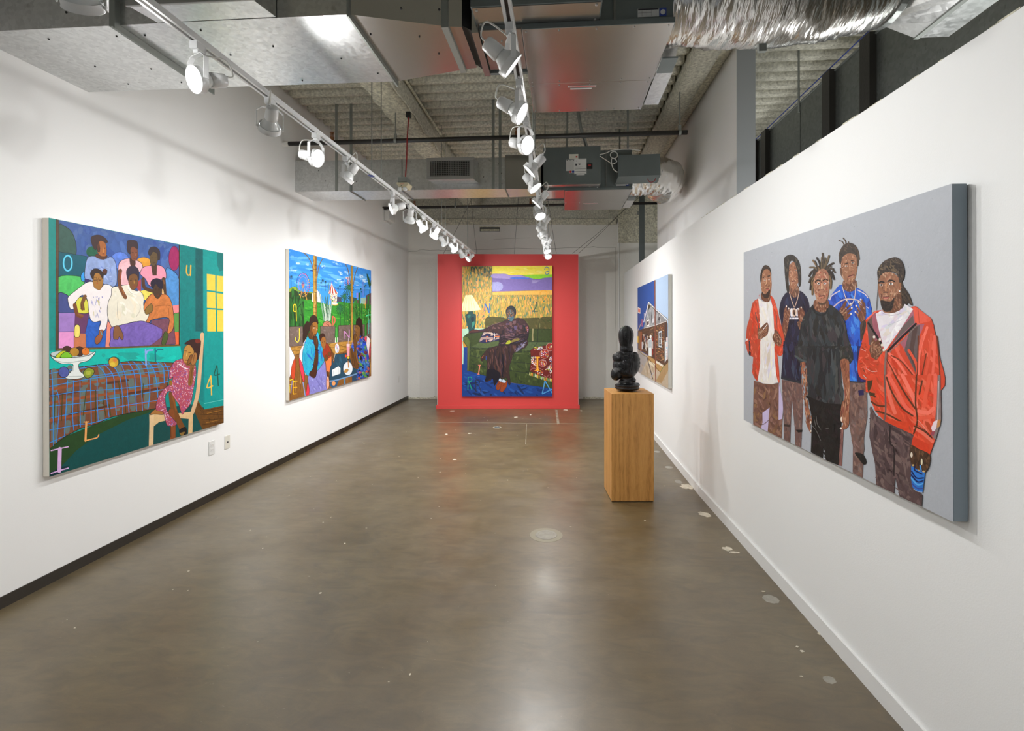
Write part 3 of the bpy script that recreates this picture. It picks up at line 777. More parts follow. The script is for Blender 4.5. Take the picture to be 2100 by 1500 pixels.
# second dark box and cables, far right
bxo = empty('junction_enclosure', (uf[0] + .57, uf[1], Z0 + .2), 'slanted dark metal enclosure in front of the far foil duct', 'metal box')
by = uf[1] - .115
p = [on_y(1267, 318.5, by), on_y(1353.5, 315.5, by), on_y(1355, 359, by), on_y(1267.5, 362.5, by)]
bm = nb(); hexa(bm, p, [v + Vector((0, .10, -.0)) + (Vector((-.02, 0, -.055)) if i > 1 else Vector((0, 0, 0))) for i, v in enumerate(p)]); obj('box', bm, M['casing'], bxo)
bm = nb()
for (x0, y0, x1, y1, z) in ((0, 0, 0, 0, 0),):
    c1 = on_y(1230, 317, by - .03); loop = [c1, on_y(1243, 314, by - .04), on_y(1258, 308, by - .05), on_y(1290, 306, by - .04), on_y(1313, 309, by)]
    tube(bm, cr(loop, 5), .0045, 6)
    tube(bm, cr([on_y(1230, 320, by - .03), on_y(1244, 329, by - .05), on_y(1256, 336, by - .05), on_y(1265, 331, by - .05), on_y(1256, 324, by - .06), on_y(1254, 333, by - .06), on_y(1258, 347, by - .05), on_y(1266, 353, by - .02)], 5), .0045, 6)
    ring = [on_y(1259 + 7.5 * math.cos(t), 318 + 7 * math.sin(t), by - .055) for t in [k * math.pi / 6 for k in range(13)]]
    tube(bm, ring, .0045, 6, cap=False)
tag(obj('cable_loop', bm, M['cord']), 'pale cable coiled and looped between the far unit and the dark enclosure', 'cable')
bm = nb(); tube(bm, cr([on_y(1328, 367, by + .0), on_y(1331, 372, by - .01), on_y(1336, 374, by - .01), on_y(1342, 371, by - .01), on_y(1344.5, 366, by)], 5), .004, 6)
tag(obj('red_wire', bm, M['redcable']), 'red and green wire loop hanging below the dark enclosure', 'wire')

# foil-wrapped flexible ducts
def foil_duct(path, rad, label, seed, seg=72, n=150, fold=.007):
    P = cr(path, 40); t = empty('foil_duct', tuple(path[0]), label, 'duct')
    L = [0]
    for a, b_ in zip(P, P[1:]): L.append(L[-1] + (b_ - a).length)
    bm = nb(); rings = []; u = None
    for i, p in enumerate(P):
        d = (P[min(i + 1, len(P) - 1)] - P[max(i - 1, 0)]).normalized()
        if u is None: u, v = frame_of(d)
        else: u = (u - d * u.dot(d)).normalized(); v = d.cross(u)
        ring = []; s = L[i]
        for k in range(seg):
            a = 2 * math.pi * k / seg; w_ = s + .05 * math.sin(a * 1 + 1.0)
            r = rad(s / L[-1]) if callable(rad) else rad
            rid = abs(math.sin((w_ / .021 + .6 * mnoise.noise(Vector((s * 9, a, seed)))) * math.pi)) ; q = mnoise.noise(Vector((s * 6 + seed, math.cos(a) * 1.3, math.sin(a) * 1.3)))
            q2 = mnoise.noise(Vector((s * 30 + seed, math.cos(a) * 3, math.sin(a) * 3 + s * 10)))
            r = r + rid * .0024 + q * .022 + q2 * fold
            ring.append(bm.verts.new(p + (u * math.cos(a) + v * math.sin(a)) * r))
        rings.append(ring)
    for a, b_ in zip(rings, rings[1:]):
        for k in range(seg): bm.faces.new([a[k], a[(k + 1) % seg], b_[(k + 1) % seg], b_[k]])
    bm.faces.new(rings[0]); bm.faces.new(rings[-1])
    o = obj('jacket', bm, M['foil'], t, smooth=True)
    return t, P
zc = Z0 + .245
fn, _ = foil_duct([Vector((un[0] + .735, un[1] + .215, zc + .01)), Vector((un[0] + 1.0, un[1] + .21, zc - .005)), Vector((un[0] + 1.35, un[1] + .20, zc - .015)), Vector((un[0] + 1.58, un[1] + .18, zc)), Vector((1.60, un[1] + .16, zc + .03))],
          lambda s: .232 - .01 * s if s < .8 else .224 - .06 * (s - .8), 'large crumpled foil-wrapped flexible duct at the upper right', 3)
c = on_y(1561, 102, un[1] + .07)
obj('tape_patch', bx(c.x - .018, c.x + .018, c.y - .02, c.y - .0, c.z - .016, c.z + .02), M['strap'], fn)
zc2 = Z0 + .205
foil_duct([Vector((uf[0] + .735, uf[1] + .225, zc2)), Vector((uf[0] + .95, uf[1] + .225, zc2)), Vector((uf[0] + 1.12, uf[1] + .32, zc2 + .005)), Vector((uf[0] + 1.19, uf[1] + .55, zc2 + .02)), Vector((uf[0] + 1.20, uf[1] + .80, zc2 + .03))],
          .205, 'smaller crumpled foil duct at the far fan coil unit, bending at the white wall', 11, n=110, fold=.014)
# strap round the near foil duct, square-to-round boot and trunk duct at upper right
tr = empty('duct_boot', (1.62, un[1] + .15, Z0), 'galvanised round-to-square boot at the top right, past the foil duct', 'duct fitting')
cy, cz, rr_ = un[1] + .16, zc + .035, .212
ring0 = [Vector((1.625, cy - math.cos(2 * math.pi * k / 24) * rr_, cz - math.sin(2 * math.pi * k / 24) * rr_)) for k in range(24)]
X2 = 1.755; ya, yb2, za, zb = 1.98, 2.62, Z0, Z0 + .46
def sqp(k):
    a = 2 * math.pi * k / 24; cx_, sx_ = -math.cos(a), -math.sin(a); m = max(abs(cx_), abs(sx_))
    return Vector((X2, (ya + yb2) / 2 + cx_ / m * (yb2 - ya) / 2, (za + zb) / 2 + sx_ / m * (zb - za) / 2))
obj('boot', hexa(nb(), ring0, [sqp(k) for k in range(24)]), M['galv'], tr)
obj('band', lathe(nb(), [(1.585, .232), (1.61, .236), (1.625, .222)], 40, 'x', (0, cy, cz)), M['galv_dark'], tr)
tk = empty('trunk_duct', (1.83, 0, Z0), 'long galvanised trunk duct running along the right side above the partition', 'duct')
obj('duct_section', bx(X2, 1.915, -2.6, yb2, Z0, Z0 + .46), M['galv'], tk)
obj('flange', bx(X2 - .03, X2, 1.90, 1.955, Z0, Z0 + .48), M['galv_dark'], tk)
obj('flange', bx(X2 - .004, X2 + .02, 1.955, yb2 + .003, Z0 - .006, Z0), M['strap'], tk)
# sheet-metal return plenum far right
pl = empty('return_plenum', (2.35, 3, 2.0), 'tall row of dark sheet metal panels standing behind the partition', 'plenum')
XP = 2.32; ZPT = EYE + .91 * XP
ed = [-2.5, 2.05]
for px in (1797, 1713, 1641, 1578.5, 1555): ed.append(on_x(px, 250 if px < 1700 else 180, XP).y)
ed.append(9.0)
for a, b_ in zip(ed, ed[1:]): obj('sheet_panel', bx(XP, XP + .02, a + .006, b_ - .006, 2.0, ZPT), M['galv_dark'], pl)
for i, y in enumerate(ed[2:7]):
    if i == 2: obj('seam', bx(XP - .004, XP, y - .006, y + .006, 2.0, ZPT), M['galv_dark'], pl)
    else: obj('corner_post', bx(XP - .05, XP, y - .005, y + .12, 2.0, ZPT + .02), M['dark_metal'], pl)
obj('top_rail', bx(XP - .012, XP, -2.5, 9.0, ZPT, ZPT + .012), M['strap'], pl)
bm = nb(); tube(bm, [(XP - .03, 2.0, ZPT + .10), (XP - .03, 3.6, ZPT + .05), (XP - .03, 6, ZPT + .02), (XP - .03, 8.5, ZPT + .03)], .005, 6)
tag(obj('blue_cable', bm, M['blueprint']), 'thin blue cable strung above the dark sheet metal panels', 'cable')
c = on_y(1638, 150, 4.6); tag(obj('hanger_rod', tube(nb(), [(c.x, 4.6, on_y(1640, 230, 4.6).z), (c.x, 4.6, ZC)], .009, 6), M['strap']), 'grey hanger rod dropping behind the right partition', 'hanger')
# strut above the foil duct
tag(obj('strut_channel', bx(.36, 1.62, un[1] - .13, un[1] - .09, EYE + 1.512, EYE + 1.555), M['casing']), 'dark steel strut along the top edge above the foil duct', 'strut')

# conduits and dark bar along the beams
bm = nb(); tube(bm, [(-1.50, .6, ZC - .13), (-1.50, 5.0, ZC - .13), (-1.49, 5.6, ZC - .15), (-1.44, 5.9, ZC - .22), (-1.42, 6.0, ZC - .45)], .014, 8)
tag(obj('conduit', bm, M['foam_light']), 'foam-splattered conduit running beside the left ceiling beam', 'conduit')
bm = nb(); tube(bm, [(1.355, 2.0, ZC - .12), (1.355, 7.6, ZC - .12)], .015, 8)
tag(obj('conduit', bm, M['dark_metal']), 'black conduit running along the ceiling beside the white right wall', 'conduit')
bm = nb(); tube(bm, cr([on_y(1186, 230, 5.5), on_y(1191, 262, 5.5), on_y(1198, 285, 5.55), on_y(1203, 302, 5.6)], 5), .018, 8)
tag(obj('flexible_conduit', bm, M['strap']), 'bent grey flexible conduit dropping onto the far fan coil unit', 'conduit')

# sprinkler pipes
def sprinkler(xl, yl, xr, yr, r, label, xa, xb, heads, hangers):
    a = on_x(xl, yl, XL); Y = a.y; z = a.z; Y2 = Y
    t = empty('sprinkler_pipe', (0, Y, z), label, 'pipe')
    bm = nb(); tube(bm, [(XL + .04, Y, z), (xb, Y, z)], r, 12); obj('pipe', bm, M['dark_metal'], t, smooth=True)
    obj('end_cap', lathe(nb(), [(XL + .001, r * 1.1), (XL + .06, r * 1.15), (XL + .061, r)], 12, 'x', (0, Y, z)), M['wall_old'] if xa else M['dark_metal'], t)
    for px in heads:
        c = on_y(px, yl, Y); bm = nb(); lathe(bm, [(z + r * .8, .022), (z + r + .035, .020), (z + r + .038, .008), (z + r + .075, .010), (z + r + .078, .024), (z + r + .081, .024)], 10, 'z', (c.x, Y, 0))
        for s in (-1, 1): tube(bm, [(c.x + s * .016, Y, z + r + .036), (c.x + s * .012, Y, z + r + .078)], .003, 5)
        obj('sprinkler_head', bm, M['brass'], t)
    for px in hangers:
        c = on_y(px, yl, Y); bm = nb(); tube(bm, [(c.x, Y, z + r + .02), (c.x, Y, ZC)], .006, 6); lathe(bm, [(c.x - .012, r + .005), (c.x + .012, r + .005)], 12, 'x', (0, Y, z))
        box(bm, c.x - .014, c.x + .014, Y - .008, Y + .008, z + r, z + r + .05)
        obj('pipe_hanger', bm, M['strap'], t)
    return t
sprinkler(581, 295.5, 1405, 272, .023, 'black sprinkler pipe crossing the room just in front of the far duct', True, 1.24, (681, 1060), (811, 1394))
sprinkler(785, 427, 1345, 418, .022, 'black sprinkler pipe at the back, behind the far duct', False, 1.62, (850, 1088), (934, 1297, 1350))

# smoke detector box on its red cable
Yd = 4.55
sd = empty('emergency_light', tuple(on_y(829, 388, Yd)), 'cream emergency light under a grey box hanging from a red cable', 'emergency light')
a, b_ = on_y(816, 373.5, Yd), on_y(834, 363, Yd); obj('back_box', bx(a.x, b_.x, Yd, Yd + .12, a.z, b_.z), M['strap'], sd)
p = [on_y(813, 374, Yd), on_y(837, 374, Yd), on_y(837, 377, Yd), on_y(833, 384, Yd), on_y(818, 384, Yd), on_y(813, 377, Yd)]
bm = nb(); hexa(bm, p, [v + Vector((0, .13, 0)) for v in p]); obj('housing', bm, M['cream'], sd, bevel=.004)
c = on_y(823, 380.3, Yd); obj('test_button', lathe(nb(), [(Yd - .003, .004), (Yd + .001, .004)], 8, 'y', (c.x, 0, c.z)), M['ink'], sd)
a, b_ = on_y(821, 378, Yd), on_y(829, 377.2, Yd); obj('red_print', bx(a.x, b_.x, Yd - .0008, Yd, a.z, b_.z), M['redink'], sd)
for px in (821, 831):
    c = on_y(px, 388, Yd); bm = nb(); lathe(bm, [(Yd - .02, .018), (Yd + .0, .020), (Yd + .03, .012)], 14, 'y', (c.x, 0, c.z)); obj('lamp_head', bm, M['bulb'], sd, smooth=True)
bm = nb(); tube(bm, cr([on_y(831.5, 363, Yd + .05), on_y(834, 325, Yd + .05), on_y(835, 285, Yd + .05), on_y(837.5, 250, Yd + .05), on_y(838, 240, Yd + .05)], 4), .006, 6)
tag(obj('red_cable', bm, M['redcable']), 'red cable dropping from the ceiling beam to the cream emergency light', 'cable')
c = on_y(838, 237, Yd + .05); tag(obj('cable_clamp', bx(c.x - .02, c.x + .02, c.y - .02, c.y + .02, c.z - .02, c.z + .03), M['black']), 'black cable clamp on the left ceiling beam', 'clamp')

# horn on the left wall, slot in the back wall, wall plates
a = on_x(784, 452, XL); b_ = on_x(796, 433, XL)
hn = empty('wall_sounder', (XL, a.y, a.z), 'small off-white square wall sounder high at the end of the left wall', 'sounder')
obj('base', bx(XL, XL + .02, a.y, b_.y + .10, a.z, b_.z), M['plastic_white'], hn); obj('cover', bx(XL + .02, XL + .10, a.y + .02, b_.y + .08, a.z + .01, b_.z - .03), M['plastic_white'], hn, bevel=.02)
vt = empty('wall_slot', tuple(bw(1004, 476)), 'recessed brick slot with a ledge high in the back wall', 'wall slot')
def bwbox(x0, y0, x1, y1, t0, t1):
    p = [bw(x0, y1), bw(x1, y1), bw(x1, y0), bw(x0, y0)]
    return hexa(nb(), [v + bn * t0 for v in p], [v + bn * t1 for v in p])
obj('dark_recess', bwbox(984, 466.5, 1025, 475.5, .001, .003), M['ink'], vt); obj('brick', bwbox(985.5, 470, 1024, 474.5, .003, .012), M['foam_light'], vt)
obj('ledge', bwbox(983, 475.5, 1026, 477, .0, .03), M['wall'], vt); obj('ledge', bwbox(983, 465, 1026, 466.5, .0, .012), M['foam_light'], vt)
for (x0, y0, x1, y1, mat, lb, kind) in ((427.5, 904, 439.5, 933.5, 'plastic_white', 'white double power outlet on the left wall below the large painting', 'outlet'),
                                  (460.5, 893.5, 470.5, 920.5, 'almond', 'almond blank cable plate beside the power outlet on the left wall', 'wall plate')):
    a, b_ = on_x(x0, (y1 + y1 - 2) / 2, XL), on_x(x1, y0 + 1, XL); zc_ = (on_x((x0 + x1) / 2, y0, XL).z + on_x((x0 + x1) / 2, y1, XL).z) / 2
    t = empty('outlet' if kind == 'outlet' else 'cable_plate', (XL, a.y, zc_), lb, kind)
    y0_, y1_ = a.y, b_.y; h = .058
    obj('plate', bx(XL, XL + .006, y0_, y1_, zc_ - h, zc_ + h), M[mat], t, bevel=.002)
    ym = (y0_ + y1_) / 2
    if kind == 'outlet':
        for s in (-1, 1):
            f_ = obj('receptacle', bx(XL + .006, XL + .008, ym - .017, ym + .017, zc_ + s * .02 - .014, zc_ + s * .02 + .014), M[mat], t, bevel=.003)
            for q_ in (-1, 1): obj('slot', bx(XL + .008, XL + .0086, ym + q_ * .007 - .001, ym + q_ * .007 + .001, zc_ + s * .02 - .004, zc_ + s * .02 + .005), M['brass'], t)
    else: obj('jack', bx(XL + .006, XL + .009, ym - .006, ym + .006, zc_ - .006, zc_ + .006), M['ink'], t)
a, b_ = on_x(815.5, 786, XL), on_x(818.5, 773, XL)
tag(obj('switch_plate', bx(XL, XL + .006, a.y, a.y + .08, a.z, a.z + .12), M['plastic_white'], bevel=.002), 'small white plate near the far end of the left wall', 'wall plate')

# stay wires to the red wall and loose cables
wires = [((908, 522), (959, 425), 'thin stay wire slanting up from the left top corner of the red wall'), ((978, 521), (966, 412), 'thin wire dropping to the red wall beside the left track end'),
         ((1054.5, 520.5), (1063, 405), 'thin dark wire hanging to the middle of the red wall top'), ((1174, 519.5), (1284, 428), 'left one of two wires slanting up from the right top corner of the red wall'),
         ((1187, 519), (1286, 424), 'right one of two wires slanting up from the right top corner of the red wall'), ((1141, 519.5), (1128, 440), 'thin wire hanging just right of the right track end')]
for (a, b_, lb) in wires:
    p0 = rp(a[0], a[1] + .5, -.04); p1 = on_y(b_[0], b_[1], p0.y - .1)
    mid = (p0 + p1) / 2 + Vector((0, 0, -.02))
    p2 = p1 + (p1 - p0) * .6
    bm = nb(); tube(bm, cr([p0, mid, p1, p2], 4), .0035, 5); tag(obj('stay_wire', bm, M['wire']), lb, 'wire')

# ================================================================ lighting track
HT = 1.10; ZTR = EYE + HT
XT1 = -(HT / .7616) * math.cos(YAW) ; XT2 = -HT / 5.80
def track(X, y0, y1, label):
    t = empty('lighting_track', (X, y0, ZTR), label, 'lighting track')
    w_ = .018; bm = nb()
    box(bm, X - w_, X - .007, y0, y1, ZTR, ZTR + .02); box(bm, X + .007, X + w_, y0, y1, ZTR, ZTR + .02); box(bm, X - w_, X + w_, y0, y1, ZTR + .0201, ZTR + .024)
    box(bm, X - w_, X + w_, y1, y1 + .004, ZTR, ZTR + .024)
    obj('rail', bm, M['white_metal'], t)
    obj('slot', bx(X - .007, X + .007, y0, y1, ZTR + .016, ZTR + .0199), M['slot'], t)
    return t
endL = on_z(982, 521.5, ZTR); endR = on_z(1136, 524, ZTR)
t1 = track(XT1, -1.6, endL.y, 'left white lighting track, running the length of the room')
t2 = track(XT2, -1.6, endR.y, 'right white lighting track, running above the middle of the room')
for X, rods, g, nm in ((XT1, (1.1, 3.70, 3.90, 5.93, 6.12, 7.62), 'left', t1), (XT2, (1.2, 3.4, 3.65, 5.9, 6.1, 7.6), 'right', t2)):
    for y in rods: obj('suspension_rod', tube(nb(), [(X, y, ZTR + .024), (X, y, ZC - .002)], .0038, 6), M['strap'], nm)
# the blue joint sticker on the left track
obj('joint_sticker', bx(XT1 - .019, XT1 + .019, 3.66, 3.72, ZTR - .0006, ZTR), M['blueprint'], t1)

HS = .85
def head_proto():
    """meshes shared by every lamp, local frame: +x is the beam direction"""
    D = {}
    def keep(k, bm, mats, smooth=True):
        me = bpy.data.meshes.new(k); bmesh.ops.recalc_face_normals(bm, faces=bm.faces); bmesh.ops.scale(bm, vec=(HS, HS, HS), verts=bm.verts); bm.to_mesh(me); bm.free()
        for m in mats: me.materials.append(m)
        if smooth:
            for p in me.polygons: p.use_smooth = len(p.vertices) == 4 and k not in ('connector', 'yoke')
        D[k] = me
    bm = nb(); box(bm, -.018, .018, -.030, .030, -.034, 0); box(bm, -.012, .012, -.016, .026, -.050, -.034); keep('connector', bm, [M['white_metal']], False)
    bm = nb(); A = .070
    box(bm, -.011, .011, -.040, .040, -.056, -.052)
    for s in (-1, 1):
        hexa(bm, [Vector((-.011, s * .040, -.056)), Vector((.011, s * .040, -.056)), Vector((.011, s * A, -.080)), Vector((-.011, s * A, -.080))],
             [Vector((-.011, s * .040, -.052)), Vector((.011, s * .040, -.052)), Vector((.011, s * (A + .003), -.078)), Vector((-.011, s * (A + .003), -.078))])
        box(bm, -.011, .011, min(s * A, s * (A + .003)), max(s * A, s * (A + .003)), -.178, -.079)
    keep('yoke', bm, [M['white_metal']], False)
    bm = nb(); lathe(bm, [(-.014, .061), (.016, .061), (.018, .063), (.018, .058), (-.012, .057), (-.014, .061)], 32, 'x', cap=False)
    for s in (-1, 1): lathe(bm, [(s * .061, .006), (s * .074, .006)] if s > 0 else [(-.074, .006), (-.061, .006)], 8, 'y')
    keep('bezel', bm, [M['white_metal']])
    bm = nb(); lathe(bm, [(.010, .001), (.0125, .03), (.010, .0565), (.004, .0565)], 32, 'x'); keep('lens', bm, [M['lens']])
    bm = nb(); lathe(bm, [(.002, .056), (-.012, .054), (-.030, .044), (-.048, .033), (-.058, .030)], 28, 'x'); keep('reflector_bulb', bm, [M['bulb']])
    bm = nb(); lathe(bm, [(-.058, .033), (-.062, .0335)], 24, 'x'); keep('gasket', bm, [M['black']])
    bm = nb(); lathe(bm, [(-.056, .0325), (-.060, .036), (-.128, .032), (-.134, .027), (-.134, .006)], 28, 'x'); lathe(bm, [(-.144, .006), (-.134, .008)], 8, 'x', (0, .018, .012)); keep('lamp_holder', bm, [M['white_metal']])
    return D
HP = head_proto()
def make_head(X, y, d, on, label, group, power=1.0, cone=165):
    d = Vector(d).normalized(); pan = math.atan2(d.y, d.x); tilt = math.asin(max(-1, min(1, -d.z)))
    root = empty('track_spotlight', (X, y, ZTR), label, 'spotlight', group)
    def part(k, R=None, p=(0, 0, 0)):
        o = bpy.data.objects.new(k, HP[k]); col.objects.link(o); o.parent = root
        o.matrix_local = Matrix.Translation(p) @ (R if R is not None else Matrix.Identity(4)); return o
    part('connector')
    Rz = Matrix.Rotation(pan, 4, 'Z'); part('yoke', Rz)
    piv = Vector((0, 0, -.168)) * HS; R = Rz @ Matrix.Rotation(tilt, 4, 'Y')
    for k in ('bezel', 'gasket', 'lamp_holder'):
        q_ = part(k, R, piv)
        if k == 'bezel':
            for kk in ('lens', 'reflector_bulb'):
                o = bpy.data.objects.new(kk, HP[kk]); col.objects.link(o); o.parent = q_
    tail = piv + (R.to_3x3() @ Vector((-.14, .018, .012)) * HS)
    up = Vector((0, 0, -.052)) * HS; m = (tail + up) / 2 + (R.to_3x3() @ Vector((-.05, 0, .0))) + Vector((0, 0, .03))
    bm = nb(); tube(bm, cr([up, m, tail + (R.to_3x3() @ Vector((-.028, 0, .008))), tail], 6), .0032, 6)
    obj('cord', bm, M['cord'], root, smooth=True, loc='local')
    L = bpy.data.lights.new('beam', 'SPOT'); L.energy = SPOT_W * power; L.color = LAMP; L.spot_size = math.radians(cone); L.spot_blend = 1.0; L.shadow_soft_size = .028
    lo = bpy.data.objects.new('beam', L); col.objects.link(lo); lo.parent = root
    q_ = piv + R.to_3x3() @ Vector((.024, 0, 0)); lo.matrix_local = Matrix.Translation(q_) @ d.to_track_quat('-Z', 'Y').to_matrix().to_4x4()
    return root
ordn = ['nearest'] + [w_ + ' nearest' for w_ in 'second third fourth fifth sixth seventh eighth ninth tenth eleventh twelfth thirteenth'.split()]
LH = [((187, -92), (-.35, .62, -.70), 'cut off by the top edge, glass back showing'), ((405, 90), (-.40, -.85, -.35), 'lit lens facing left'), ((547, 203), (-.50, .62, -.62), 'seen from behind, aimed at the left wall'),
      ((641, 275), (.90, -.20, -.30), 'bright round lens facing the viewer'), ((707, 322), (-.62, -.05, -.78), 'aimed steeply down to the left'), ((803, 394), (-.80, -.45, -.35), 'thin lit lens facing left'),
      ((838, 421), (-.30, .55, -.80), 'seen from behind, pointing down'), ((866, 443), (.45, .45, -.78), 'pointing down to the right'), ((889, 459), (-.55, .25, -.78), 'strongly lit housing'),
      ((912, 476), (.50, .52, -.70), 'grey in shade, pointing down to the right'), ((932.5, 491), (.45, .60, -.66), 'pointing right, lit by its neighbours'), ((951, 504), (.36, .66, -.66), 'next to last'),
      ((966, 512.5), (-.62, -.45, -.62), 'last before the red wall, lit lens')]
for i, ((x, y), d, look) in enumerate(LH):
    Y = on_z(x, y, ZTR).y
    make_head(XT1, Y, d, True, '%s spotlight on the left track, %s' % (ordn[i], look), 'spotlights on the left track', [.9, .6, .6, 1.7, .62, .65, 1.2, 3.2, 2.4, 1.7, 1.7, 1.1, .6][i], 165 if i < 10 else 95)
RH = [((1053.5, 52), (.75, .25, -.60), 'thin lit lens aimed right'), ((1069.5, 167), (.85, -.10, -.52), 'lens aimed right towards the viewer'), ((1080, 244), (.75, -.55, -.35), 'bright round lens facing the viewer'),
      ((1088, 302), (-.70, 0, -.70), 'aimed down to the left'), ((1095, 343), (.60, -.15, -.78), 'lit lens aimed down to the right'), ((1101, 380), (-.68, 0, -.73), 'aimed left, half hiding the next'),
      ((1105, 410), (.25, -.45, -.85), 'bright lens facing the viewer from below'), ((1109, 436), (-.60, .20, -.77), 'dim, aimed down to the left'), ((1114, 455), (.62, .28, -.73), 'dim, aimed down to the right'),
      ((1117.5, 470), (.66, .30, -.69), 'grey, in the cluster near the end'), ((1121, 482), (-.55, .15, -.78), 'small square-backed, near the end'), ((1126, 494), (.35, -.40, -.80), 'bright, next to last'),
      ((1131, 506), (.15, -.60, -.75), 'last, bright lens before the red wall')]
for i, ((x, y), d, look) in enumerate(RH):
    Y = on_z(x, y, ZTR).y
    make_head(XT2, Y, d, True, '%s spotlight on the right track, %s' % (ordn[i], look), 'spotlights on the right track', [.35, .4, .5, 1.1, .6, 1.4, .7, 2.4, 1.0, 1.0, 1.8, .5, .6][i], 165 if i < 11 else 95)
# the tracks go on past the viewpoint; unseen spotlights added there as fill
for k, (X, y, d) in enumerate(((XT1, .55, (-.6, .1, -.9)), (XT1, -.6, (-.6, .2, -.9)), (XT2, .9, (.45, .1, -1)), (XT2, -.1, (.45, .15, -1)), (XT2, -1.0, (.5, .3, -.9)))):
    make_head(X, y, d, True, ['spotlight above and behind the viewer on the left track, nearer one', 'spotlight above and behind the viewer on the left track, rearmost', 'spotlight overhead on the right track just in front of the viewer', 'spotlight on the right track just behind the viewer', 'rearmost spotlight on the right track'][k], 'spotlights outside the frame', .9 if k < 2 else .6, 120)

# unseen fill lights added behind the partition to lift the deck, no fittings
for (x, y, z, s) in ((2.0, 3.2, 2.0, 30), (2.0, 6.2, 2.0, 30), (3.8, 5.0, 2.6, 40)):
    L = bpy.data.lights.new('neighbour_room_lamp', 'POINT'); L.energy = s; L.color = LAMP; L.shadow_soft_size = .12
    o = bpy.data.objects.new('neighbour_room_lamp', L); o.location = (x, y, z); col.objects.link(o)
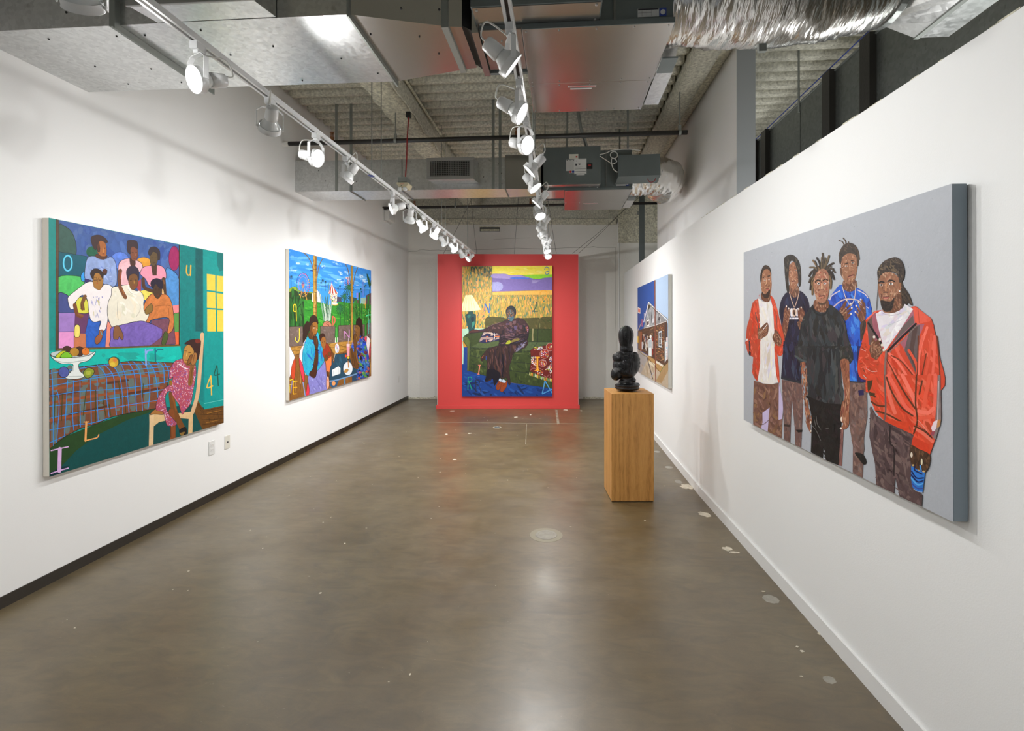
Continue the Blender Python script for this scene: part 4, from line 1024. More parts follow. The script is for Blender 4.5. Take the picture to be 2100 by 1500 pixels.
# ================================================================ the paintings
class Art:
    """flat picture built of thin overlapping paint shapes; points are measured on the canvas"""
    def __init__(self, corners, proj, n, k=.95, seed=1):
        self.q = corners; self.proj = proj; self.n = n; self.k = k; self.tf = (0, 0, 1)
        self.V = []; self.Fc = []; self.C = []; self.layer = 0; self.r = random.Random(seed); self.mot = .35; self.dz = 1.3e-6
        self.clip = [Vector((x, y)) for x, y in corners]
    def px(self, p): ox, oy, s = self.tf; return Vector((ox + p[0] / s, oy + p[1] / s))
    def clipped(self, pts):
        out = pts; c = self.clip; n = len(c); cx = sum((v for v in c), Vector((0, 0))) / n
        for i in range(n):
            a, b = c[i], c[(i + 1) % n]; e = b - a
            def side(p): return e.x * (p.y - a.y) - e.y * (p.x - a.x)
            sg = 1 if side(cx) > 0 else -1; inp = out; out = []
            if not inp: return []
            for j in range(len(inp)):
                p, q_ = inp[j], inp[(j + 1) % len(inp)]; sp, sq = sg * side(p), sg * side(q_)
                if sp >= 0: out.append(p)
                if (sp >= 0) != (sq >= 0): out.append(p + (q_ - p) * (sp / (sp - sq)))
        return out
    def add(self, pts, c, mot=None, layer=None, simple=False):
        pts = self.clipped(pts)
        cl = []
        for p in pts:
            if not cl or (p - cl[-1]).length > .02: cl.append(p)
        if len(cl) > 1 and (cl[0] - cl[-1]).length < .02: cl.pop()
        if len(cl) < 3: return
        off = (self.layer if layer is None else layer) * self.dz + 1e-4
        P3 = [self.proj(p.x, p.y) + self.n * off for p in cl]
        base = len(self.V); self.V += P3
        if simple: tris = [(0, i, i + 1) for i in range(1, len(P3) - 1)]
        else: tris = tessellate_polygon([P3])
        hx = hexc(c, self.k); m = self.mot if mot is None else mot
        for t in tris:
            a, b, d = (self.V[base + i] for i in t)
            if (b - a).cross(d - a).dot(self.n) < 0: t = (t[0], t[2], t[1])
            self.Fc.append(tuple(base + i for i in t)); self.C.append((hx[0], hx[1], hx[2], m))
    def pts(self, s): return [self.px(tuple(float(v) for v in a.split(','))) for a in s.split()]
    def poly(self, c, s, smooth=False, mot=None, line=None, lw=3):
        p = self.pts(s)
        if smooth: p = cr(p, 5, True)
        self.layer += 1; self.add(p, c, mot)
        if line: self.line_px(line, lw / self.tf[2], p + [p[0]])
        return p
    def line_px(self, c, w_, p, mot=None):
        self.layer += 1
        L = []; Rr = []
        for i, a in enumerate(p):
            d = p[min(i + 1, len(p) - 1)] - p[max(i - 1, 0)]
            if d.length < 1e-6: d = Vector((1, 0))
            d.normalize(); n = Vector((-d.y, d.x)) * w_ / 2; L.append(a + n); Rr.append(a - n)
        for i in range(len(p) - 1): self.add([L[i], L[i + 1], Rr[i + 1], Rr[i]], c, mot, simple=True)
        if w_ > 3 * .8:
            for e in (p[0], p[-1]):
                self.layer += 1; self.add([e + Vector((math.cos(t), math.sin(t))) * w_ / 2 for t in [k * math.pi / 4 for k in range(8)]], c, mot, simple=True)
    def line(self, c, w_, s, smooth=True):
        p = self.pts(s)
        if smooth and len(p) > 2: p = cr(p, 5)
        self.line_px(c, w_ / self.tf[2], p)
    def ell(self, c, x, y, rx, ry, mot=None, line=None, lw=3, ring=0):
        p = [self.px((x + rx * math.cos(t), y + ry * math.sin(t))) for t in [2 * math.pi * k / 28 for k in range(28)]]
        if ring: self.line_px(c, ring / self.tf[2], p + [p[0]]); return
        self.layer += 1; self.add(p, c, mot)
        if line: self.line_px(line, lw / self.tf[2], p + [p[0]])
    def inside(self, p, poly):
        r = False; j = len(poly) - 1
        for i in range(len(poly)):
            a, b = poly[i], poly[j]
            if (a.y > p.y) != (b.y > p.y) and p.x < (b.x - a.x) * (p.y - a.y) / (b.y - a.y) + a.x: r = not r
            j = i
        return r
    def dabs(self, n, ln, w_, ang, jit, pal, s, shard=False, smooth=False, mot=.3):
        P = self.pts(s) if isinstance(s, str) else s
        if smooth: P = cr(P, 4, True)
        pal = pal.split(); r = self.r; sc_ = self.tf[2]
        x0, x1 = min(p.x for p in P), max(p.x for p in P); y0, y1 = min(p.y for p in P), max(p.y for p in P)
        L0 = self.layer + 1; ND = max(4, min(40, n)); self.layer += ND; k = 0; tries = 0
        while k < n and tries < n * 12:
            tries += 1
            c = Vector((x0 + r.random() * (x1 - x0), y0 + r.random() * (y1 - y0)))
            if not self.inside(c, P): continue
            a = math.radians(ang + (r.random() * 2 - 1) * jit); d = Vector((math.cos(a), math.sin(a)))
            L = ln / sc_ * (.5 + r.random() * .8) / 2; W = w_ / sc_ * (.55 + r.random() * .8) / 2
            for _ in range(4):
                if self.inside(c + d * L, P) and self.inside(c - d * L, P): break
                L *= .6
            nn = Vector((-d.y, d.x))
            if not (self.inside(c + nn * W, P) and self.inside(c - nn * W, P)): W *= .45
            if shard: q_ = [c - d * L, c - d * L * (r.random() * .6) + nn * W, c + d * L * (.3 + r.random() * .5) + nn * W * r.random(), c + d * L, c + d * L * (r.random() - .3) - nn * W]
            else: q_ = [c - d * L, c - d * L * .5 + nn * W, c + d * L * .5 + nn * W, c + d * L, c + d * L * .5 - nn * W, c - d * L * .5 - nn * W]
            self.add(q_, r.choice(pal), mot, L0 + k % ND, True); k += 1
    def fill(self, c, s, n, ln, w_, ang, jit, pal, smooth=True, line=None):
        fm = .42 if (pal.startswith('a07868') or pal.startswith('6a5454')) else .62
        """base colour plus collage shards"""
        p = self.poly(c, s, smooth, line=line)
        def mixh(h, f=fm): return ''.join('%02x' % int(int(h[i:i + 2], 16) * f + int(c[i:i + 2], 16) * (1 - f)) for i in (0, 2, 4))
        self.dabs(n, ln, w_, ang, jit, ' '.join(mixh(h) for h in pal.split()), p, shard=True)
    def palm(self, c, x, y, r_, w_, n=9):
        for k in range(n):
            a = math.pi * 2 * k / n + .2; ex, ey = x + math.cos(a) * r_ * .8, y + math.sin(a) * r_ + r_ * .25
            self.line(c, w_, '%f,%f %f,%f %f,%f' % (x, y, (x + ex) / 2, (y + ey) / 2 - r_ * .2, ex, ey))
    def build(self, name, parent):
        me = bpy.data.meshes.new(name); o0 = Vector(parent.location)
        me.from_pydata([tuple(v - o0) for v in self.V], [], self.Fc)
        at = me.color_attributes.new('Col', 'FLOAT_COLOR', 'CORNER')
        flat = []
        for c in self.C: flat += list(c) * 3
        at.data.foreach_set('color', flat); me.materials.append(M['paint']); me.update()
        o = bpy.data.objects.new(name, me); col.objects.link(o); o.parent = parent; return o
def hang(name, corners, proj, n, th, edge, label, cat='painting', k=.95, seed=1):
    """corners in photo pixels on the front plane; the stretcher goes back by th"""
    P = [proj(*c) for c in corners]; root = empty(name, tuple(P[3]), label, cat)
    A = Art(corners, proj, n, k, seed)
    obj('stretched_canvas', hexa(nb(), [p - n * th for p in P], [p for p in P]), M[edge], root, bevel=.003)
    return root, A
# ---------------------------------------------------------------- left wall, large painting (girl on a chair, group portrait)
XF = XL + .043
def on_left(x, y): return on_x(x, y, XF)
root1, A = hang('painting', [(99.6, 446.5), (458, 519.6), (458.7, 867.7), (101.2, 978.7)], on_left, Vector((1, 0, 0)), .04, 'canvas',
                'large painting nearest on the left wall, girl in pink dress and fruit bowl', seed=3)
p, l, e, t = A.poly, A.line, A.ell, None
A.tf = (70, 430, 4.839)
p('078f88', '100,50 1900,400 1900,2700 100,2700')
p('3c5c9c', '243,103 1440,350 1440,1345 235,1395', mot=.6)
A.dabs(60, 200, 60, 80, 40, '34529a 4a6cae 3f60a4 4c68a0', '250,110 1430,355 1430,640 250,520')
S = lambda c, s, ln='15181c', lw=5, mot=None: p(c, s, True, mot, ln, lw)
S('35594f', '243,160 300,165 370,220 412,330 412,445 330,430 243,418', mot=.6)
p('005a6c', '243,418 525,465 525,665 243,665', line='10202a', lw=4); S('50c462', '243,668 460,665 500,720 470,770 340,860 243,830', mot=.7)
S('2fa0f0', '465,650 490,618 505,640 505,710 470,705'); S('444f8c', '243,835 320,845 350,880 340,920 400,1000 400,1025 243,1022')
p('a57fc8', '243,1025 410,1025 400,1210 243,1215', line='20182a', lw=4); p('ee9cd6', '243,1215 395,1212 395,1392 243,1395', line='20182a', lw=4)
p('6a3a66', '405,1025 545,1025 520,1200 500,1232 440,1230 400,1150'); p('cf7a50', '400,1260 460,1230 520,1235 520,1380 395,1392')
S('f4e070', '405,1155 450,1155 450,1258 402,1260'); S('ddd84a', '415,910 450,870 520,890 545,1020 440,1025 420,980')
e('0e5a3e', 575, 420, 58, 55, .9); e('5a7fd8', 850, 505, 92, 84, .8, '1c2c5c'); e('e8a030', 1085, 525, 78, 50, .5, '5a3010'); e('a0205f', 1390, 485, 55, 122, .6, '30102c')
S('4f8fcf', '1305,600 1360,595 1438,690 1438,940 1370,958 1310,850', mot=.8); p('f08a90', '1370,955 1440,945 1440,1030 1380,1037')
S('5f9a4a', '1385,1048 1415,1030 1440,1040 1440,1205 1395,1218'); p('e8683a', '1395,1215 1440,1215 1440,1340 1398,1342'); p('f0907a', '720,1095 770,1150 770,1372 705,1374'); e('e8d860', 1110, 850, 90, 50)
p('b04048', '1000,740 1060,690 1060,810 1040,815')
# back row
S('8fa4d4', '530,480 600,462 700,490 760,470 805,520 822,640 815,745 760,765 680,735 590,722 508,692 503,600', mot=.7)
A.dabs(26, 60, 10, 40, 60, '6c84cc b4c4ec 7088cc', '560,560 760,560 780,720 560,700')
S('5a3018', '625,440 715,450 722,475 690,495 640,487 608,465', lw=3); S('a8622c', '620,345 660,308 705,330 718,400 712,458 690,466 655,458 628,420', lw=3)
S('5a2c18', '622,350 640,330 650,380 648,420 630,410'); S('3a2220', '562,300 580,262 640,252 690,272 728,312 715,332 660,308 628,345 612,402 582,368', lw=3)
l('5f2a1a', 6, '640,375 662,372'); l('3a1c10', 5, '648,388 668,392'); l('3a1c10', 5, '690,385 708,382'); l('c8843c', 7, '684,380 690,418 680,424'); l('6a2a20', 6, '676,440 700,440')
S('f4bcc4', '835,560 860,510 930,485 1005,500 1070,540 1072,625 1000,600 935,640 945,755 870,752 838,640', mot=.6)
S('4a2a1c', '950,480 1000,500 1000,558 960,560', lw=3); S('7e4830', '948,385 1000,360 1026,400 1026,470 1000,510 965,492 950,430', lw=3)
S('36242a', '920,330 940,305 1010,310 1030,350 1026,392 980,365 955,392 955,440 928,420', lw=3); l('2a1410', 4, '968,425 986,425'); l('2a1410', 4, '1005,425 1020,422'); l('5a2018', 5, '985,485 1005,487'); l('b06a4a', 6, '998,425 1004,458')
S('ef98ae', '1055,620 1085,572 1160,555 1250,555 1300,600 1308,680 1262,690 1250,760 1150,760 1105,690 1060,650')
p('4a3020', '1160,548 1220,545 1216,655 1175,655'); S('5f4a2c', '1150,440 1190,418 1226,450 1222,520 1190,560 1155,532', lw=3)
S('34282c', '1133,430 1150,380 1200,370 1245,408 1248,490 1228,497 1222,442 1180,418 1150,460', lw=3); l('221810', 4, '1165,480 1182,480'); l('221810', 4, '1200,480 1215,480'); l('3a2018', 5, '1175,530 1205,530')
l('6f3e22', 36, '855,605 845,690 850,770'); l('a04c30', 10, '862,620 856,690'); l('7a4a28', 40, '855,780 880,830 905,875'); l('4a2614', 5, '880,800 895,840')
l('55351f', 34, '1080,690 1095,775 1180,812'); l('50341c', 38, '1285,690 1295,845'); l('8a5a38', 8, '1285,700 1290,740')
l('e0b070', 20, '1272,800 1280,840'); S('3a2a70', '505,690 560,702 590,722 585,735 515,722')
# front row
p('2a62c4', '540,1075 600,1115 655,1115 640,1195 722,1150 705,1372 515,1377 512,1200', mot=.8, line='102048')
S('f3ebeb', '520,725 590,722 640,800 700,742 775,768 800,850 765,900 735,1000 728,1110 700,1200 642,1195 662,1110 600,1118 560,1090 540,1000 528,900 480,850 425,900 395,945 392,985 358,985 333,900 345,860 430,790', mot=.15)
A.dabs(30, 46, 5, 88, 12, '5a62b4 c8b850 9a9ad0 d8d8d8', '560,860 680,860 660,1080 580,1080')
S('a87430', '582,652 630,628 680,660 682,740 655,795 620,790 590,760', lw=3); S('33211a', '556,640 580,595 630,588 690,622 722,598 718,642 690,652 682,690 640,628 600,640 582,690', lw=3); e('5a2c18', 700, 612, 22, 24)
l('2a160c', 4, '595,700 615,700'); l('2a160c', 4, '640,698 660,698'); e('2a160c', 605, 690, 16, 18, ring=3); e('2a160c', 652, 688, 15, 18, ring=3); l('c03a28', 7, '618,735 632,732'); l('6a3c18', 4, '630,690 628,722')
l('7a4420', 38, '402,948 425,1035 465,1062'); l('8a5430', 20, '440,1040 480,1055'); l('7a5026', 36, '505,862 478,930 480,985'); l('5a3618', 6, '470,940 462,990'); l('5a3618', 6, '492,940 500,1000')
S('a05c34', '650,1200 686,1202 668,1290 628,1338 602,1318 608,1270 638,1240', lw=4); l('50a0b0', 9, '658,1205 675,1245')
S('ece5d2', '775,775 860,758 930,748 990,800 1060,820 1090,880 1088,960 1145,1040 1115,1115 1000,1112 900,1140 820,1155 770,1168 728,1050 733,930 765,850', mot=.2)
A.dabs(22, 120, 40, 70, 40, 'f4eee0 e0dcc4 f0e4cc', '800,800 1040,850 1040,1080 800,1120'); l('b8b09c', 5, '830,900 825,1020 835,1100'); l('b8b09c', 5, '1050,940 1050,1000 1010,1070')
S('33283a', '914,620 940,572 990,560 1036,600 1038,700 1005,640 955,655 932,705', lw=3); S('7a5028', '935,680 970,640 1020,650 1032,720 1012,780 975,797 945,760', lw=3)
l('221408', 5, '950,705 970,700'); l('221408', 5, '1000,700 1018,702'); l('221408', 4, '952,692 972,686'); l('8a3428', 7, '985,760 1005,758'); l('b8843c', 8, '990,705 993,735')
l('f8f3e6', 18, '935,752 950,805 985,835 1040,815'); l('b0a890', 4, '930,790 960,830 1000,842')
l('7a4a28', 38, '852,770 880,830 905,872'); l('a8622c', 12, '875,800 890,835')
S('7a62b6', '760,1180 830,1155 980,1120 1080,1108 1200,1150 1272,1190 1265,1262 1200,1320 1100,1362 775,1372 758,1280', mot=.9, ln='20183c')
S('8a5a36', '800,1160 840,1158 882,1240 882,1288 862,1290 845,1260 830,1292 812,1288 788,1285 785,1220', lw=4)
p('7a4a5c', '1165,1100 1335,1080 1388,1150 1405,1335 1150,1352 1268,1265 1272,1190 1160,1130', mot=.8, line='28182a')
S('cf7a3e', '1150,850 1200,835 1225,885 1260,845 1320,850 1365,930 1388,1100 1372,1200 1320,1225 1335,1078 1170,1095 1150,1120 1112,1115 1140,1040 1090,1000 1100,920', mot=.9)
l('8a4a20', 4, '1200,960 1300,950 1360,960'); l('8a4a20', 4, '1335,980 1340,1080')
S('4a3220', '1180,760 1220,735 1264,770 1262,840 1225,886 1185,840', lw=3); S('22182e', '1155,740 1170,700 1220,683 1272,712 1274,775 1245,782 1205,738 1178,785', lw=3)
l('1a100a', 4, '1198,790 1212,790'); l('1a100a', 4, '1232,790 1248,790'); l('7a2c20', 5, '1215,850 1235,850')
S('8a6a30', '1108,980 1160,935 1176,965 1172,1010 1120,1042 1098,1022', lw=4); S('4a5a28', '1300,1210 1332,1250 1300,1340 1265,1335 1275,1270', lw=4)
l('3c2c1c', 10, '1440,350 1440,1347', False); p('5a442c', '218,98 243,103 238,1398 212,1402', mot=.8, line='221a10'); p('6b5a2a', '212,1400 238,1378 700,1368 1450,1340 1450,1358 700,1388 380,1400', mot=.9, line='3a2c14', lw=3)
# doors at the right
p('00807e', '1453,352 1600,384 1600,1500 1453,1500', mot=.5); p('0a5e60', '1600,384 1675,400 1680,1500 1600,1500', mot=.6); p('069a95', '1675,400 1900,440 1900,1900 1680,1900', mot=.4); p('067674', '1815,420 1900,440 1900,600 1840,612 1820,560')
for q_ in ('1713,638 1797,650 1797,808 1715,800', '1811,655 1890,664 1890,820 1811,812', '1715,815 1797,825 1800,980 1715,975', '1811,830 1890,840 1890,988 1814,982', '1717,990 1800,995 1802,1213 1718,1210', '1815,998 1890,1000 1890,1220 1816,1215'): p('f3d14c', q_, mot=.3)
e('5fd0f0', 333, 532, 42, 76, ring=15); l('e8b43c', 12, '1515,555 1511,620 1528,652 1552,640'); l('e8b43c', 12, '1554,555 1550,655')
# lower half
A.tf = (70, 680, 4.6875)
p('00bfb1', '147,190 1405,142 1430,300 1340,302 940,284 620,332 147,370', mot=.3); A.dabs(14, 140, 40, 0, 15, '10a89c 00ccbc', '640,200 1380,180 1380,280 640,300')
p('004e4d', '147,1130 147,1450 1850,1000 1700,760 1545,700 1170,740', mot=.35); p('23481f', '147,1130 300,1010 600,890 880,790 1170,735 1110,780 900,850 600,1000 400,1150 270,1290 147,1390', mot=.5)
p('012f3a', '147,1400 147,1360 270,1300 340,1290 200,1400')
T = p('7c4a30', '147,370 400,345 700,312 930,285 1100,290 1335,302 1300,430 1280,520 1215,620 1165,742 1040,766 880,792 740,825 600,890 440,935 300,1010 220,1070 147,1130', mot=.5, line='0c1a18', lw=6)
for s in ('190,380 200,560', '345,350 340,380', '345,470 335,560', '480,400 490,520', '640,350 660,480', '800,320 830,420', '900,390 930,500', '1090,310 1130,400', '1210,320 1240,420', '200,650 192,820', '335,640 322,800', '470,560 470,680', '640,560 645,660', '720,520 740,620', '795,620 800,740', '930,460 940,590', '1060,440 1068,560', '1170,430 1180,560', '190,900 190,1050', '325,880 312,960', '470,720 460,860', '640,720 650,830', '940,640 950,740', '1090,600 1080,720', '560,430 600,500', '1000,330 1040,420'): l('68746e', 56, s, False)
for s in ('147,690 450,640 800,590 1230,540', '147,860 420,800 720,740 1180,670', '147,560 500,500 900,440 1290,420'): l('97502a', 26, s)
for s in ('147,620 420,580', '700,500 900,470', '900,600 1200,550', '330,800 700,720'): l('5a3020', 20, s)
for s in ('165,370 178,560 185,1100', '215,560 240,700 215,1070', '320,470 310,680 290,1000', '378,470 370,800 380,950', '440,480 440,700 445,920', '540,450 545,700 550,900', '605,430 605,640 615,870', '475,335 520,372', '605,322 690,430 695,620 720,822', '670,314 760,430 775,640 790,805', '740,308 820,430 850,640 850,795', '830,300 880,440 900,640 912,785', '900,290 960,400 975,600 985,768', '945,288 1010,360 1030,520 1040,764', '1030,290 1090,360 1112,560 1092,752', '1090,292 1150,370 1180,520 1190,650', '1180,298 1240,350 1250,500', '1250,302 1290,380 1285,470',
          '147,405 430,357 700,322 1000,316 1200,318', '147,460 450,440 700,412 1000,366 1310,335', '147,530 400,480 700,432 1000,405 1300,375', '147,622 400,580 700,560 1000,530 1290,482', '147,720 450,690 720,650 1000,605 1240,560', '147,835 420,780 720,740 1000,692 1200,660', '147,950 400,902 560,880 720,832', '147,1072 300,1002'): l('2090e6', 6.5, s)
for s in ('200,600 190,900', '500,560 470,810', '590,560 590,870', '660,650 690,820', '810,480 832,650', '870,620 880,785', '420,700 425,930', '1050,500 1040,640', '720,700 735,810', '270,600 262,860'): l('3c4618', 8, s)
p('088482', '1545,0 1628,0 1636,692 1558,622'); p('069a95', '1628,0 1850,0 1850,705 1636,752 1628,690', mot=.4); l('70d4cc', 4, '1632,695 1850,650'); l('0a4444', 4, '1628,0 1634,690', False)
p('6a4418', '1560,640 1628,752 1850,708 1850,900 1620,950 1540,770', mot=.8)
for s in ('1570,690 1625,770 1850,720', '1585,740 1640,800 1850,760', '1600,800 1850,800', '1610,850 1850,840', '1615,900 1850,870', '1700,740 1720,780', '1760,780 1775,830', '1680,830 1690,880', '1730,840 1740,880'): l('3a2208', 4, s, False)
l('a8742c', 5, '1660,790 1800,760'); l('a8742c', 5, '1650,880 1780,850')
# chair and girl
l('dcb48a', 36, '1616,28 1596,330 1570,600 1520,780'); p('e0bc8a', '1105,798 1240,772 1300,800 1530,770 1520,845 1380,832 1200,872 1150,912 1108,905', mot=.5); l('e4c294', 42, '1130,810 1122,1115', False); l('e0bb88', 40, '1506,810 1500,1000', False)
S('ad7438', '1110,800 1180,738 1245,770 1240,800 1160,795'); p('0a4a48', '1152,910 1200,874 1290,858 1300,1070 1150,1090')
l('7a481c', 56, '1320,600 1345,760 1425,935'); l('8e5420', 16, '1330,620 1365,760'); l('8a4a20', 52, '1318,770 1332,900 1332,1050'); l('5c3010', 8, '1305,800 1315,1020')
e('8a6a30', 1425, 975, 26, 34); S('151515', '1398,945 1450,918 1466,950 1462,990 1430,1010 1448,965 1400,975', lw=2)
D = S('b44c64', '1385,272 1440,268 1470,335 1540,300 1556,400 1530,560 1505,690 1450,762 1420,795 1385,690 1330,600 1296,575 1262,620 1265,700 1290,790 1372,890 1280,905 1240,780 1170,752 1190,640 1240,560 1300,510 1335,440 1302,462 1300,380 1340,300', ln='3a1830', lw=4)
A.dabs(420, 17, 3.4, 80, 12, 'f2d8e2 6a58b8 d8686a f4e4ea', D, mot=.1); A.dabs(420, 17, 3.4, 5, 14, 'f2d8e2 d8606a 7464bc', D, mot=.1)
l('f4dce4', 8, '1390,310 1440,350 1480,360'); S('e08cA4', '1330,585 1360,640 1405,700 1385,690 1330,610', 'b44c64')
S('3a1e1a', '1445,120 1490,85 1550,75 1598,85 1597,160 1578,262 1540,272 1532,185 1480,130', lw=3); e('7a2c1c', 1572, 92, 26, 22)
S('bd8840', '1448,150 1490,128 1532,180 1532,232 1500,300 1455,312 1428,265 1436,200', lw=3); p('8a5424', '1450,300 1500,298 1500,330 1465,338'); S('8a5424', '1500,230 1530,240 1505,300 1470,312')
l('221008', 5, '1445,200 1466,198'); l('221008', 5, '1482,205 1508,202'); l('2a140a', 4, '1442,186 1468,184'); l('e0b868', 7, '1468,205 1464,240'); l('6a2018', 8, '1450,276 1480,276')
l('8a5a2a', 42, '1545,250 1520,330 1498,505'); S('a8703a', '1535,208 1565,220 1555,300 1520,325 1508,285', lw=3); l('4a2812', 4, '1540,225 1525,300'); l('5a3416', 5, '1520,350 1500,500'); e('9a6a20', 1312, 495, 16, 26)
# bowl of fruit
e('c4d0d0', 370, 218, 214, 40, .2, '1a2020'); e('4a2a1e', 315, 172, 42, 32, .5, '14100c'); e('4a2a1e', 435, 192, 44, 48, .5, '14100c'); e('e07a2a', 494, 192, 37, 38, .4, '3a1808'); e('b8862a', 386, 198, 45, 42, .5, '2a1a08')
S('c8d020', '203,245 262,190 312,195 255,250'); S('7ec828', '248,250 300,195 345,215 362,250'); l('2a1608', 5, '492,172 496,186')
S('e9eeea', '150,222 205,252 370,252 520,232 586,192 575,222 520,280 432,310 438,378 482,420 462,446 380,460 303,450 312,425 360,378 368,315 260,310 190,272', '10181c', 5, .15); l('b0bcb8', 8, '200,280 320,300 500,275'); l('b4beba', 6, '325,435 460,430'); l('c0c8c4', 10, '375,330 372,385')
e('4f5aa0', 284, 392, 50, 52, .7, '0c1020', 5); S('8a9a2a', '470,400 505,355 540,352 578,382 548,435 500,448', mot=.7); e('b0b840', 520, 400, 26, 22); e('10544e', 766, 292, 58, 50, .1); e('d4a42c', 762, 297, 46, 48, .6, '7a5010'); e('e4c440', 752, 318, 28, 20); e('d8803a', 775, 275, 20, 16)
l('8fa8ee', 15, '1070,175 1075,325'); l('8fa8ee', 15, '1075,215 1095,185 1138,180'); l('0a7484', 13, '1162,163 1167,285'); l('0a7484', 13, '1166,200 1190,174 1235,174')
l('f2c24c', 11, '1698,425 1660,540 1720,522'); l('f2c24c', 11, '1698,425 1705,615', False); l('1c5444', 10, '1757,325 1730,418 1785,410'); l('1c5444', 10, '1757,325 1770,525', False)
l('f4ac62', 20, '500,872 492,1052', False); l('f4ac62', 11, '482,1052 555,1035 605,1020 622,990'); l('f4ac62', 9, '474,872 526,870')
l('e4b8ea', 36, '246,1130 240,1345', False); l('e4b8ea', 11, '158,1148 240,1128 330,1110'); l('e4b8ea', 11, '158,1368 240,1340 330,1314')
A.build('painted_surface', root1)

# ---------------------------------------------------------------- left wall, second painting (fairground, table)
root2, A = hang('painting', [(592.8, 510.4), (761, 555), (761.1, 771.7), (593.4, 822.3)], on_left, Vector((1, 0, 0)), .04, 'canvas',
                'painting further along the left wall, ferris wheel and women at a table', seed=5)
p, l, e = A.poly, A.line, A.ell
S = lambda c, s, ln='1a1614', lw=5, mot=None: p(c, s, True, mot, ln, lw)
A.tf = (580, 500, 8.824)
p('3590e6', '90,60 1650,480 1650,1600 90,1600', mot=.25)
A.dabs(90, 260, 40, 12, 14, '2f88e4 4fa4ec 66b2f0 2a7cdc 58acee', '115,100 1590,480 1590,850 115,800')
for s in ('220,350 290,340 320,362 250,380', '410,370 440,345 480,370 450,398', '700,400 760,390 770,440 720,450', '860,310 1000,350 1110,400 960,380', '1000,500 1060,500 1090,570 1040,590', '1110,490 1180,510 1180,570 1130,540', '930,650 1100,650 1090,740 950,730', '1370,560 1450,560 1470,620 1380,610', '1400,640 1520,650 1540,710 1450,690', '120,470 260,465 250,495 130,490'): A.dabs(16, 60, 20, 10, 25, '88c0f2 a8d2f6 6cb0ee c4e0f8', s, smooth=True, mot=.5)
S('8aa428', '113,830 200,775 250,790 300,850 420,880 540,885 540,930 113,930', '4a5a18'); p('2f8a2c', '90,880 420,900 700,1070 900,1125 1010,1050 1330,1080 1650,1100 1650,1700 90,1700', mot=.7)
A.dabs(160, 90, 18, 15, 30, '2f8f2c 48a834 267a28 3c9c30 1f6a24', '380,1040 700,1075 900,1130 1220,1090 1590,1120 1590,1490 380,1490')
p('2a3c1e', '113,880 200,830 280,870 420,885 535,900 530,1015 300,1010 113,1000', mot=.8)
p('e6dfda', '530,900 590,860 625,840 690,930 700,1068 530,1048', line='4a3a30', lw=3); p('38404c', '615,965 628,965 628,1060 616,1058'); l('b0a8a8', 4, '560,900 690,930')
p('8a84d8', '1330,890 1362,890 1362,985 1330,985'); p('46465c', '975,955 1060,970 1060,1055 975,1050'); p('5c4650', '1500,940 1597,890 1620,1110 1500,1090', mot=.6); p('94bcac', '1410,980 1502,975 1502,1092 1410,1092'); p('6a5048', '1330,1020 1390,1025 1390,1085 1330,1085'); p('2a4c54', '1200,950 1340,990 1340,1050 1220,1080')
# wires, ferris wheel, carousel, tower
for s in ('470,695 640,735 850,770 1150,825 1590,825', '470,740 700,760 900,805 1150,838 1590,845', '480,700 560,745 640,735 720,775 830,765'): l('1c3a6a', 3.5, s)
for k in range(14):
    a = math.pi * k / 14; l('2a4a8c', 2.6, '%f,%f %f,%f' % (365 - 118 * math.cos(a), 742 - 214 * math.sin(a), 365 + 118 * math.cos(a), 742 + 214 * math.sin(a)), False)
e('1e3064', 365, 742, 120, 216, ring=7); e('d8685a', 365, 742, 80, 145, ring=4); e('a87848', 365, 742, 26, 48, ring=6); e('d8484a', 365, 745, 10, 18)
cc = ['e04848', 'e8903c', 'e8d040', '4aa85a', '3a6ad8', 'b080e0', 'e85a70', 'e8b43c']
for k in range(26):
    a = 2 * math.pi * k / 26; e(cc[int(k / 3.3) % 8], 365 + 112 * math.cos(a), 752 + 208 * math.sin(a), 7, 13, .1)
l('c8983a', 10, '362,760 312,1010'); l('c8983a', 10, '370,760 437,1025'); l('c8983a', 6, '340,890 372,915 412,880'); l('1a1a2a', 4, '455,680 455,880', False)
p('d9d2b8', '842,890 985,890 975,1092 888,1092', mot=.3); A.dabs(60, 26, 14, 60, 80, 'e8c040 4a6ac8 c83a3a f4f0e8 3a8a4a e8e0c0 5a3a70', '842,895 985,895 975,1085 888,1085')
S('f0ece4', '884,715 905,770 950,840 990,905 838,905 850,830', 'a8342a', 3)
for s in ('884,730 850,830 838,905 865,905', '886,730 888,905 915,905 905,800', '890,740 930,830 950,905 985,905 945,830'): p('b4402c', s)
l('c83a3a', 6, '884,690 884,725', False); e('d8a838', 940, 1097, 60, 26, .3, '6a4a10'); e('f4ead0', 938, 1088, 52, 16)
l('d86c52', 12, '1178,640 1180,785', False); e('e8ccc8', 1172, 620, 36, 20, .2, 'a05a4a'); e('7a5a90', 1172, 622, 20, 10); A.dabs(14, 60, 4, 75, 20, 'e8a8a8 e89080', '1110,640 1200,640 1210,770 1110,760')
l('9a5ab0', 5, '1452,690 1452,960', False); e('e8e8f4', 1345, 750, 26, 7)
for (x, y, r_, b_) in ((150, 600, 42, 880), (722, 665, 30, 850), (693, 702, 24, 860), (770, 692, 26, 860), (1000, 805, 24, 960), (1033, 770, 22, 960), (1410, 820, 22, 980), (1500, 752, 20, 960), (1476, 775, 18, 950), (1428, 870, 16, 990)):
    l('2a4a4a', 4, '%d,%d %d,%d' % (x, y, x + 2, b_), False); A.palm('1c4038', x, y, r_, 7 if r_ > 28 else 5)
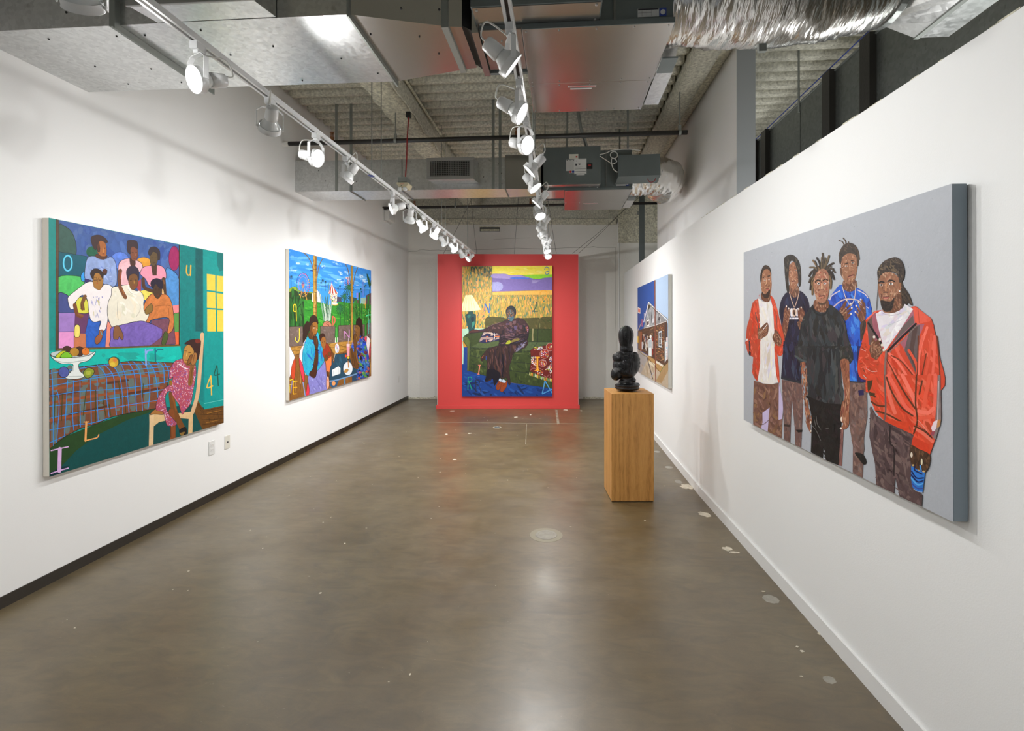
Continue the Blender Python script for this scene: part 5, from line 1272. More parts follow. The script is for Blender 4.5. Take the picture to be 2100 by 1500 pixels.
# cactus rows
for i, x in enumerate((135, 180, 225, 275, 330, 365)): l(['1f5a24', '2a6a2c', '163f1c'][i % 3], 42, '%d,%d %d,1640' % (x, (1000, 830, 880, 960, 1010, 1060)[i], x + 4), False)
A.dabs(90, 200, 9, 88, 4, '0e2a12 3a7a34 16401c 2c6428', '118,900 385,960 385,1560 118,1560'); l('142c14', 12, '250,1190 330,1090'); l('142c14', 12, '320,1270 370,1350')
for i, x in enumerate((1150, 1205, 1300, 1330, 1382, 1430, 1545)): l(['2c7a2c', '1f6424', '3a8a34'][i % 3], 30, '%d,%d %d,1620' % (x, (1130, 1080, 1050, 1020, 900, 1090, 960)[i], x), False)
A.dabs(150, 14, 6, 88, 5, 'd8d060 8ab848 0f3a18 1a4a20 b8c850', '1135,1060 1590,1080 1590,1500 1135,1500'); A.dabs(40, 200, 7, 88, 3, '0f3a18 154a20', '1135,1060 1590,1080 1590,1500 1135,1500')
for (x, y, r_, b_) in ((1195, 800, 118, 1100), (1115, 960, 105, 1490), (1035, 1165, 98, 1490)):
    l('2a5a2c', 12, '%d,%d %d,%d' % (x, y, x + 6, b_), False); A.palm('154c30', x, y, r_, 11, 15); A.palm('2a7a4a', x, y, r_ * .7, 6, 11)
S('3a6ad8', '1225,1090 1225,1090 1225,1092'); 
for s, c in (('750,1400 700,1120 640,750', '7c9c86'), ('775,1400 738,1150 706,940', '5a8068'), ('800,1400 785,1100 762,930', '3a6a50'), ('806,1400 812,1040 840,665', '5f8a6c'), ('825,1400 845,1100 870,880', 'a8c0ac'), ('850,1390 875,1120 898,930', '8aa890'), ('790,1400 760,1180 718,1020', 'a8bca4'), ('818,1400 818,1150 806,960', '2c5a44')):
    P_ = cr(A.pts(s), 6); A.layer += 1
    for i in range(len(P_) - 1):
        w0 = 2.6 * (1 - (i / len(P_)) ** 1.5) + .25; w1 = 2.6 * (1 - ((i + 1) / len(P_)) ** 1.5) + .25
        A.add([P_[i] - Vector((w0 / 2, 0)), P_[i] + Vector((w0 / 2, 0)), P_[i + 1] + Vector((w1 / 2, 0)), P_[i + 1] - Vector((w1 / 2, 0))], c, .3)
A.dabs(40, 220, 4, 80, 8, '2a5040 c8d4c4 e0e4dc', '735,1100 880,1100 860,1390 745,1390')
S('c07c62', '735,1520 740,1440 800,1398 862,1430 882,1520'); A.dabs(18, 40, 4, 45, 60, '6a3020', '745,1430 870,1430 870,1500 745,1500')
# bamboo posts with arches
for s in ('350,155 420,200 500,320 543,460 548,620', '740,258 690,320 645,440 618,620'): l('3a2c18', 14, s); l('96703a', 8, s)
for s in ('1130,365 1172,450 1205,600 1222,720', '1357,425 1312,540 1292,640 1276,740'): l('3a2c18', 12, s); l('8a6a34', 7, s)
p('b98f3e', '550,213 612,227 612,1420 553,1420', mot=.8, line='2a1c0c'); p('8a6428', '585,220 612,227 612,1420 588,1420', mot=.8); p('b08a3c', '1228,393 1268,402 1268,1600 1228,1600', mot=.8, line='2a1c0c'); l('5a3c14', 5, '1250,400 1250,1600', False)
A.dabs(24, 60, 7, 88, 3, 'd8b864 6a4a1c e0c478', '555,230 610,235 610,1300 556,1300')
for s in ('550,460 612,465', '550,690 612,695', '552,880 612,890', '552,1160 612,1165', '585,390 612,392', '552,1245 612,1245', '1228,605 1268,605', '1228,885 1268,885', '1228,1080 1268,1080', '1228,1360 1268,1360', '1245,780 1268,782'): l('1c120a', 5, s, False)
S('24602e', '1520,545 1560,630 1580,760 1576,810 1540,690'); S('24602e', '1600,650 1575,760 1600,740'); l('2c6a34', 6, '1575,800 1540,1100 1500,1200'); l('2c6a34', 5, '1480,1210 1530,1290')
l('e8c424', 15, '240,1225 200,1225 186,1180 196,1110 222,1100 238,1130 240,1225'); l('e8c424', 13, '238,1110 245,1405', False)
l('ea5a52', 13, '902,1310 902,1440'); l('ea5a52', 13, '905,1310 938,1345 940,1420 902,1482'); l('f0a030', 9, '1468,1020 1468,1165', False); l('f0a030', 9, '1497,1030 1497,1170', False); l('f0a030', 9, '1468,1095 1497,1095', False)
l('58e49c', 8, '1548,1185 1545,1370', False); l('58e49c', 12, '1503,1312 1540,1295 1592,1290'); l('4accc4', 7, '1552,1385 1575,1380 1578,1600 1555,1605 1552,1385', False)
A.tf = (580, 640, 7.895)
p('b5853a', '90,555 320,545 640,520 1130,465 1450,430 1450,1700 90,1700', mot=.7); p('8a5c28', '90,700 640,640 840,690 1100,600 1450,560 1450,1200 90,1500', mot=.7)
A.dabs(70, 220, 9, 90, 2, '3c2410 c89a50 6a4420 a87a38', '105,710 1428,600 1428,1040 105,1430'); A.dabs(46, 90, 6, -6, 3, '3c2410 e0bc74 2a180a', '105,560 1130,470 1130,600 105,700')
for s in ('105,632 640,590 1120,545', '105,700 420,680', '900,560 905,620', '760,560 765,640', '1010,540 1012,590'): l('3a220e', 5, s, False)
for q_ in ('105,240 322,235 328,548 105,562', '605,230 847,230 838,500 740,512 605,500', '900,220 1097,212 1092,470 897,490', '1140,212 1325,205 1322,440 1140,450', '1360,185 1440,178 1440,440 1360,430'): P_ = p('6e5e56', q_, mot=.9, line='221814', lw=6); A.dabs(14, 40, 20, 60, 60, '82706a 5a4a44 786660', P_)
l('4aa04a', 26, '860,260 868,480', False); p('b08a3c', '1100,0 1136,0 1136,465 1100,465', mot=.8, line='2a1c0c')
l('8a4434', 40, '0,0 1,1', False) if False else None
for s in ('690,60 690,150', '735,40 735,150', '760,60 750,150', '710,30 715,150'): l('c4ccc0', 9, s, False)
S('c07c62', '655,230 665,170 720,148 770,175 785,230'); A.dabs(22, 34, 4, 45, 60, '5a2818', '665,175 775,175 775,225 665,225')
l('ea5a52', 15, '802,70 802,190', False); l('ea5a52', 15, '805,70 838,100 840,160 805,215')
# parasol-striped seats
S('efe7ea', '90,570 150,640 190,740 165,860 130,1000 90,1060', mot=.3); S('cc4a28', '192,750 208,860 182,1095 135,1055 138,900', mot=.3); S('f4dce0', '335,540 290,600 265,740 320,900 372,1025 420,900 400,560', mot=.3); S('ea3c52', '265,750 325,880 350,1040 342,1145 300,1040 270,880'); S('e23a4a', '400,1150 432,1230 445,1345 370,1370 382,1260'); l('8aa0d4', 16, '325,1140 362,1370')
S('f3e8ea', '1320,420 1360,390 1410,440 1415,520 1402,720 1350,600'); S('ea4054', '1320,425 1350,396 1358,430 1340,545'); S('ea4054', '1412,490 1422,600 1412,765 1392,690')
p('1f4a60', '840,690 1060,665 1130,900 1212,930 1200,1000 762,1130 750,1080 770,850', mot=.5, line='0e1e28', lw=5); A.dabs(26, 120, 20, 70, 20, '28586e 1a4054 2c6078', '860,700 1050,680 1120,900 800,1060'); l('76a0cc', 20, '758,1122 900,1095 1205,1000')
p('2a5a80', '760,1140 905,1105 870,1210 800,1235 760,1190', mot=.6); l('5a8ab0', 24, '1000,1080 1000,1180', False); p('244c6c', '1120,1040 1190,1015 1190,1120 1120,1140'); e('f0a060', 822, 1158, 30, 36)
# mother
S('8784ca', '405,1035 520,1060 560,950 668,790 700,950 708,1265 450,1345 428,1250', mot=.6); A.dabs(20, 200, 12, 60, 30, '9a9ad8 7470b8 a8a8e0', '430,1060 690,960 690,1250 460,1310')
S('30201a', '425,160 440,90 490,50 545,80 572,170 560,200 470,190 450,260 430,300 330,500 325,300 350,210 390,150', mot=.8, lw=3)
S('5a3a1c', '430,330 500,400 500,450 440,435 405,395', lw=3); S('9a642a', '455,205 520,160 562,200 562,300 530,370 482,402 440,345 432,260', lw=3, mot=.5); S('6a421c', '455,210 480,200 470,300 500,395 455,360 436,270')
e('f4ece0', 510, 262, 16, 9); e('1a0e08', 512, 262, 7, 8); e('f0e8dc', 550, 285, 9, 8); e('1a0e08', 552, 285, 5, 6); l('1c100a', 6, '490,240 530,238'); l('1c100a', 5, '542,262 562,268'); l('c8904a', 8, '540,262 545,305'); l('4a2012', 12, '505,368 545,372')
S('2aa4c6', '400,390 430,438 500,445 560,330 600,430 645,580 668,780 622,870 560,948 450,960 410,1042 340,950 315,780 320,640 350,520', mot=.8)
A.dabs(46, 150, 22, 80, 35, '1f7cc0 3ab8d4 1c94b8 3aacc0 2060c0', '350,480 440,450 620,520 650,780 560,920 450,940 340,920 330,700')
S('4a2a18', '500,402 545,398 572,500 562,600 572,700 562,850 520,1062 440,1032 430,985 480,920 508,760 528,620 500,500', mot=.6); l('8a5a30', 6, '520,420 520,520'); l('8a5a30', 6, '545,420 550,520'); l('6a4022', 8, '530,680 510,860'); l('141414', 20, '525,610 578,622')
# child
p('ef7e46', '690,800 782,712 788,850 768,892 755,972 705,972', line='6a2a14'); l('5a3418', 30, '726,975 732,1065'); S('efae8c', '708,1060 742,1060 748,1200 722,1255 703,1200'); l('d84a3a', 6, '715,1090 725,1120')
S('98341f', '640,650 690,510 750,560 788,700 740,745 692,785 655,720', mot=.7); S('9a6430', '605,450 650,405 692,430 692,540 662,602 625,552', lw=3); S('3a2018', '590,420 600,370 650,345 688,400 640,402 605,475', lw=3); e('1a0e08', 640, 492, 5, 7); e('1a0e08', 672, 486, 5, 7); l('5a2414', 6, '650,570 672,565')
e('6a4420', 703, 745, 26, 50, .5, '2a160a'); e('6a4420', 752, 680, 24, 34, .5, '2a160a'); l('6a4420', 26, '762,580 812,700 822,810'); l('3a200e', 4, '800,720 830,790')
e('f4eef2', 876, 590, 34, 76, .1, 'a0a0b0')
for k, c in enumerate(('e05a6a', '4a8ad8', 'e8d860', '5ac0c8', 'e05a6a', '4a8ad8')): a = k * 1.05; l(c, 7, '876,590 %f,%f %f,%f' % (876 + 18 * math.cos(a), 590 + 40 * math.sin(a), 876 + 28 * math.cos(a + .7), 590 + 64 * math.sin(a + .7)))
l('e8e2d0', 5, '858,640 818,790', False); p('f0a2b4', '1030,520 1082,520 1076,715 1040,715', mot=.3, line='a86a78'); p('f8ccd4', '1030,520 1082,520 1080,560 1032,560'); l('e0d0e4', 6, '1062,420 1055,520', False)
e('e2502c', 1018, 714, 18, 24, .2, '3a1008'); e('1a1410', 1058, 770, 16, 14); e('f0d044', 1058, 740, 19, 22, .1, '7a5a10')
e('e9eff4', 1052, 918, 76, 108, .1, '24344a'); S('c89040', '990,960 1020,925 1060,935 1042,975 1000,985', lw=3); l('c07f30', 15, '1055,790 1062,905'); l('d8e0b0', 4, '1080,920 1070,980')
p('e8eef0', '795,940 897,880 932,910 930,1000 800,1045', mot=.1, line='3a4a58'); l('a8b8c4', 4, '815,950 822,1035', False); l('a8b8c4', 4, '905,900 905,1005', False)
# woman at right
D = p('2a4cb4', '1240,400 1290,358 1345,500 1392,740 1405,900 1388,1050 1188,1105 1200,950 1242,880 1200,700 1188,560', line='141c3c'); A.dabs(130, 80, 46, 75, 40, '1f5fd0 20306a c85a30 5aa040 1a6a9a 6a2a34 1f4fd8 14141c 2a7ac0', D, shard=True, mot=.2); A.dabs(60, 26, 2.6, 60, 70, 'd0d8e0', D, mot=0)
D = p('2a5ac8', '1130,470 1150,560 1150,650 1098,588'); A.dabs(12, 40, 20, 60, 60, '5aa8e0 20306a c85a30 e0e8f0', D, shard=True)
S('2c1b14', '1185,160 1220,95 1270,120 1290,250 1292,365 1258,372 1240,260 1210,222 1188,240', lw=3); S('7e562a', '1170,230 1210,215 1252,270 1240,400 1215,480 1192,420 1172,330', lw=3, mot=.6); l('14222c', 7, '1180,258 1220,262'); l('4a2a12', 8, '1182,330 1200,332'); l('b08040', 6, '1182,265 1178,305')
S('6a4420', '1150,380 1185,365 1205,480 1172,640 1192,800 1238,880 1210,905 1165,890 1160,700 1143,500', mot=.6); l('5c3c1c', 44, '1108,600 1128,700 1140,870'); l('8a6030', 8, '1130,740 1140,840')
l('c8a030', 4, '1185,400 1215,520 1240,420')
l('e9d83e', 12, '265,265 265,430 240,490 205,460 208,410'); l('e49ae0', 9, '1005,445 998,310', False); l('e49ae0', 9, '998,310 1075,420', False); l('e49ae0', 9, '1075,420 1072,285', False)
l('58e49c', 15, '1345,68 1380,52 1428,48'); l('4accc4', 8, '1388,130 1406,128 1410,350 1385,355 1388,130', False); l('4accc4', 7, '1388,230 1408,228', False)
l('f2b022', 15, '165,1125 165,1332', False); l('f2b022', 14, '160,1125 235,1120', False); l('f2b022', 14, '160,1225 230,1220', False); l('f2b022', 14, '160,1332 222,1326', False); l('e9cc2e', 13, '112,1110 150,1095 180,1140'); l('e9cc2e', 12, '108,1180 155,1170'); l('8a90d8', 9, '150,1120 125,1320'); l('e9cc2e', 10, '108,1190 112,1310')
A.build('painted_surface', root2)
# ---------------------------------------------------------------- red wall painting (seated man)
def on_red(x, y): return rp(x, y, .045)
root3, A = hang('painting', [(947.4, 546.5), (1132.6, 545), (1132.6, 813.6), (947.6, 813.6)], on_red, rn, .04, 'canvas',
                'painting on the red wall, person in dark clothes seated on a green sofa', seed=9)
p, l, e = A.poly, A.line, A.ell
S = lambda c, s, ln='14161a', lw=5, mot=None: p(c, s, True, mot, ln, lw)
A.tf = (935, 535, 10)
p('9c8a44', '100,80 2000,80 2000,3000 100,3000')
for s in ('122,110 740,110 740,700 122,1400', '740,700 1975,700 1975,1180 740,1180', '122,1000 740,650 740,1180 600,1400 122,1400'):
    A.dabs(560, 84, 15, 90, 9, 'e09a48 d8a84a 3f7a66 e4a458 e8a860 cfa640 6a8c48 d88a3c 3c6c5e d0a040 e6b050', s, mot=.2)
A.dabs(110, 90, 15, 90, 8, '3a4a3a 2a544c a0703a 5a5a34', '300,112 735,112 735,380 300,250', mot=.2)
p('f2e04e', '745,105 1975,95 1975,292 745,292', mot=.25); A.dabs(20, 260, 30, 0, 8, 'f4e878 ecd83c f2dc60', '760,120 1950,110 1950,280 760,280'); p('8cd030', '1360,297 1600,285 1975,280 1975,340 1700,377 1560,362', mot=.3)
p('7a68a8', '745,345 1100,372 1400,376 1700,378 1820,352 1975,338 1975,605 1500,612 750,637', mot=.35, line='3a3058', lw=3)
S('a28fc8', '745,275 900,268 1010,270 1120,298 1290,290 1400,318 1500,350 1300,374 1000,370 745,350', '5a4a8a', 3, .3); S('4c70d2', '1100,358 1200,334 1300,338 1400,342 1590,370 1400,376 1200,376', '7464a8', 2); e('9c9aca', 850, 530, 118, 96, .6); p('9c9aca', '750,440 850,440 850,620 750,622'); p('9486b8', '1560,395 1740,405 1620,460 1560,465')
p('e6ae50', '750,637 1975,605 1975,700 750,702', mot=.5); l('2a6068', 6, '744,110 746,705', False)
p('a9cbb2', '122,1420 240,1382 580,1395 450,1500 260,1520 122,1900', mot=.3)
S('1d4646', '255,1040 345,1040 350,1080 405,1110 408,1200 382,1400 320,1450 250,1450 235,1320 195,1180 205,1105 255,1080', mot=.6); S('3c8474', '335,1200 385,1260 372,1330 335,1380 328,1300', '1d4646'); S('2f6c60', '230,1130 290,1100 300,1140 250,1180', '1d4646'); S('122a34', '310,1170 370,1150 365,1250 320,1240', '1d4646')
P_ = p('f0e6b2', '195,705 330,700 515,1003 400,1026 250,1040 118,1038 118,925', mot=.25, line='b89c40', lw=4)
for s in ('208,710 140,1030', '268,705 265,1035', '320,705 400,1022', '235,705 190,1035', '295,705 330,1030'): l('c4a83c', 5, s, False)
# sofa
p('4e4a24', '605,1190 640,1155 900,1160 1040,1185 1400,1180 1700,1170 1715,1190 1780,1155 1990,1145 1990,1700 600,1700', mot=.8, line='1a2018', lw=6); A.dabs(60, 90, 30, 75, 40, '5c5a2c 3f451e 6a5a34 4a3f22 6c6c40', '620,1190 1700,1200 1960,1180 1960,1640 620,1640')
l('16221c', 10, '1705,1180 1695,1660', False)
A.tf = (935, 675, 10)
p('c08a30', '122,250 225,250 228,382 122,382'); p('123a80', '100,378 232,372 228,850 600,965 1100,1098 1990,1225 1990,1500 100,1500', mot=.4); A.dabs(60, 220, 40, 15, 40, '16448c 0e2c68 1c4c94 24509a 0c2450', '130,860 600,980 1100,1110 1960,1240 1960,1375 130,1375')
p('a9cbb2', '110,0 256,0 262,70 190,110 138,150 135,255 158,400 152,722 126,722 110,400', mot=.3)
p('36421e', '150,165 240,92 420,60 600,30 760,0 1990,0 1990,1225 1100,1092 600,962 232,850 238,380 150,250', mot=.8, line='12180e', lw=6)
A.dabs(150, 110, 40, 70, 50, '3c4a22 2c3a1c 4a5628 28341a 505c30', '300,380 1960,300 1960,1200 1100,1080 290,840')
p('4c5a34', '300,375 480,280 860,250 1000,330 600,400', mot=.8); p('4c5a38', '1500,260 1975,260 1975,330 1750,350 1540,430 1400,440', mot=.7)
S('56622a', '150,170 200,150 262,195 282,300 268,800 232,842 240,500 235,380 160,250', mot=.7)
for s in ('290,380 640,400', '290,545 500,600 640,620', '280,712 620,780', '1200,450 1540,465', '1130,670 1540,710', '1100,850 1500,910', '290,300 290,540', '700,380 640,400', '1680,0 1670,260 1600,360', '1500,265 1960,262', '370,840 360,880', '1250,1040 1260,1110', '1590,1060 1600,1150', '560,890 560,940'): l('161e22', 8, s)
S('8a825a', '1560,0 1600,10 1585,120 1590,240 1555,235 1560,100', '4e4a24', 3); l('6a7040', 7, '300,430 480,440 620,440'); l('6a7040', 6, '1220,500 1500,520')
# cushion
P_ = p('26264a', '470,270 520,150 545,90 590,40 760,60 905,88 905,228 740,262 600,292', line='0e0e1c')
for k in range(6):
    a = 8 * k; l('d8bca8', 5, '%d,%d %d,%d %d,%d %d,%d %d,%d' % (540 + a, 140 - a * .3, 600 + a * .9, 50 + a * .9, 720 - a * .2, 70 + a * .8, 770 - a, 110, 740 - a, 145 - a * .3)); l('c8a898', 5, '%d,%d %d,%d %d,%d %d,%d %d,%d' % (485 + a, 262 - a * .5, 530 + a * .8, 172 + a, 740 - a, 172 + a, 762 - a, 215, 700 - a, 262 - a * .6))
    if k < 4: l('c8a898', 5, '%d,%d %d,%d %d,%d' % (805, 110 + a, 850 + a, 80 + a, 900, 100 + a)); l('c8a898', 5, '%d,%d %d,%d %d,%d' % (810, 200 + a, 850, 180 + a, 900, 176 + a))
l('ece4e0', 10, '785,75 795,150 780,250'); l('f07c40', 12, '620,155 665,155', False); l('f07c40', 14, '785,155 895,150', False); e('f0885a', 628, 245, 12, 26); e('f0885a', 645, 60, 14, 16)
# figure
S('36221f', '640,420 760,370 900,335 1100,300 1400,200 1482,285 1400,392 1180,500 1150,620 1090,800 1118,1100 1085,1142 1035,1000 1000,1010 900,1020 830,1060 790,1165 755,1020 700,1062 600,1072 640,880 628,600 540,662 510,600', 'none' if False else '14101a', 6, .8)
P_ = A.pts('650,430 900,345 1100,320 1380,260 1400,380 1180,500 1080,800 1000,1000 850,1000 780,1000 660,1000 650,600'); A.dabs(120, 220, 16, 82, 10, '24161c 4a2c26 5a3830 1a1218 3a2838 5a3c3a 2c1c26', P_)
l('120e1a', 26, '960,520 970,800 950,980'); l('120e1a', 20, '780,600 760,800 790,1000'); S('120c18', '640,850 760,820 900,900 890,1010 790,1160 755,1020 600,1072 620,980', '0e0a14', 3)
A.dabs(34, 160, 5, -38, 12, '8a86b0 c0bcd4 4a4668', '1150,480 1200,420 1420,220 1470,260 1440,340 1250,470'); l('9a4c30', 12, '525,600 570,545'); l('2a4a9a', 10, '620,560 618,640')
S('8a3c18', '820,1190 850,1110 890,1060 936,1082 932,1180 870,1258 825,1230', mot=.5); S('8a3c18', '908,1260 935,1110 990,1085 1052,1062 1042,1180 960,1292 918,1284', mot=.5); l('3a160a', 5, '840,1180 900,1110'); l('3a160a', 5, '935,1190 1010,1120'); S('b4c6d4', '880,1062 900,1010 935,1040 932,1082', lw=3); S('b4c6d4', '950,1095 960,1035 1020,1062 1015,1104', lw=3)
A.tf = (935, 535, 10)
S('3c2628', '1045,1212 960,1250 880,1272 700,1330 610,1392 460,1420 300,1438 265,1485 400,1480 600,1465 880,1500 905,1640 890,1740 1200,1720 1450,1640 1500,1400 1455,1280 1350,1188 1232,1178 1130,1240', '14101a', 6, .8)
A.dabs(110, 90, 34, 60, 60, '4a2e2c 2c1c22 5a3a3c 3a2a3a 6a4a4a 241820 44303a 5a4256 3a2420', '900,1300 1050,1250 1250,1200 1400,1230 1480,1400 1440,1600 1200,1700 920,1640 900,1480 640,1440 700,1350')
for c, s in (('6a4c50', '1160,1240 1230,1230 1225,1290 1175,1300'), ('5a4a6a', '1185,1340 1250,1330 1245,1420 1200,1420'), ('6a4028', '1420,1360 1480,1350 1470,1440 1430,1440'), ('5c3c48', '1290,1330 1350,1320 1360,1400 1310,1400'), ('18202a', '1370,1320 1410,1330 1440,1440 1400,1420')): p(c, s, mot=.5)
A.dabs(12, 40, 6, 80, 20, 'd87aa0 c88ab0', '1455,1340 1495,1380 1485,1500 1455,1480'); l('4a3a7a', 9, '460,1425 600,1418'); l('8a6a68', 5, '640,1370 780,1305 920,1262')
S('502c28', '300,1438 400,1410 460,1425 450,1460 330,1470 262,1488', lw=3)
e('23282e', 1130, 1050, 108, 130, .7); S('58443a', '1035,1060 1065,1010 1120,990 1185,1040 1205,1140 1165,1225 1095,1228 1042,1150', '14181c', 3, .6)
A.dabs(60, 34, 16, 70, 50, '6a4c3a 4a6a78 7a5a44 3a4c58 8a5a3c 2c343c 5a7a84', '1045,1040 1120,1000 1190,1060 1195,1150 1150,1215 1090,1215 1050,1140'); S('46626e', '1060,1180 1100,1160 1190,1160 1150,1240 1092,1228', '2a3a44', 3, .6)
l('14181c', 7, '1045,1068 1075,1062'); l('14181c', 7, '1110,1068 1150,1060'); e('e8e4dc', 1062, 1078, 9, 6); e('e8e4dc', 1132, 1078, 12, 7); e('101014', 1064, 1078, 5, 6); e('101014', 1134, 1078, 6, 7); l('8a6448', 9, '1092,1070 1082,1120'); l('a88890', 12, '1072,1158 1120,1156'); l('2a1a20', 4, '1070,1150 1122,1148'); e('c05a3a', 1085, 1200, 12, 14)
A.tf = (935, 675, 10)
S('241820', '905,110 1020,150 1200,160 1330,100 1450,110 1480,60 1470,200 1300,290 1100,320 905,340', '0e0c14', 3, .7); A.dabs(34, 160, 10, -15, 30, '4a3438 6a4a50 3a2a34 503a4a', '920,130 1450,120 1460,190 1300,280 920,320'); l('8a6a78', 4, '920,150 1040,140 1180,155'); l('5a5474', 4, '1200,290 1400,220')
S('7a6a38', '1120,250 1200,205 1290,190 1300,230 1200,262 1120,285', lw=3, mot=.6); S('a8ac30', '1020,300 1060,245 1110,232 1125,270 1100,305 1040,312', lw=3); l('3a4018', 4, '1050,290 1080,250'); l('3a4018', 4, '1070,300 1100,262')
# beaded throw
P_ = p('641d18', '1525,440 1600,382 1700,360 1850,338 1990,325 1990,1035 1850,1000 1680,935 1508,862 1545,640', mot=.7, line='1c0a0a', lw=5)
for (x, y, r_) in ((1815, 512, 92), (1780, 700, 74), (1930, 370, 80)): e('9a3020', x, y, r_, r_, .5); e('d8a8a0', x, y, r_, r_, ring=6); e('3a1010', x, y, r_ * .82, r_ * .82, ring=4)
for n_, s in ((70, '1590,382 1700,356 1765,352 1790,400 1720,442 1600,430'), (120, '1542,560 1640,570 1655,780 1600,760 1538,690'), (70, '1900,600 1975,545 1975,700 1900,650'), (120, '1810,840 1975,690 1975,890 1940,930 1900,850'), (60, '1745,450 1880,450 1890,580 1750,590'), (40, '1730,640 1840,640 1830,760 1740,750'), (26, '1880,340 1975,330 1975,400 1890,400')):
    A.dabs(n_, 18, 13, 30, 90, 'f4f0ec f0ece4 e8d040 d8402a 3a8a3a e8e8f0 3a50a8 141014 f0f0f0 b8c430 d84428', s, mot=0)
for s in ('1560,830 1600,800 1650,850 1620,920', '1780,840 1700,800 1640,800', '1700,940 1760,930 1790,880', '1880,980 1900,940 1940,960 1920,1000', '1800,960 1850,980 1840,1010', '1540,760 1560,800 1530,850'): l('c89090', 5, s)
for k in range(17):
    x = 1515 + k * 28; y = 880 + (k * 9.5 if k < 12 else 112 + (k - 12) * 4); l(['d8d098', 'e8c040', 'e8843c', '7ab04a', 'd8e0c0'][k % 5], 12, '%d,%d %d,%d' % (x, y + 10, x - 6, y + 72))
p('e87840', '1660,935 1690,885 1700,930'); p('e8c040', '1730,845 1755,860 1740,890'); e('f4f0e0', 1722, 902, 10, 12); e('f0ece0', 1676, 878, 9, 9); e('f0f0f0', 1770, 938, 10, 10); p('e87840', '1755,875 1780,885 1760,905')
l('f2a42e', 34, '1672,590 1668,845', False); l('f2a42e', 18, '1630,578 1722,578', False); p('f2a42e', '1598,858 1650,832 1660,780 1690,780 1695,832 1725,856')
l('f0826c', 20, '488,745 466,925', False); l('f0826c', 10, '455,742 514,742', False); l('f0826c', 12, '430,922 486,932', False)
l('1a9a6c', 15, '250,985 245,1256', False); l('1a9a6c', 14, '250,990 305,988 328,1030 305,1075 255,1082'); l('1a9a6c', 15, '268,1085 330,1256', False)
l('24242a', 13, '408,1040 410,1285', False); l('24242a', 12, '412,1045 470,1055 490,1090 460,1135 415,1142'); l('24242a', 13, '438,1142 485,1200 515,1305')
l('4a90c8', 21, '1825,1068 1768,1335', False); l('4a90c8', 21, '1768,1335 1990,1225', False); l('4a90c8', 21, '1830,1070 1975,1320', False)
A.tf = (935, 535, 10)
l('1f62b4', 17, '595,880 588,1075', False); l('1f62b4', 19, '597,880 684,1076', False); l('1f62b4', 16, '692,870 684,1076', False)
l('f2905c', 15, '508,1022 508,1180', False); l('f2905c', 14, '508,1025 560,1025 588,1055 560,1095 515,1100'); l('f2905c', 14, '520,1100 585,1110 600,1150 560,1178 510,1182')
l('2070b0', 13, '1815,190 1835,140 1870,130 1900,150 1907,210 1905,280'); l('2070b0', 13, '1903,215 1850,222 1830,250 1850,278 1885,275 1905,240')
l('e6a030', 15, '1725,700 1740,640 1790,612 1850,630 1862,690 1820,780 1755,862 1895,870'); l('36443e', 17, '1635,833 1657,870 1650,920 1615,990 1580,1038'); l('36443e', 17, '1580,1040 1688,1036', False)
A.build('painted_surface', root3)

# ---------------------------------------------------------------- right wall, far picture (corner shop)
q3 = pA + n1 * .043
def on_p1(x, y): return on_plane(x, y, q3, n1)
root4, A = hang('collage_panel', [(1307.5, 590.7), (1370.3, 562.7), (1370.3, 797.6), (1307.5, 762.8)], on_p1, n1, .04, 'canvas_pale',
                'picture of a gabled brick shop under blue sky, on the far right wall', 'artwork', seed=11)
p, l, e = A.poly, A.line, A.ell; A.tf = (1295, 555, 6); A.mot = .2
p('2c56a2', '50,0 290,0 292,1600 50,1600', mot=.15); p('b2cae6', '288,0 500,0 500,1600 288,1600', mot=.1)
p('b8a890', '50,950 200,1050 300,1100 500,1060 500,1600 50,1500', mot=.4); p('a6a09c', '60,975 200,1080 120,1260 60,1260', mot=.4); A.dabs(40, 120, 10, 80, 8, 'c8b8a4 a89478 bcaa98', '100,1150 440,1150 440,1440 100,1260')
p('b08a56', '200,1040 300,1098 410,1165 355,1255 200,1132', mot=.5); p('d8ccb0', '215,1110 290,1150 285,1200 210,1140'); p('e0d6c4', '305,1085 395,1150 385,1185 300,1135'); p('a88a60', '360,1250 452,1100 452,1230 370,1390 300,1360', mot=.4)
P_ = p('5a4434', '80,745 150,712 300,676 440,620 452,1130 410,1175 290,1100 80,965', mot=.5)
A.dabs(90, 40, 6, -10, 6, '3a2a24 8a6a48 2c2420 a8845c 6a5040', '85,760 285,690 285,1050 85,950'); A.dabs(170, 26, 5, 12, 4, 'c89a60 9a5a38 a86a40 d0a878 7a4028', '300,700 405,640 405,1150 300,1090')
l('8a6c4c', 24, '95,760 95,960', False); l('a05a3c', 22, '118,760 118,985', False); l('2a2a30', 12, '138,800 138,980', False); l('c8ccd0', 12, '132,880 132,970', False); A.dabs(40, 60, 9, 88, 5, 'c8c4bc 8a4030 2c3c5a d8d0c0 1c1c20 a86848', '145,780 205,770 205,1000 145,980')
p('e2e5e4', '210,848 250,835 250,1062 210,1046', mot=.1, line='3a3a3a', lw=3); p('a8b4bc', '215,860 243,852 243,950 215,950'); e('e8e4e0', 236, 815, 12, 22); l('8a2c24', 12, '262,820 262,1040', False); l('c8c0b8', 8, '262,870 262,960', False); l('1c1c20', 10, '278,760 278,1080', False)
p('9a9ea0', '212,400 150,715 290,682 290,470', mot=.5); p('8c8c8c', '290,480 440,620 300,678 290,678', mot=.5); A.dabs(46, 90, 5, 88, 3, 'b0b4b8 7a7c80 c8c8c8 5a5c60', '212,430 160,700 430,620 300,490')
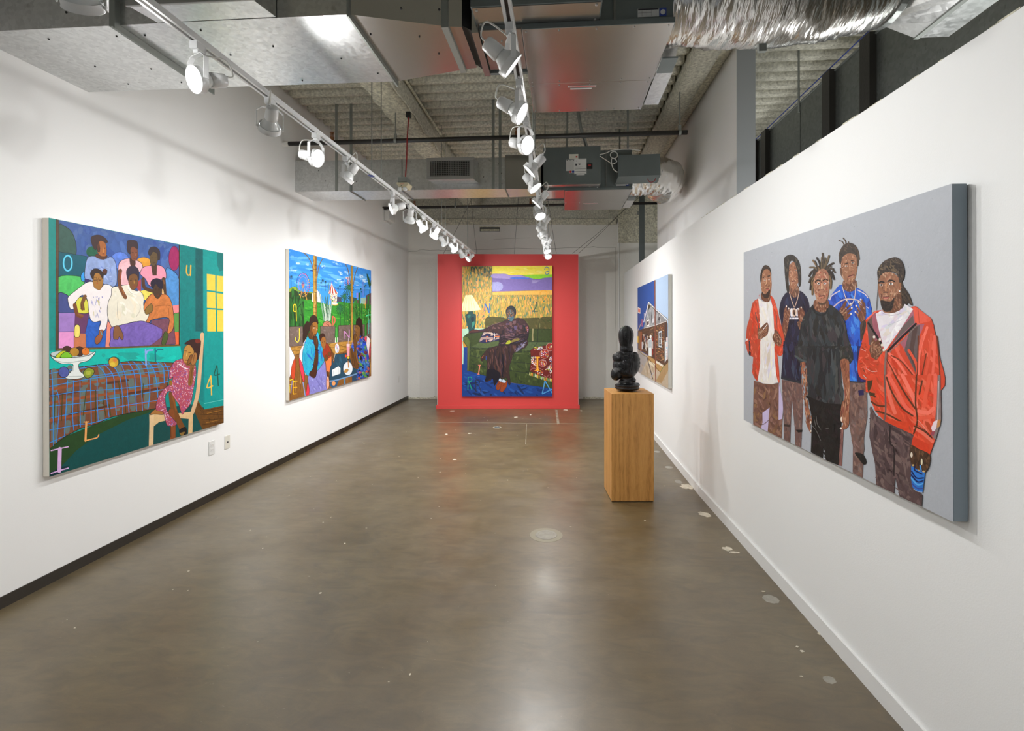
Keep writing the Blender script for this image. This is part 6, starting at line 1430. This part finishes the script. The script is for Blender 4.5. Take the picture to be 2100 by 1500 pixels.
p('4a4030', '205,410 240,440 205,490'); p('48505a', '210,378 290,462 452,600 452,615 290,495 222,410', mot=.4); l('ece8e4', 9, '150,640 212,390', False); l('ece8e4', 9, '212,392 300,480 448,612', False); l('dcd8d4', 7, '150,712 290,676 430,625', False)
p('f0ece8', '183,615 222,600 222,680 183,695', line='2a2a2a', lw=3); p('5a4a50', '190,630 215,620 215,665 190,675'); p('c8c8cc', '255,590 285,578 285,640 255,650', line='2a2a2a', lw=3); p('40383c', '340,570 350,570 345,610 330,610')
p('c4ccd0', '332,750 375,740 375,950 332,942', mot=.3, line='22222a', lw=5); p('5a5450', '340,770 368,762 368,930 340,925'); l('e8ecec', 5, '352,790 345,830 365,830', False); l('e8ecec', 5, '345,850 365,850 365,900 345,900', False); l('3a3a40', 8, '332,945 375,955', False)
p('c8d4d8', '410,860 425,855 425,1110 410,1140', mot=.3); p('d8c8c4', '425,830 448,810 448,1090 425,1110', mot=.3); l('3a3440', 9, '420,640 422,880', False); l('2a2a30', 12, '440,650 440,820', False); A.dabs(14, 30, 20, 10, 20, '9ad0e0 e8d0d8 e8ecec', '412,880 446,840 446,1080 412,1110')
l('8a5240', 11, '287,100 297,1380', False); l('4a2a22', 4, '293,100 302,1380', False); l('1c2444', 7, '192,1070 264,1340', False); l('a8b0c8', 5, '285,1245 232,1320', False); l('5a7a2c', 5, '355,1252 410,1160', False); l('2a2420', 4, '80,960 130,1030 200,1075 355,1255')
p('f4e4da', '78,452 110,465 110,532 78,522'); p('ea5a3c', '84,468 104,476 104,516 84,508'); l('8a3a28', 5, '93,532 92,720', False); p('f2c21c', '60,800 86,812 86,890 60,882'); l('e87060', 7, '130,600 130,690', False); l('d8d0c8', 5, '158,525 158,600', False); l('b8a890', 8, '75,750 120,650', False)
A.build('collage_image', root4)

# ---------------------------------------------------------------- right wall, near picture (five figures in cut paper)
q5 = pB + n2 * .052
def on_p2(x, y): return on_plane(x, y, q5, n2)
root5, A = hang('collage_panel', [(1525.2, 518), (1952.5, 376.5), (1954.5, 1071), (1525.4, 861.5)], on_p2, n2, .046, 'canvas_grey',
                'large cut-paper picture of five standing people on grey, nearest right wall', 'artwork', k=.98, seed=13)
p, l, e = A.poly, A.line, A.ell
A.mot = .22
A.tf = (0, 0, 1); p('b3b7be', '1500,300 2000,300 2000,1150 1500,1150', mot=.10)
A.dabs(260, 3.2, .8, 30, 90, 'a6aab2 c2c6cc 989ca4', '1530,520 1950,385 1950,900 1900,1020 1530,860', mot=0)
SK = 'c49070 7a4a38 b07858 dcae90 8a5a48 e4c4a4 5c3428 b46c56 a87858'
S = lambda c, s, mot=None: p(c, s, True, mot)
def shape(c, s, n, ln, w_, ang, jit, pal, smooth=True, line=None): A.fill(c, s, n, ln, w_, ang, jit, pal, smooth, line)
BR = 'a07868 5a3c34 c8a084 8a6254 9a7464 6c4a44 b89088 4a342e'; GB = '3a4448 1e2024 4a5054 26262e 4c4044 5e605c 30383c 24241f'
NV = '1c1a34 2e3050 3a3a5c 241c38 14121f 3c4a6a 2c2030'; BL = '1c50c8 3a86ec 2440a0 5aa4f4 1a2a80 3070d8 4a60c0 2a2a78'; OR = 'ff6a50 e83a1c a84020 f07a60 d03418 f85838 c84c28 ff8068'
# person 2
A.tf = (1515, 520, 7.5)
shape('242338', '700,640 760,600 860,672 940,575 1060,690 1100,860 1130,900 1140,1560 690,1560 655,1100 622,900 650,730', 90, 200, 44, 85, 14, NV)
shape('6a4a3c', '780,480 915,500 922,620 860,682 790,620', 30, 80, 16, 80, 40, SK); shape('9c6a50', '770,200 850,125 915,200 922,400 892,500 840,562 790,500 768,350', 110, 44, 14, 80, 60, SK)
shape('34302c', '698,80 760,25 850,30 932,130 962,300 958,480 922,500 905,300 850,130 785,150 768,400 777,600 740,580 715,400 702,200', 60, 110, 14, 84, 20, '4a443c 241e1a 6a6050 38302a 7a6c58')
for s in ('775,260 800,250', '855,230 900,220'): l('1c100c', 10, s)
e('e0d8d0', 795, 282, 12, 6); e('e0d8d0', 878, 262, 14, 7); e('1a0e0a', 797, 282, 6, 6); e('1a0e0a', 880, 262, 7, 7); l('c8906c', 12, '835,270 830,340'); l('5a2a24', 14, '820,430 865,425'); l('d8a088', 6, '825,445 860,440')
S('ece8f0', '785,860 830,850 835,960 800,965 795,910'); S('ece8f0', '885,860 930,850 925,950 885,960'); l('ece8f0', 26, '780,1000 910,1000', False); l('242338', 5, '805,985 805,1015', False); l('242338', 5, '835,985 835,1015', False); l('242338', 5, '865,985 865,1015', False)
l('dabaa4', 10, '780,600 820,740 856,832'); l('dabaa4', 10, '932,590 900,720 860,832'); e('dcc0ac', 855, 908, 36, 66, .2); e('6a4a3c', 852, 905, 20, 38, .4); e('1c1410', 860, 930, 10, 26)
shape('744838', '692,900 735,800 750,880 795,850 780,1000 745,1200 705,1310 668,1150 690,1000', 50, 70, 14, 75, 30, SK); shape('744838', '905,870 930,850 960,820 1020,930 985,1050 950,1085 915,980', 36, 60, 14, 80, 30, SK)
for (x, y) in ((735, 815), (770, 850), (790, 880), (925, 862), (962, 832)): e('f0e0d0', x, y, 9, 14, 0)
shape('6a4a3a', '905,1050 975,1060 950,1180 915,1120', 10, 60, 14, 85, 20, SK)
# person 1
shape('c04a30', '330,615 300,690 215,765 165,1000 125,1150 112,1400 150,1540 230,1600 340,1620 335,1100 305,720', 60, 170, 34, 80, 22, OR); shape('d04c30', '478,645 540,700 592,850 640,1050 702,1300 708,1450 650,1560 600,1560 555,1400 540,1000 518,800', 50, 150, 26, 76, 18, OR)
l('4a4a4c', 12, '255,905 300,1100 310,1240'); l('4a4a4c', 10, '585,950 580,1150'); l('2c2c30', 30, '172,1330 172,1560', False); e('e8e4e8', 130, 1370, 16, 60, .3)
shape('e9e4e0', '300,690 370,742 480,722 520,800 548,1200 552,1620 345,1620 322,900', 44, 240, 50, 82, 10, 'f0e8dc f4f0f4 d8ccb8 f4ecd8 e0d8e4 e8e0d0 ffffff', smooth=False)
shape('70462f', '352,610 480,600 475,738 400,742 352,700', 26, 60, 16, 80, 30, SK); shape('a06e50', '345,400 360,260 430,212 492,260 503,400 508,500 482,640 400,662 350,560', 120, 40, 14, 80, 60, SK)
shape('382c24', '336,440 333,330 370,212 420,178 482,220 503,330 475,262 420,240 372,290 352,430', 40, 40, 12, 60, 40, '4a3c30 241c18 5c4c3c'); shape('332620', '358,590 405,632 440,600 482,560 472,660 420,692 370,655', 30, 40, 12, 60, 50, '4a3a30 221814 5a4438')
l('1c100c', 14, '372,378 405,360'); l('1c100c', 14, '445,352 485,345'); e('ece4dc', 402, 412, 15, 8); e('ece4dc', 468, 402, 14, 8); e('1c100c', 404, 412, 7, 8); e('1c100c', 468, 402, 7, 8); l('d8a884', 12, '428,400 425,470'); l('b05a50', 18, '425,555 470,552'); l('3a1c18', 5, '420,545 472,540')
shape('6e4634', '290,1180 350,1135 430,1065 462,1120 442,1250 352,1312 312,1345', 50, 70, 14, 130, 30, SK); l('f0ece8', 9, '440,1095 380,1170'); shape('6e4634', '520,1290 545,1230 570,1170 642,1270 668,1370 612,1442 545,1360', 50, 60, 14, 70, 30, SK)
A.tf = (1515, 700, 6.52)
shape('c04a30', '98,0 118,90 165,150 200,110 188,330 188,440 255,535 285,400 305,0', 40, 130, 26, 82, 16, OR); shape('d04c30', '470,60 515,130 520,200 542,400 545,560 505,460 480,200', 20, 120, 16, 84, 10, OR); shape('d84c2e', '515,60 545,70 610,25 612,110 575,192 530,170', 16, 60, 20, 110, 30, OR)
l('3a3c40', 20, '145,0 150,110', False)
shape('e9e4e0', '290,0 472,0 500,440 528,545 450,578 330,565 255,530 290,300', 40, 260, 46, 98, 14, 'f0e8dc f4f0f4 d0bca4 f4ecc8 dcd4ec ffffff e4d8cc', smooth=False)
shape('7a5548', '203,530 260,542 330,568 450,578 540,556 582,760 592,1000 575,1300 400,1225 195,1115 195,900', 150, 110, 36, 80, 40, BR + ' b08a50 7a5a38', smooth=False)
p('cabce0', '320,960 415,888 402,1050 390,1210 300,1165 322,1085'); p('cabce0', '540,560 600,850 582,1040 535,1055'); l('6a4438', 12, '435,580 430,860', False); l('5a3c34', 8, '275,1110 330,1115 400,1060')
shape('242338', '600,0 840,0 845,570 568,502 590,200', 50, 260, 40, 84, 8, NV + ' 4a5a70', smooth=False); p('2a3034', '568,480 845,548 845,572 568,506')
shape('6f5450', '578,512 845,572 862,800 852,1100 838,1425 758,1392 750,1150 712,760 692,1360 608,1325 600,1000', 130, 120, 28, 84, 24, BR + ' 6e6460 8a7c78', smooth=False); p('1c1a1a', '765,1185 855,1185 852,1215 800,1225'); p('3a302c', '610,1110 690,1120 688,1150 612,1140')
# person 4 (blue)
A.tf = (1630, 480, 6.247)
shape('2a5ecc', '600,650 700,742 790,688 940,800 992,1050 1000,1400 900,1620 720,1620 640,1200 440,900 450,820 520,720', 110, 200, 50, 82, 20, BL)
l('dccfd4', 13, '450,850 480,790 585,727'); l('dccfd4', 13, '805,718 900,770 942,822'); l('d8c0bc', 15, '505,932 580,870 660,838 760,840 830,862 900,930'); l('d8d0e0', 9, '918,932 952,955')
shape('6e4836', '635,590 780,592 792,700 705,742 622,700', 36, 60, 14, 82, 30, SK); shape('9a6a4e', '598,350 650,255 760,248 802,350 795,500 762,600 692,642 632,592 602,500', 130, 40, 14, 80, 60, SK)
shape('3f342c', '572,350 580,230 622,150 700,112 782,150 822,250 812,410 785,280 700,248 622,290 592,390', 60, 70, 12, 50, 60, '5a4838 2a221c 6c5844 382c24')
for s in ('640,150 612,100 565,85', '660,135 652,90 620,50', '690,130 692,95', '790,170 815,230 830,330', '600,190 580,240 570,285', '815,260 812,410'): l('54412f', 13, s)
shape('6a4a38', '582,440 605,450 610,545 592,520', 4, 40, 10, 80, 20, SK)
l('1c100c', 11, '632,388 688,372'); l('1c100c', 11, '722,345 770,335'); e('e8e0d8', 662, 412, 18, 10); e('e8e0d8', 748, 370, 18, 10); e('1c100c', 664, 412, 8, 10); e('1c100c', 748, 370, 8, 10); l('c8906c', 13, '708,385 712,465'); l('6a342c', 15, '690,545 755,525'); l('c88a78', 8, '700,560 750,540')
l('e0d0c4', 9, '612,670 650,800 700,900 722,925'); l('e0d0c4', 9, '785,660 770,820 725,925')
shape('6f4632', '570,985 605,925 668,838 682,850 640,960 730,885 735,905 665,985 742,945 740,965 680,1030 732,1015 735,1030 655,1120 615,1060', 40, 70, 15, 120, 40, SK, smooth=False); shape('6f4632', '778,1000 782,985 830,1030 785,920 800,915 850,990 812,870 830,862 872,930 842,840 862,832 908,900 918,1010 905,1130 862,1160 822,1082', 44, 70, 15, 70, 30, SK, smooth=False)
for (x, y) in ((668, 848), (722, 895), (735, 948), (726, 1024), (850, 842), (822, 872), (793, 922), (782, 1000)): e('f2e8d8', x, y, 11, 12, 0)
shape('4a3a32', '848,1150 922,1100 905,1260 850,1380 842,1250', 20, 110, 16, 95, 20, '3a2e28 5a4a3c 2c2420 6a5040')
A.tf = (1630, 710, 5.357)
shape('2f78de', '585,0 730,0 795,405 608,395 600,200', 40, 190, 40, 86, 8, BL + ' 5aa8f4', smooth=False); shape('24245c', '690,0 740,0 800,405 690,390', 12, 150, 30, 88, 5, '1c1c48 2c2c70 3a3a90', smooth=False); p('3a3430', '600,385 800,398 798,412 600,400')
shape('765c56', '598,402 795,408 800,780 765,1000 760,1190 748,1450 640,1400 642,1100 608,900', 150, 100, 36, 84, 30, BR + ' 7c706c 9a8c88', smooth=False); shape('1c1a1a', '665,1172 752,1190 792,1272 762,1305 702,1235', 10, 60, 20, 40, 40, '141212 3a3030 2a2424'); p('2a2452', '700,490 762,480 765,540 712,545')
shape('8a5c58', '500,910 540,900 520,1320 484,1310', 14, 120, 14, 90, 10, BR, smooth=False)
# person 3 (front, black shirt)
A.tf = (1630, 480, 6.247)
shape('2c3032', '250,900 300,1000 420,992 440,900 560,980 632,1080 682,1300 720,1660 75,1660 60,1300 110,1080 165,1000', 150, 260, 60, 82, 14, GB)
A.tf = (1630, 710, 5.357)
shape('343636', '0,0 135,0 138,190 8,105', 16, 90, 30, 70, 40, GB, smooth=False); l('4a5456', 22, '8,110 70,150 138,178'); shape('36352e', '490,0 607,0 622,130 500,155', 14, 80, 30, 80, 30, GB, smooth=False)
shape('26292b', '138,0 502,0 515,340 535,662 440,662 350,642 145,562', 110, 320, 60, 88, 9, GB + ' 5a6468 3c484e', smooth=False); l('141414', 26, '140,560 250,610 350,640 535,655')
shape('151515', '150,572 350,648 535,665 512,900 486,1312 345,1256 322,1080 312,1232 180,1168 192,800', 90, 130, 36, 70, 50, '101010 1c1c1c 262626 0c0c0e 2a1c24 202224', smooth=False)
for s in ('240,770 250,850 290,920', '190,870 240,930 290,1040', '345,905 380,910', '215,800 240,900'): l('8a8884', 3, s)
ARM = 'c08a6a 6a3c2c a06a4c e0b090 7a4a34 8a4038 b87050 5a3026'
shape('9a6248', '68,180 135,188 142,320 145,500 150,600 190,760 186,850 165,855 160,800 182,940 168,942 120,820 95,600 72,350', 100, 90, 14, 84, 18, ARM); shape('9a6248', '508,160 597,162 606,320 612,500 602,700 600,850 572,905 520,918 505,905 540,860 522,838 505,800 520,640 552,560 530,350', 100, 90, 14, 92, 18, ARM)
for (x, y, rx, ry) in ((178, 840, 8, 16), (182, 935, 6, 12), (518, 805, 10, 26), (512, 905, 12, 12)): e('f2e4d4', x, y, rx, ry, 0)
A.tf = (1630, 480, 6.247)
shape('7a4e38', '262,850 432,850 420,985 330,1002 258,960', 40, 60, 16, 84, 30, SK); l('1e2224', 22, '235,940 270,1010 330,1040 400,1020 425,960'); shape('302822', '232,520 250,440 350,400 440,440 480,520 470,640 430,560 350,470 290,520 260,640 238,700 200,700', 30, 60, 14, 70, 50, '5a4834 2a221c')
for i, s in enumerate(('350,460 372,350 360,252', '330,455 325,380 290,310', '320,455 280,400 240,340', '300,460 255,430 200,430', '280,490 225,480 192,540', '265,540 215,560 192,620', '250,590 215,640 205,715', '245,620 232,700 230,775', '375,450 420,360 442,282', '395,450 450,400 500,375', '415,465 470,440 520,490', '435,500 480,500 508,580', '445,540 470,600 462,700', '360,455 395,380 400,300', '300,470 280,380 262,345', '410,460 440,420 480,420', '430,480 490,480 505,440', '255,560 225,600 222,660', '345,455 345,330 352,290')): l(['4c4034', '2c241e', '7a6040', '6a5a44', '3a3028'][i % 5], 24 if i < 13 else 14, s)
shape('a8745a', '258,560 298,480 370,448 432,500 447,650 432,800 392,882 312,882 262,770 244,640', 170, 44, 16, 80, 60, SK + ' d8b498 e0bca4 a83c34')
l('1a0e0a', 15, '270,618 300,590 336,602'); l('1a0e0a', 15, '368,600 398,578 428,592'); e('f0ece8', 312, 635, 20, 14); e('f0ece8', 392, 635, 18, 13); e('1a0e0a', 314, 635, 9, 11); e('1a0e0a', 393, 635, 9, 11); l('dcaa84', 18, '352,640 348,700'); l('7a4434', 12, '325,720 380,715'); l('6a342c', 16, '320,800 385,790'); l('c88068', 9, '328,812 380,806'); shape('5a4436', '300,850 320,880 390,880 415,830 400,900 320,905', 12, 40, 10, 10, 50, '4a3828 6a5040')
# person 5
A.tf = (1750, 510, 5.556)
shape('3a2e26', '555,150 590,250 585,340 560,400 640,520 682,650 625,625 595,738 560,735 545,640 530,400 520,200', 50, 150, 14, 68, 16, '5a4a38 2a221c 7a6448 4a3c30')
shape('dc4a2c', '270,708 205,770 155,805 150,900 100,1080 65,1250 58,1400 110,1490 260,1500 262,1620 1005,1620 985,1200 932,930 890,795 830,770 740,672 690,660 560,700', 70, 200, 50, 72, 30, OR)
p('a65e6c', '268,712 162,838 185,1100 350,1135 300,900', mot=.6); p('6a5450', '215,775 160,840 190,1100 262,1100'); p('b06878', '690,700 712,860 400,1172 560,900', mot=.6); p('6e5e5c', '688,760 700,850 450,1090 560,900'); p('b26676', '740,860 820,860 780,960 720,1040 600,1160 540,1080', mot=.6); p('6a5a5a', '655,900 770,870 745,1380 730,1440 690,1360 590,1160', mot=.5); p('5a4440', '685,910 745,890 700,1130 720,1400 640,1200')
shape('ece6ec', '262,745 340,700 450,720 560,702 595,632 692,690 560,900 372,1165 350,1120 300,930', 44, 160, 44, 120, 50, 'f4f0f4 e4d8c8 d8ccec f4ece4 ffffff e8d4dc d4dcdc', smooth=False); l('c8c8d4', 6, '560,810 400,880'); l('b8b0c4', 5, '340,740 450,762 560,735')
p('ef6048', '690,665 745,680 900,800 880,830 740,862 715,850'); l('b83820', 5, '745,680 760,850'); p('e85a40', '840,800 880,780 895,820 850,835'); l('f47860', 14, '270,712 160,805')
for i, s in enumerate(('480,1100 560,1260 720,1470', '410,1190 520,1300 640,1490', '640,1160 720,1300 745,1440', '400,1280 480,1420 560,1600', '420,1420 470,1600', '850,900 760,1200 750,1560', '900,980 870,1250 800,1600', '935,1000 930,1250 900,1560', '800,1000 760,1150')): l(['f46a54', 'ff7a64', 'e8583c', 'f46a54'][i % 4], 30, s)
for s in ('440,1220 560,1290 700,1460', '385,1260 460,1400 540,1600', '750,1000 745,1200 735,1600', '960,1000 985,1250 1000,1580', '840,1200 790,1450', '100,1080 180,1230'): l('7a3418', 14, s)
shape('ce4628', '65,1260 120,1070 180,1150 200,1240 300,1280 290,1380 240,1480 120,1480', 44, 90, 22, 30, 50, OR + ' 5a3018'); l('f8e0dc', 3, '80,1140 150,1170'); l('f8e0dc', 3, '150,1360 210,1400 280,1400'); l('c8b0a8', 8, '120,1440 160,1480 215,1480')
l('191517', 24, '180,852 250,960 335,1100', False); l('191517', 24, '722,858 560,1010 400,1172', False); l('8a7a74', 9, '735,872 580,1040 410,1190', False); l('8a7068', 22, '382,1170 370,1340 365,1560', False); l('4a3c38', 5, '395,1180 385,1560', False)
shape('96664a', '295,380 330,288 430,268 522,328 532,450 545,600 505,715 430,735 350,722 330,640 302,550 290,450', 200, 50, 17, 80, 60, SK); shape('6e4832', '430,640 540,500 560,640 540,700 430,735', 30, 80, 14, 60, 30, SK)
shape('3a2e26', '283,250 330,170 400,120 495,100 562,150 592,250 580,340 540,390 520,320 480,278 380,268 310,320 292,420 284,330', 120, 80, 16, 40, 60, '5a4c3c 2a221e 7c6a54 443830 1c1814 96805c'); l('3a2c22', 7, '290,400 285,520 268,700')
shape('2c221e', '318,600 345,590 385,600 440,600 478,560 450,690 385,722 335,680', 40, 50, 12, 40, 60, '3a2e28 1c1410 4c3c32'); shape('a06a48', '530,395 556,400 552,475 536,485', 8, 30, 10, 80, 30, SK); e('f0f0f4', 536, 486, 9, 9, 0)
l('18100c', 16, '300,392 325,378 358,385'); l('18100c', 16, '405,372 440,362 478,376'); e('ece6e0', 325, 415, 20, 11); e('ece6e0', 440, 402, 24, 13); e('18100c', 327, 415, 9, 11); e('18100c', 438, 402, 10, 12); l('c88a60', 18, '385,400 378,480'); l('3c2018', 10, '350,500 410,498'); l('a85c50', 20, '348,560 410,556'); l('3a1c18', 5, '345,552 415,548'); l('d88a7c', 7, '355,572 402,570')
shape('6f4834', '190,1160 205,1080 240,1005 258,1020 250,1060 305,1030 320,1040 300,1090 345,1100 335,1130 360,1150 330,1200 272,1272 210,1235', 60, 70, 16, 100, 50, SK, smooth=False)
for (x, y) in ((246, 1008), (312, 1036), (336, 1100), (356, 1156)): e('efe6d8', x, y, 14, 17, 0)
A.tf = (1750, 770, 5.172)
shape('e04c2c', '150,0 930,0 940,420 875,690 822,842 625,735 652,632 350,500 240,380 190,260 180,185 140,180 138,90', 110, 220, 44, 62, 24, OR, smooth=False)
for i, s in enumerate(('380,0 480,180 560,330 660,420', '530,0 620,180 680,330', '370,60 400,250 450,400', '820,0 780,200 760,330', '880,0 880,250 860,420', '700,380 800,400 860,350', '660,560 760,620 850,700', '700,460 840,440')): l(['f66a54', 'ff7c66', 'f4745c', 'ee5c40'][i % 4], 40, s)
for s in ('360,20 420,180 520,340 640,430', '450,0 520,130 600,260 680,370', '680,0 670,300 690,480 650,620', '740,60 710,200', '200,280 260,320 350,330', '250,380 380,420 560,520', '660,540 760,590 840,660', '180,180 240,230'): l('5e3016', 18, s)
p('4a3418', '155,60 215,50 200,130 170,180 240,190 235,230 180,215 160,150'); l('7a5a54', 18, '338,0 350,250 350,400 335,500'); p('8c7c7a', '905,0 935,0 942,470 880,690 842,640 880,480 895,300', mot=.5); l('c8c0c4', 10, '915,60 905,480', False); p('f0dce4', '865,490 905,475 890,560 858,620 835,560'); p('c88a50', '905,470 938,470 930,540 895,560'); p('a04a5a', '840,600 880,590 862,645 825,630')
p('e04420', '350,470 600,500 600,570 560,600 340,480', mot=.6); p('dc4020', '640,645 820,740 815,845 625,735', mot=.6); l('2a1c18', 5, '670,520 780,590 860,690'); l('f0c8bc', 3, '690,480 720,500 800,600')
shape('5a4646', '190,325 240,420 345,490 460,545 650,632 622,740 615,860 622,960 630,1150 742,1270 735,1390 500,1290 452,1070 440,1250 250,1165 240,950 178,650', 200, 150, 44, 66, 34, '6a5454 3c2e30 8a7070 4e3c3e 7a6864 9a7c74 302428 5c4a4e a08a80', smooth=False); l('2a2022', 14, '400,540 400,720 440,780 440,1060')
shape('4a3222', '618,740 700,780 820,842 815,960 775,1030 735,1035 700,1010 640,965 612,870', 80, 90, 20, 88, 16, '6a4830 2c1c12 8a6444 3a2618 5a3c26'); e('e8dcc8', 628, 845, 12, 28, 0); e('e8e0c0', 736, 920, 10, 34, 0); e('c8a870', 645, 955, 12, 10, 0); e('d8b878', 755, 1022, 14, 10, 0); e('d8b878', 700, 1012, 14, 10, 0)
p('2f7ad2', '625,960 700,1010 772,1035 745,1242 690,1230 640,1190 622,1100', mot=.6)
for s, c in (('630,1020 680,1090 755,1090', '0e1c56'), ('628,1060 690,1130 750,1120', '0e1c56'), ('660,965 665,1010 740,1050', '141c50'), ('625,1090 690,1160 748,1150', '5ab0f0'), ('720,960 730,1010', '4aa0f0'), ('632,1150 690,1200 744,1200', '3a50a8')): l(c, 14, s)
l('c8d8f0', 5, '650,1205 690,1232 745,1242')
A.build('collage_image', root5)
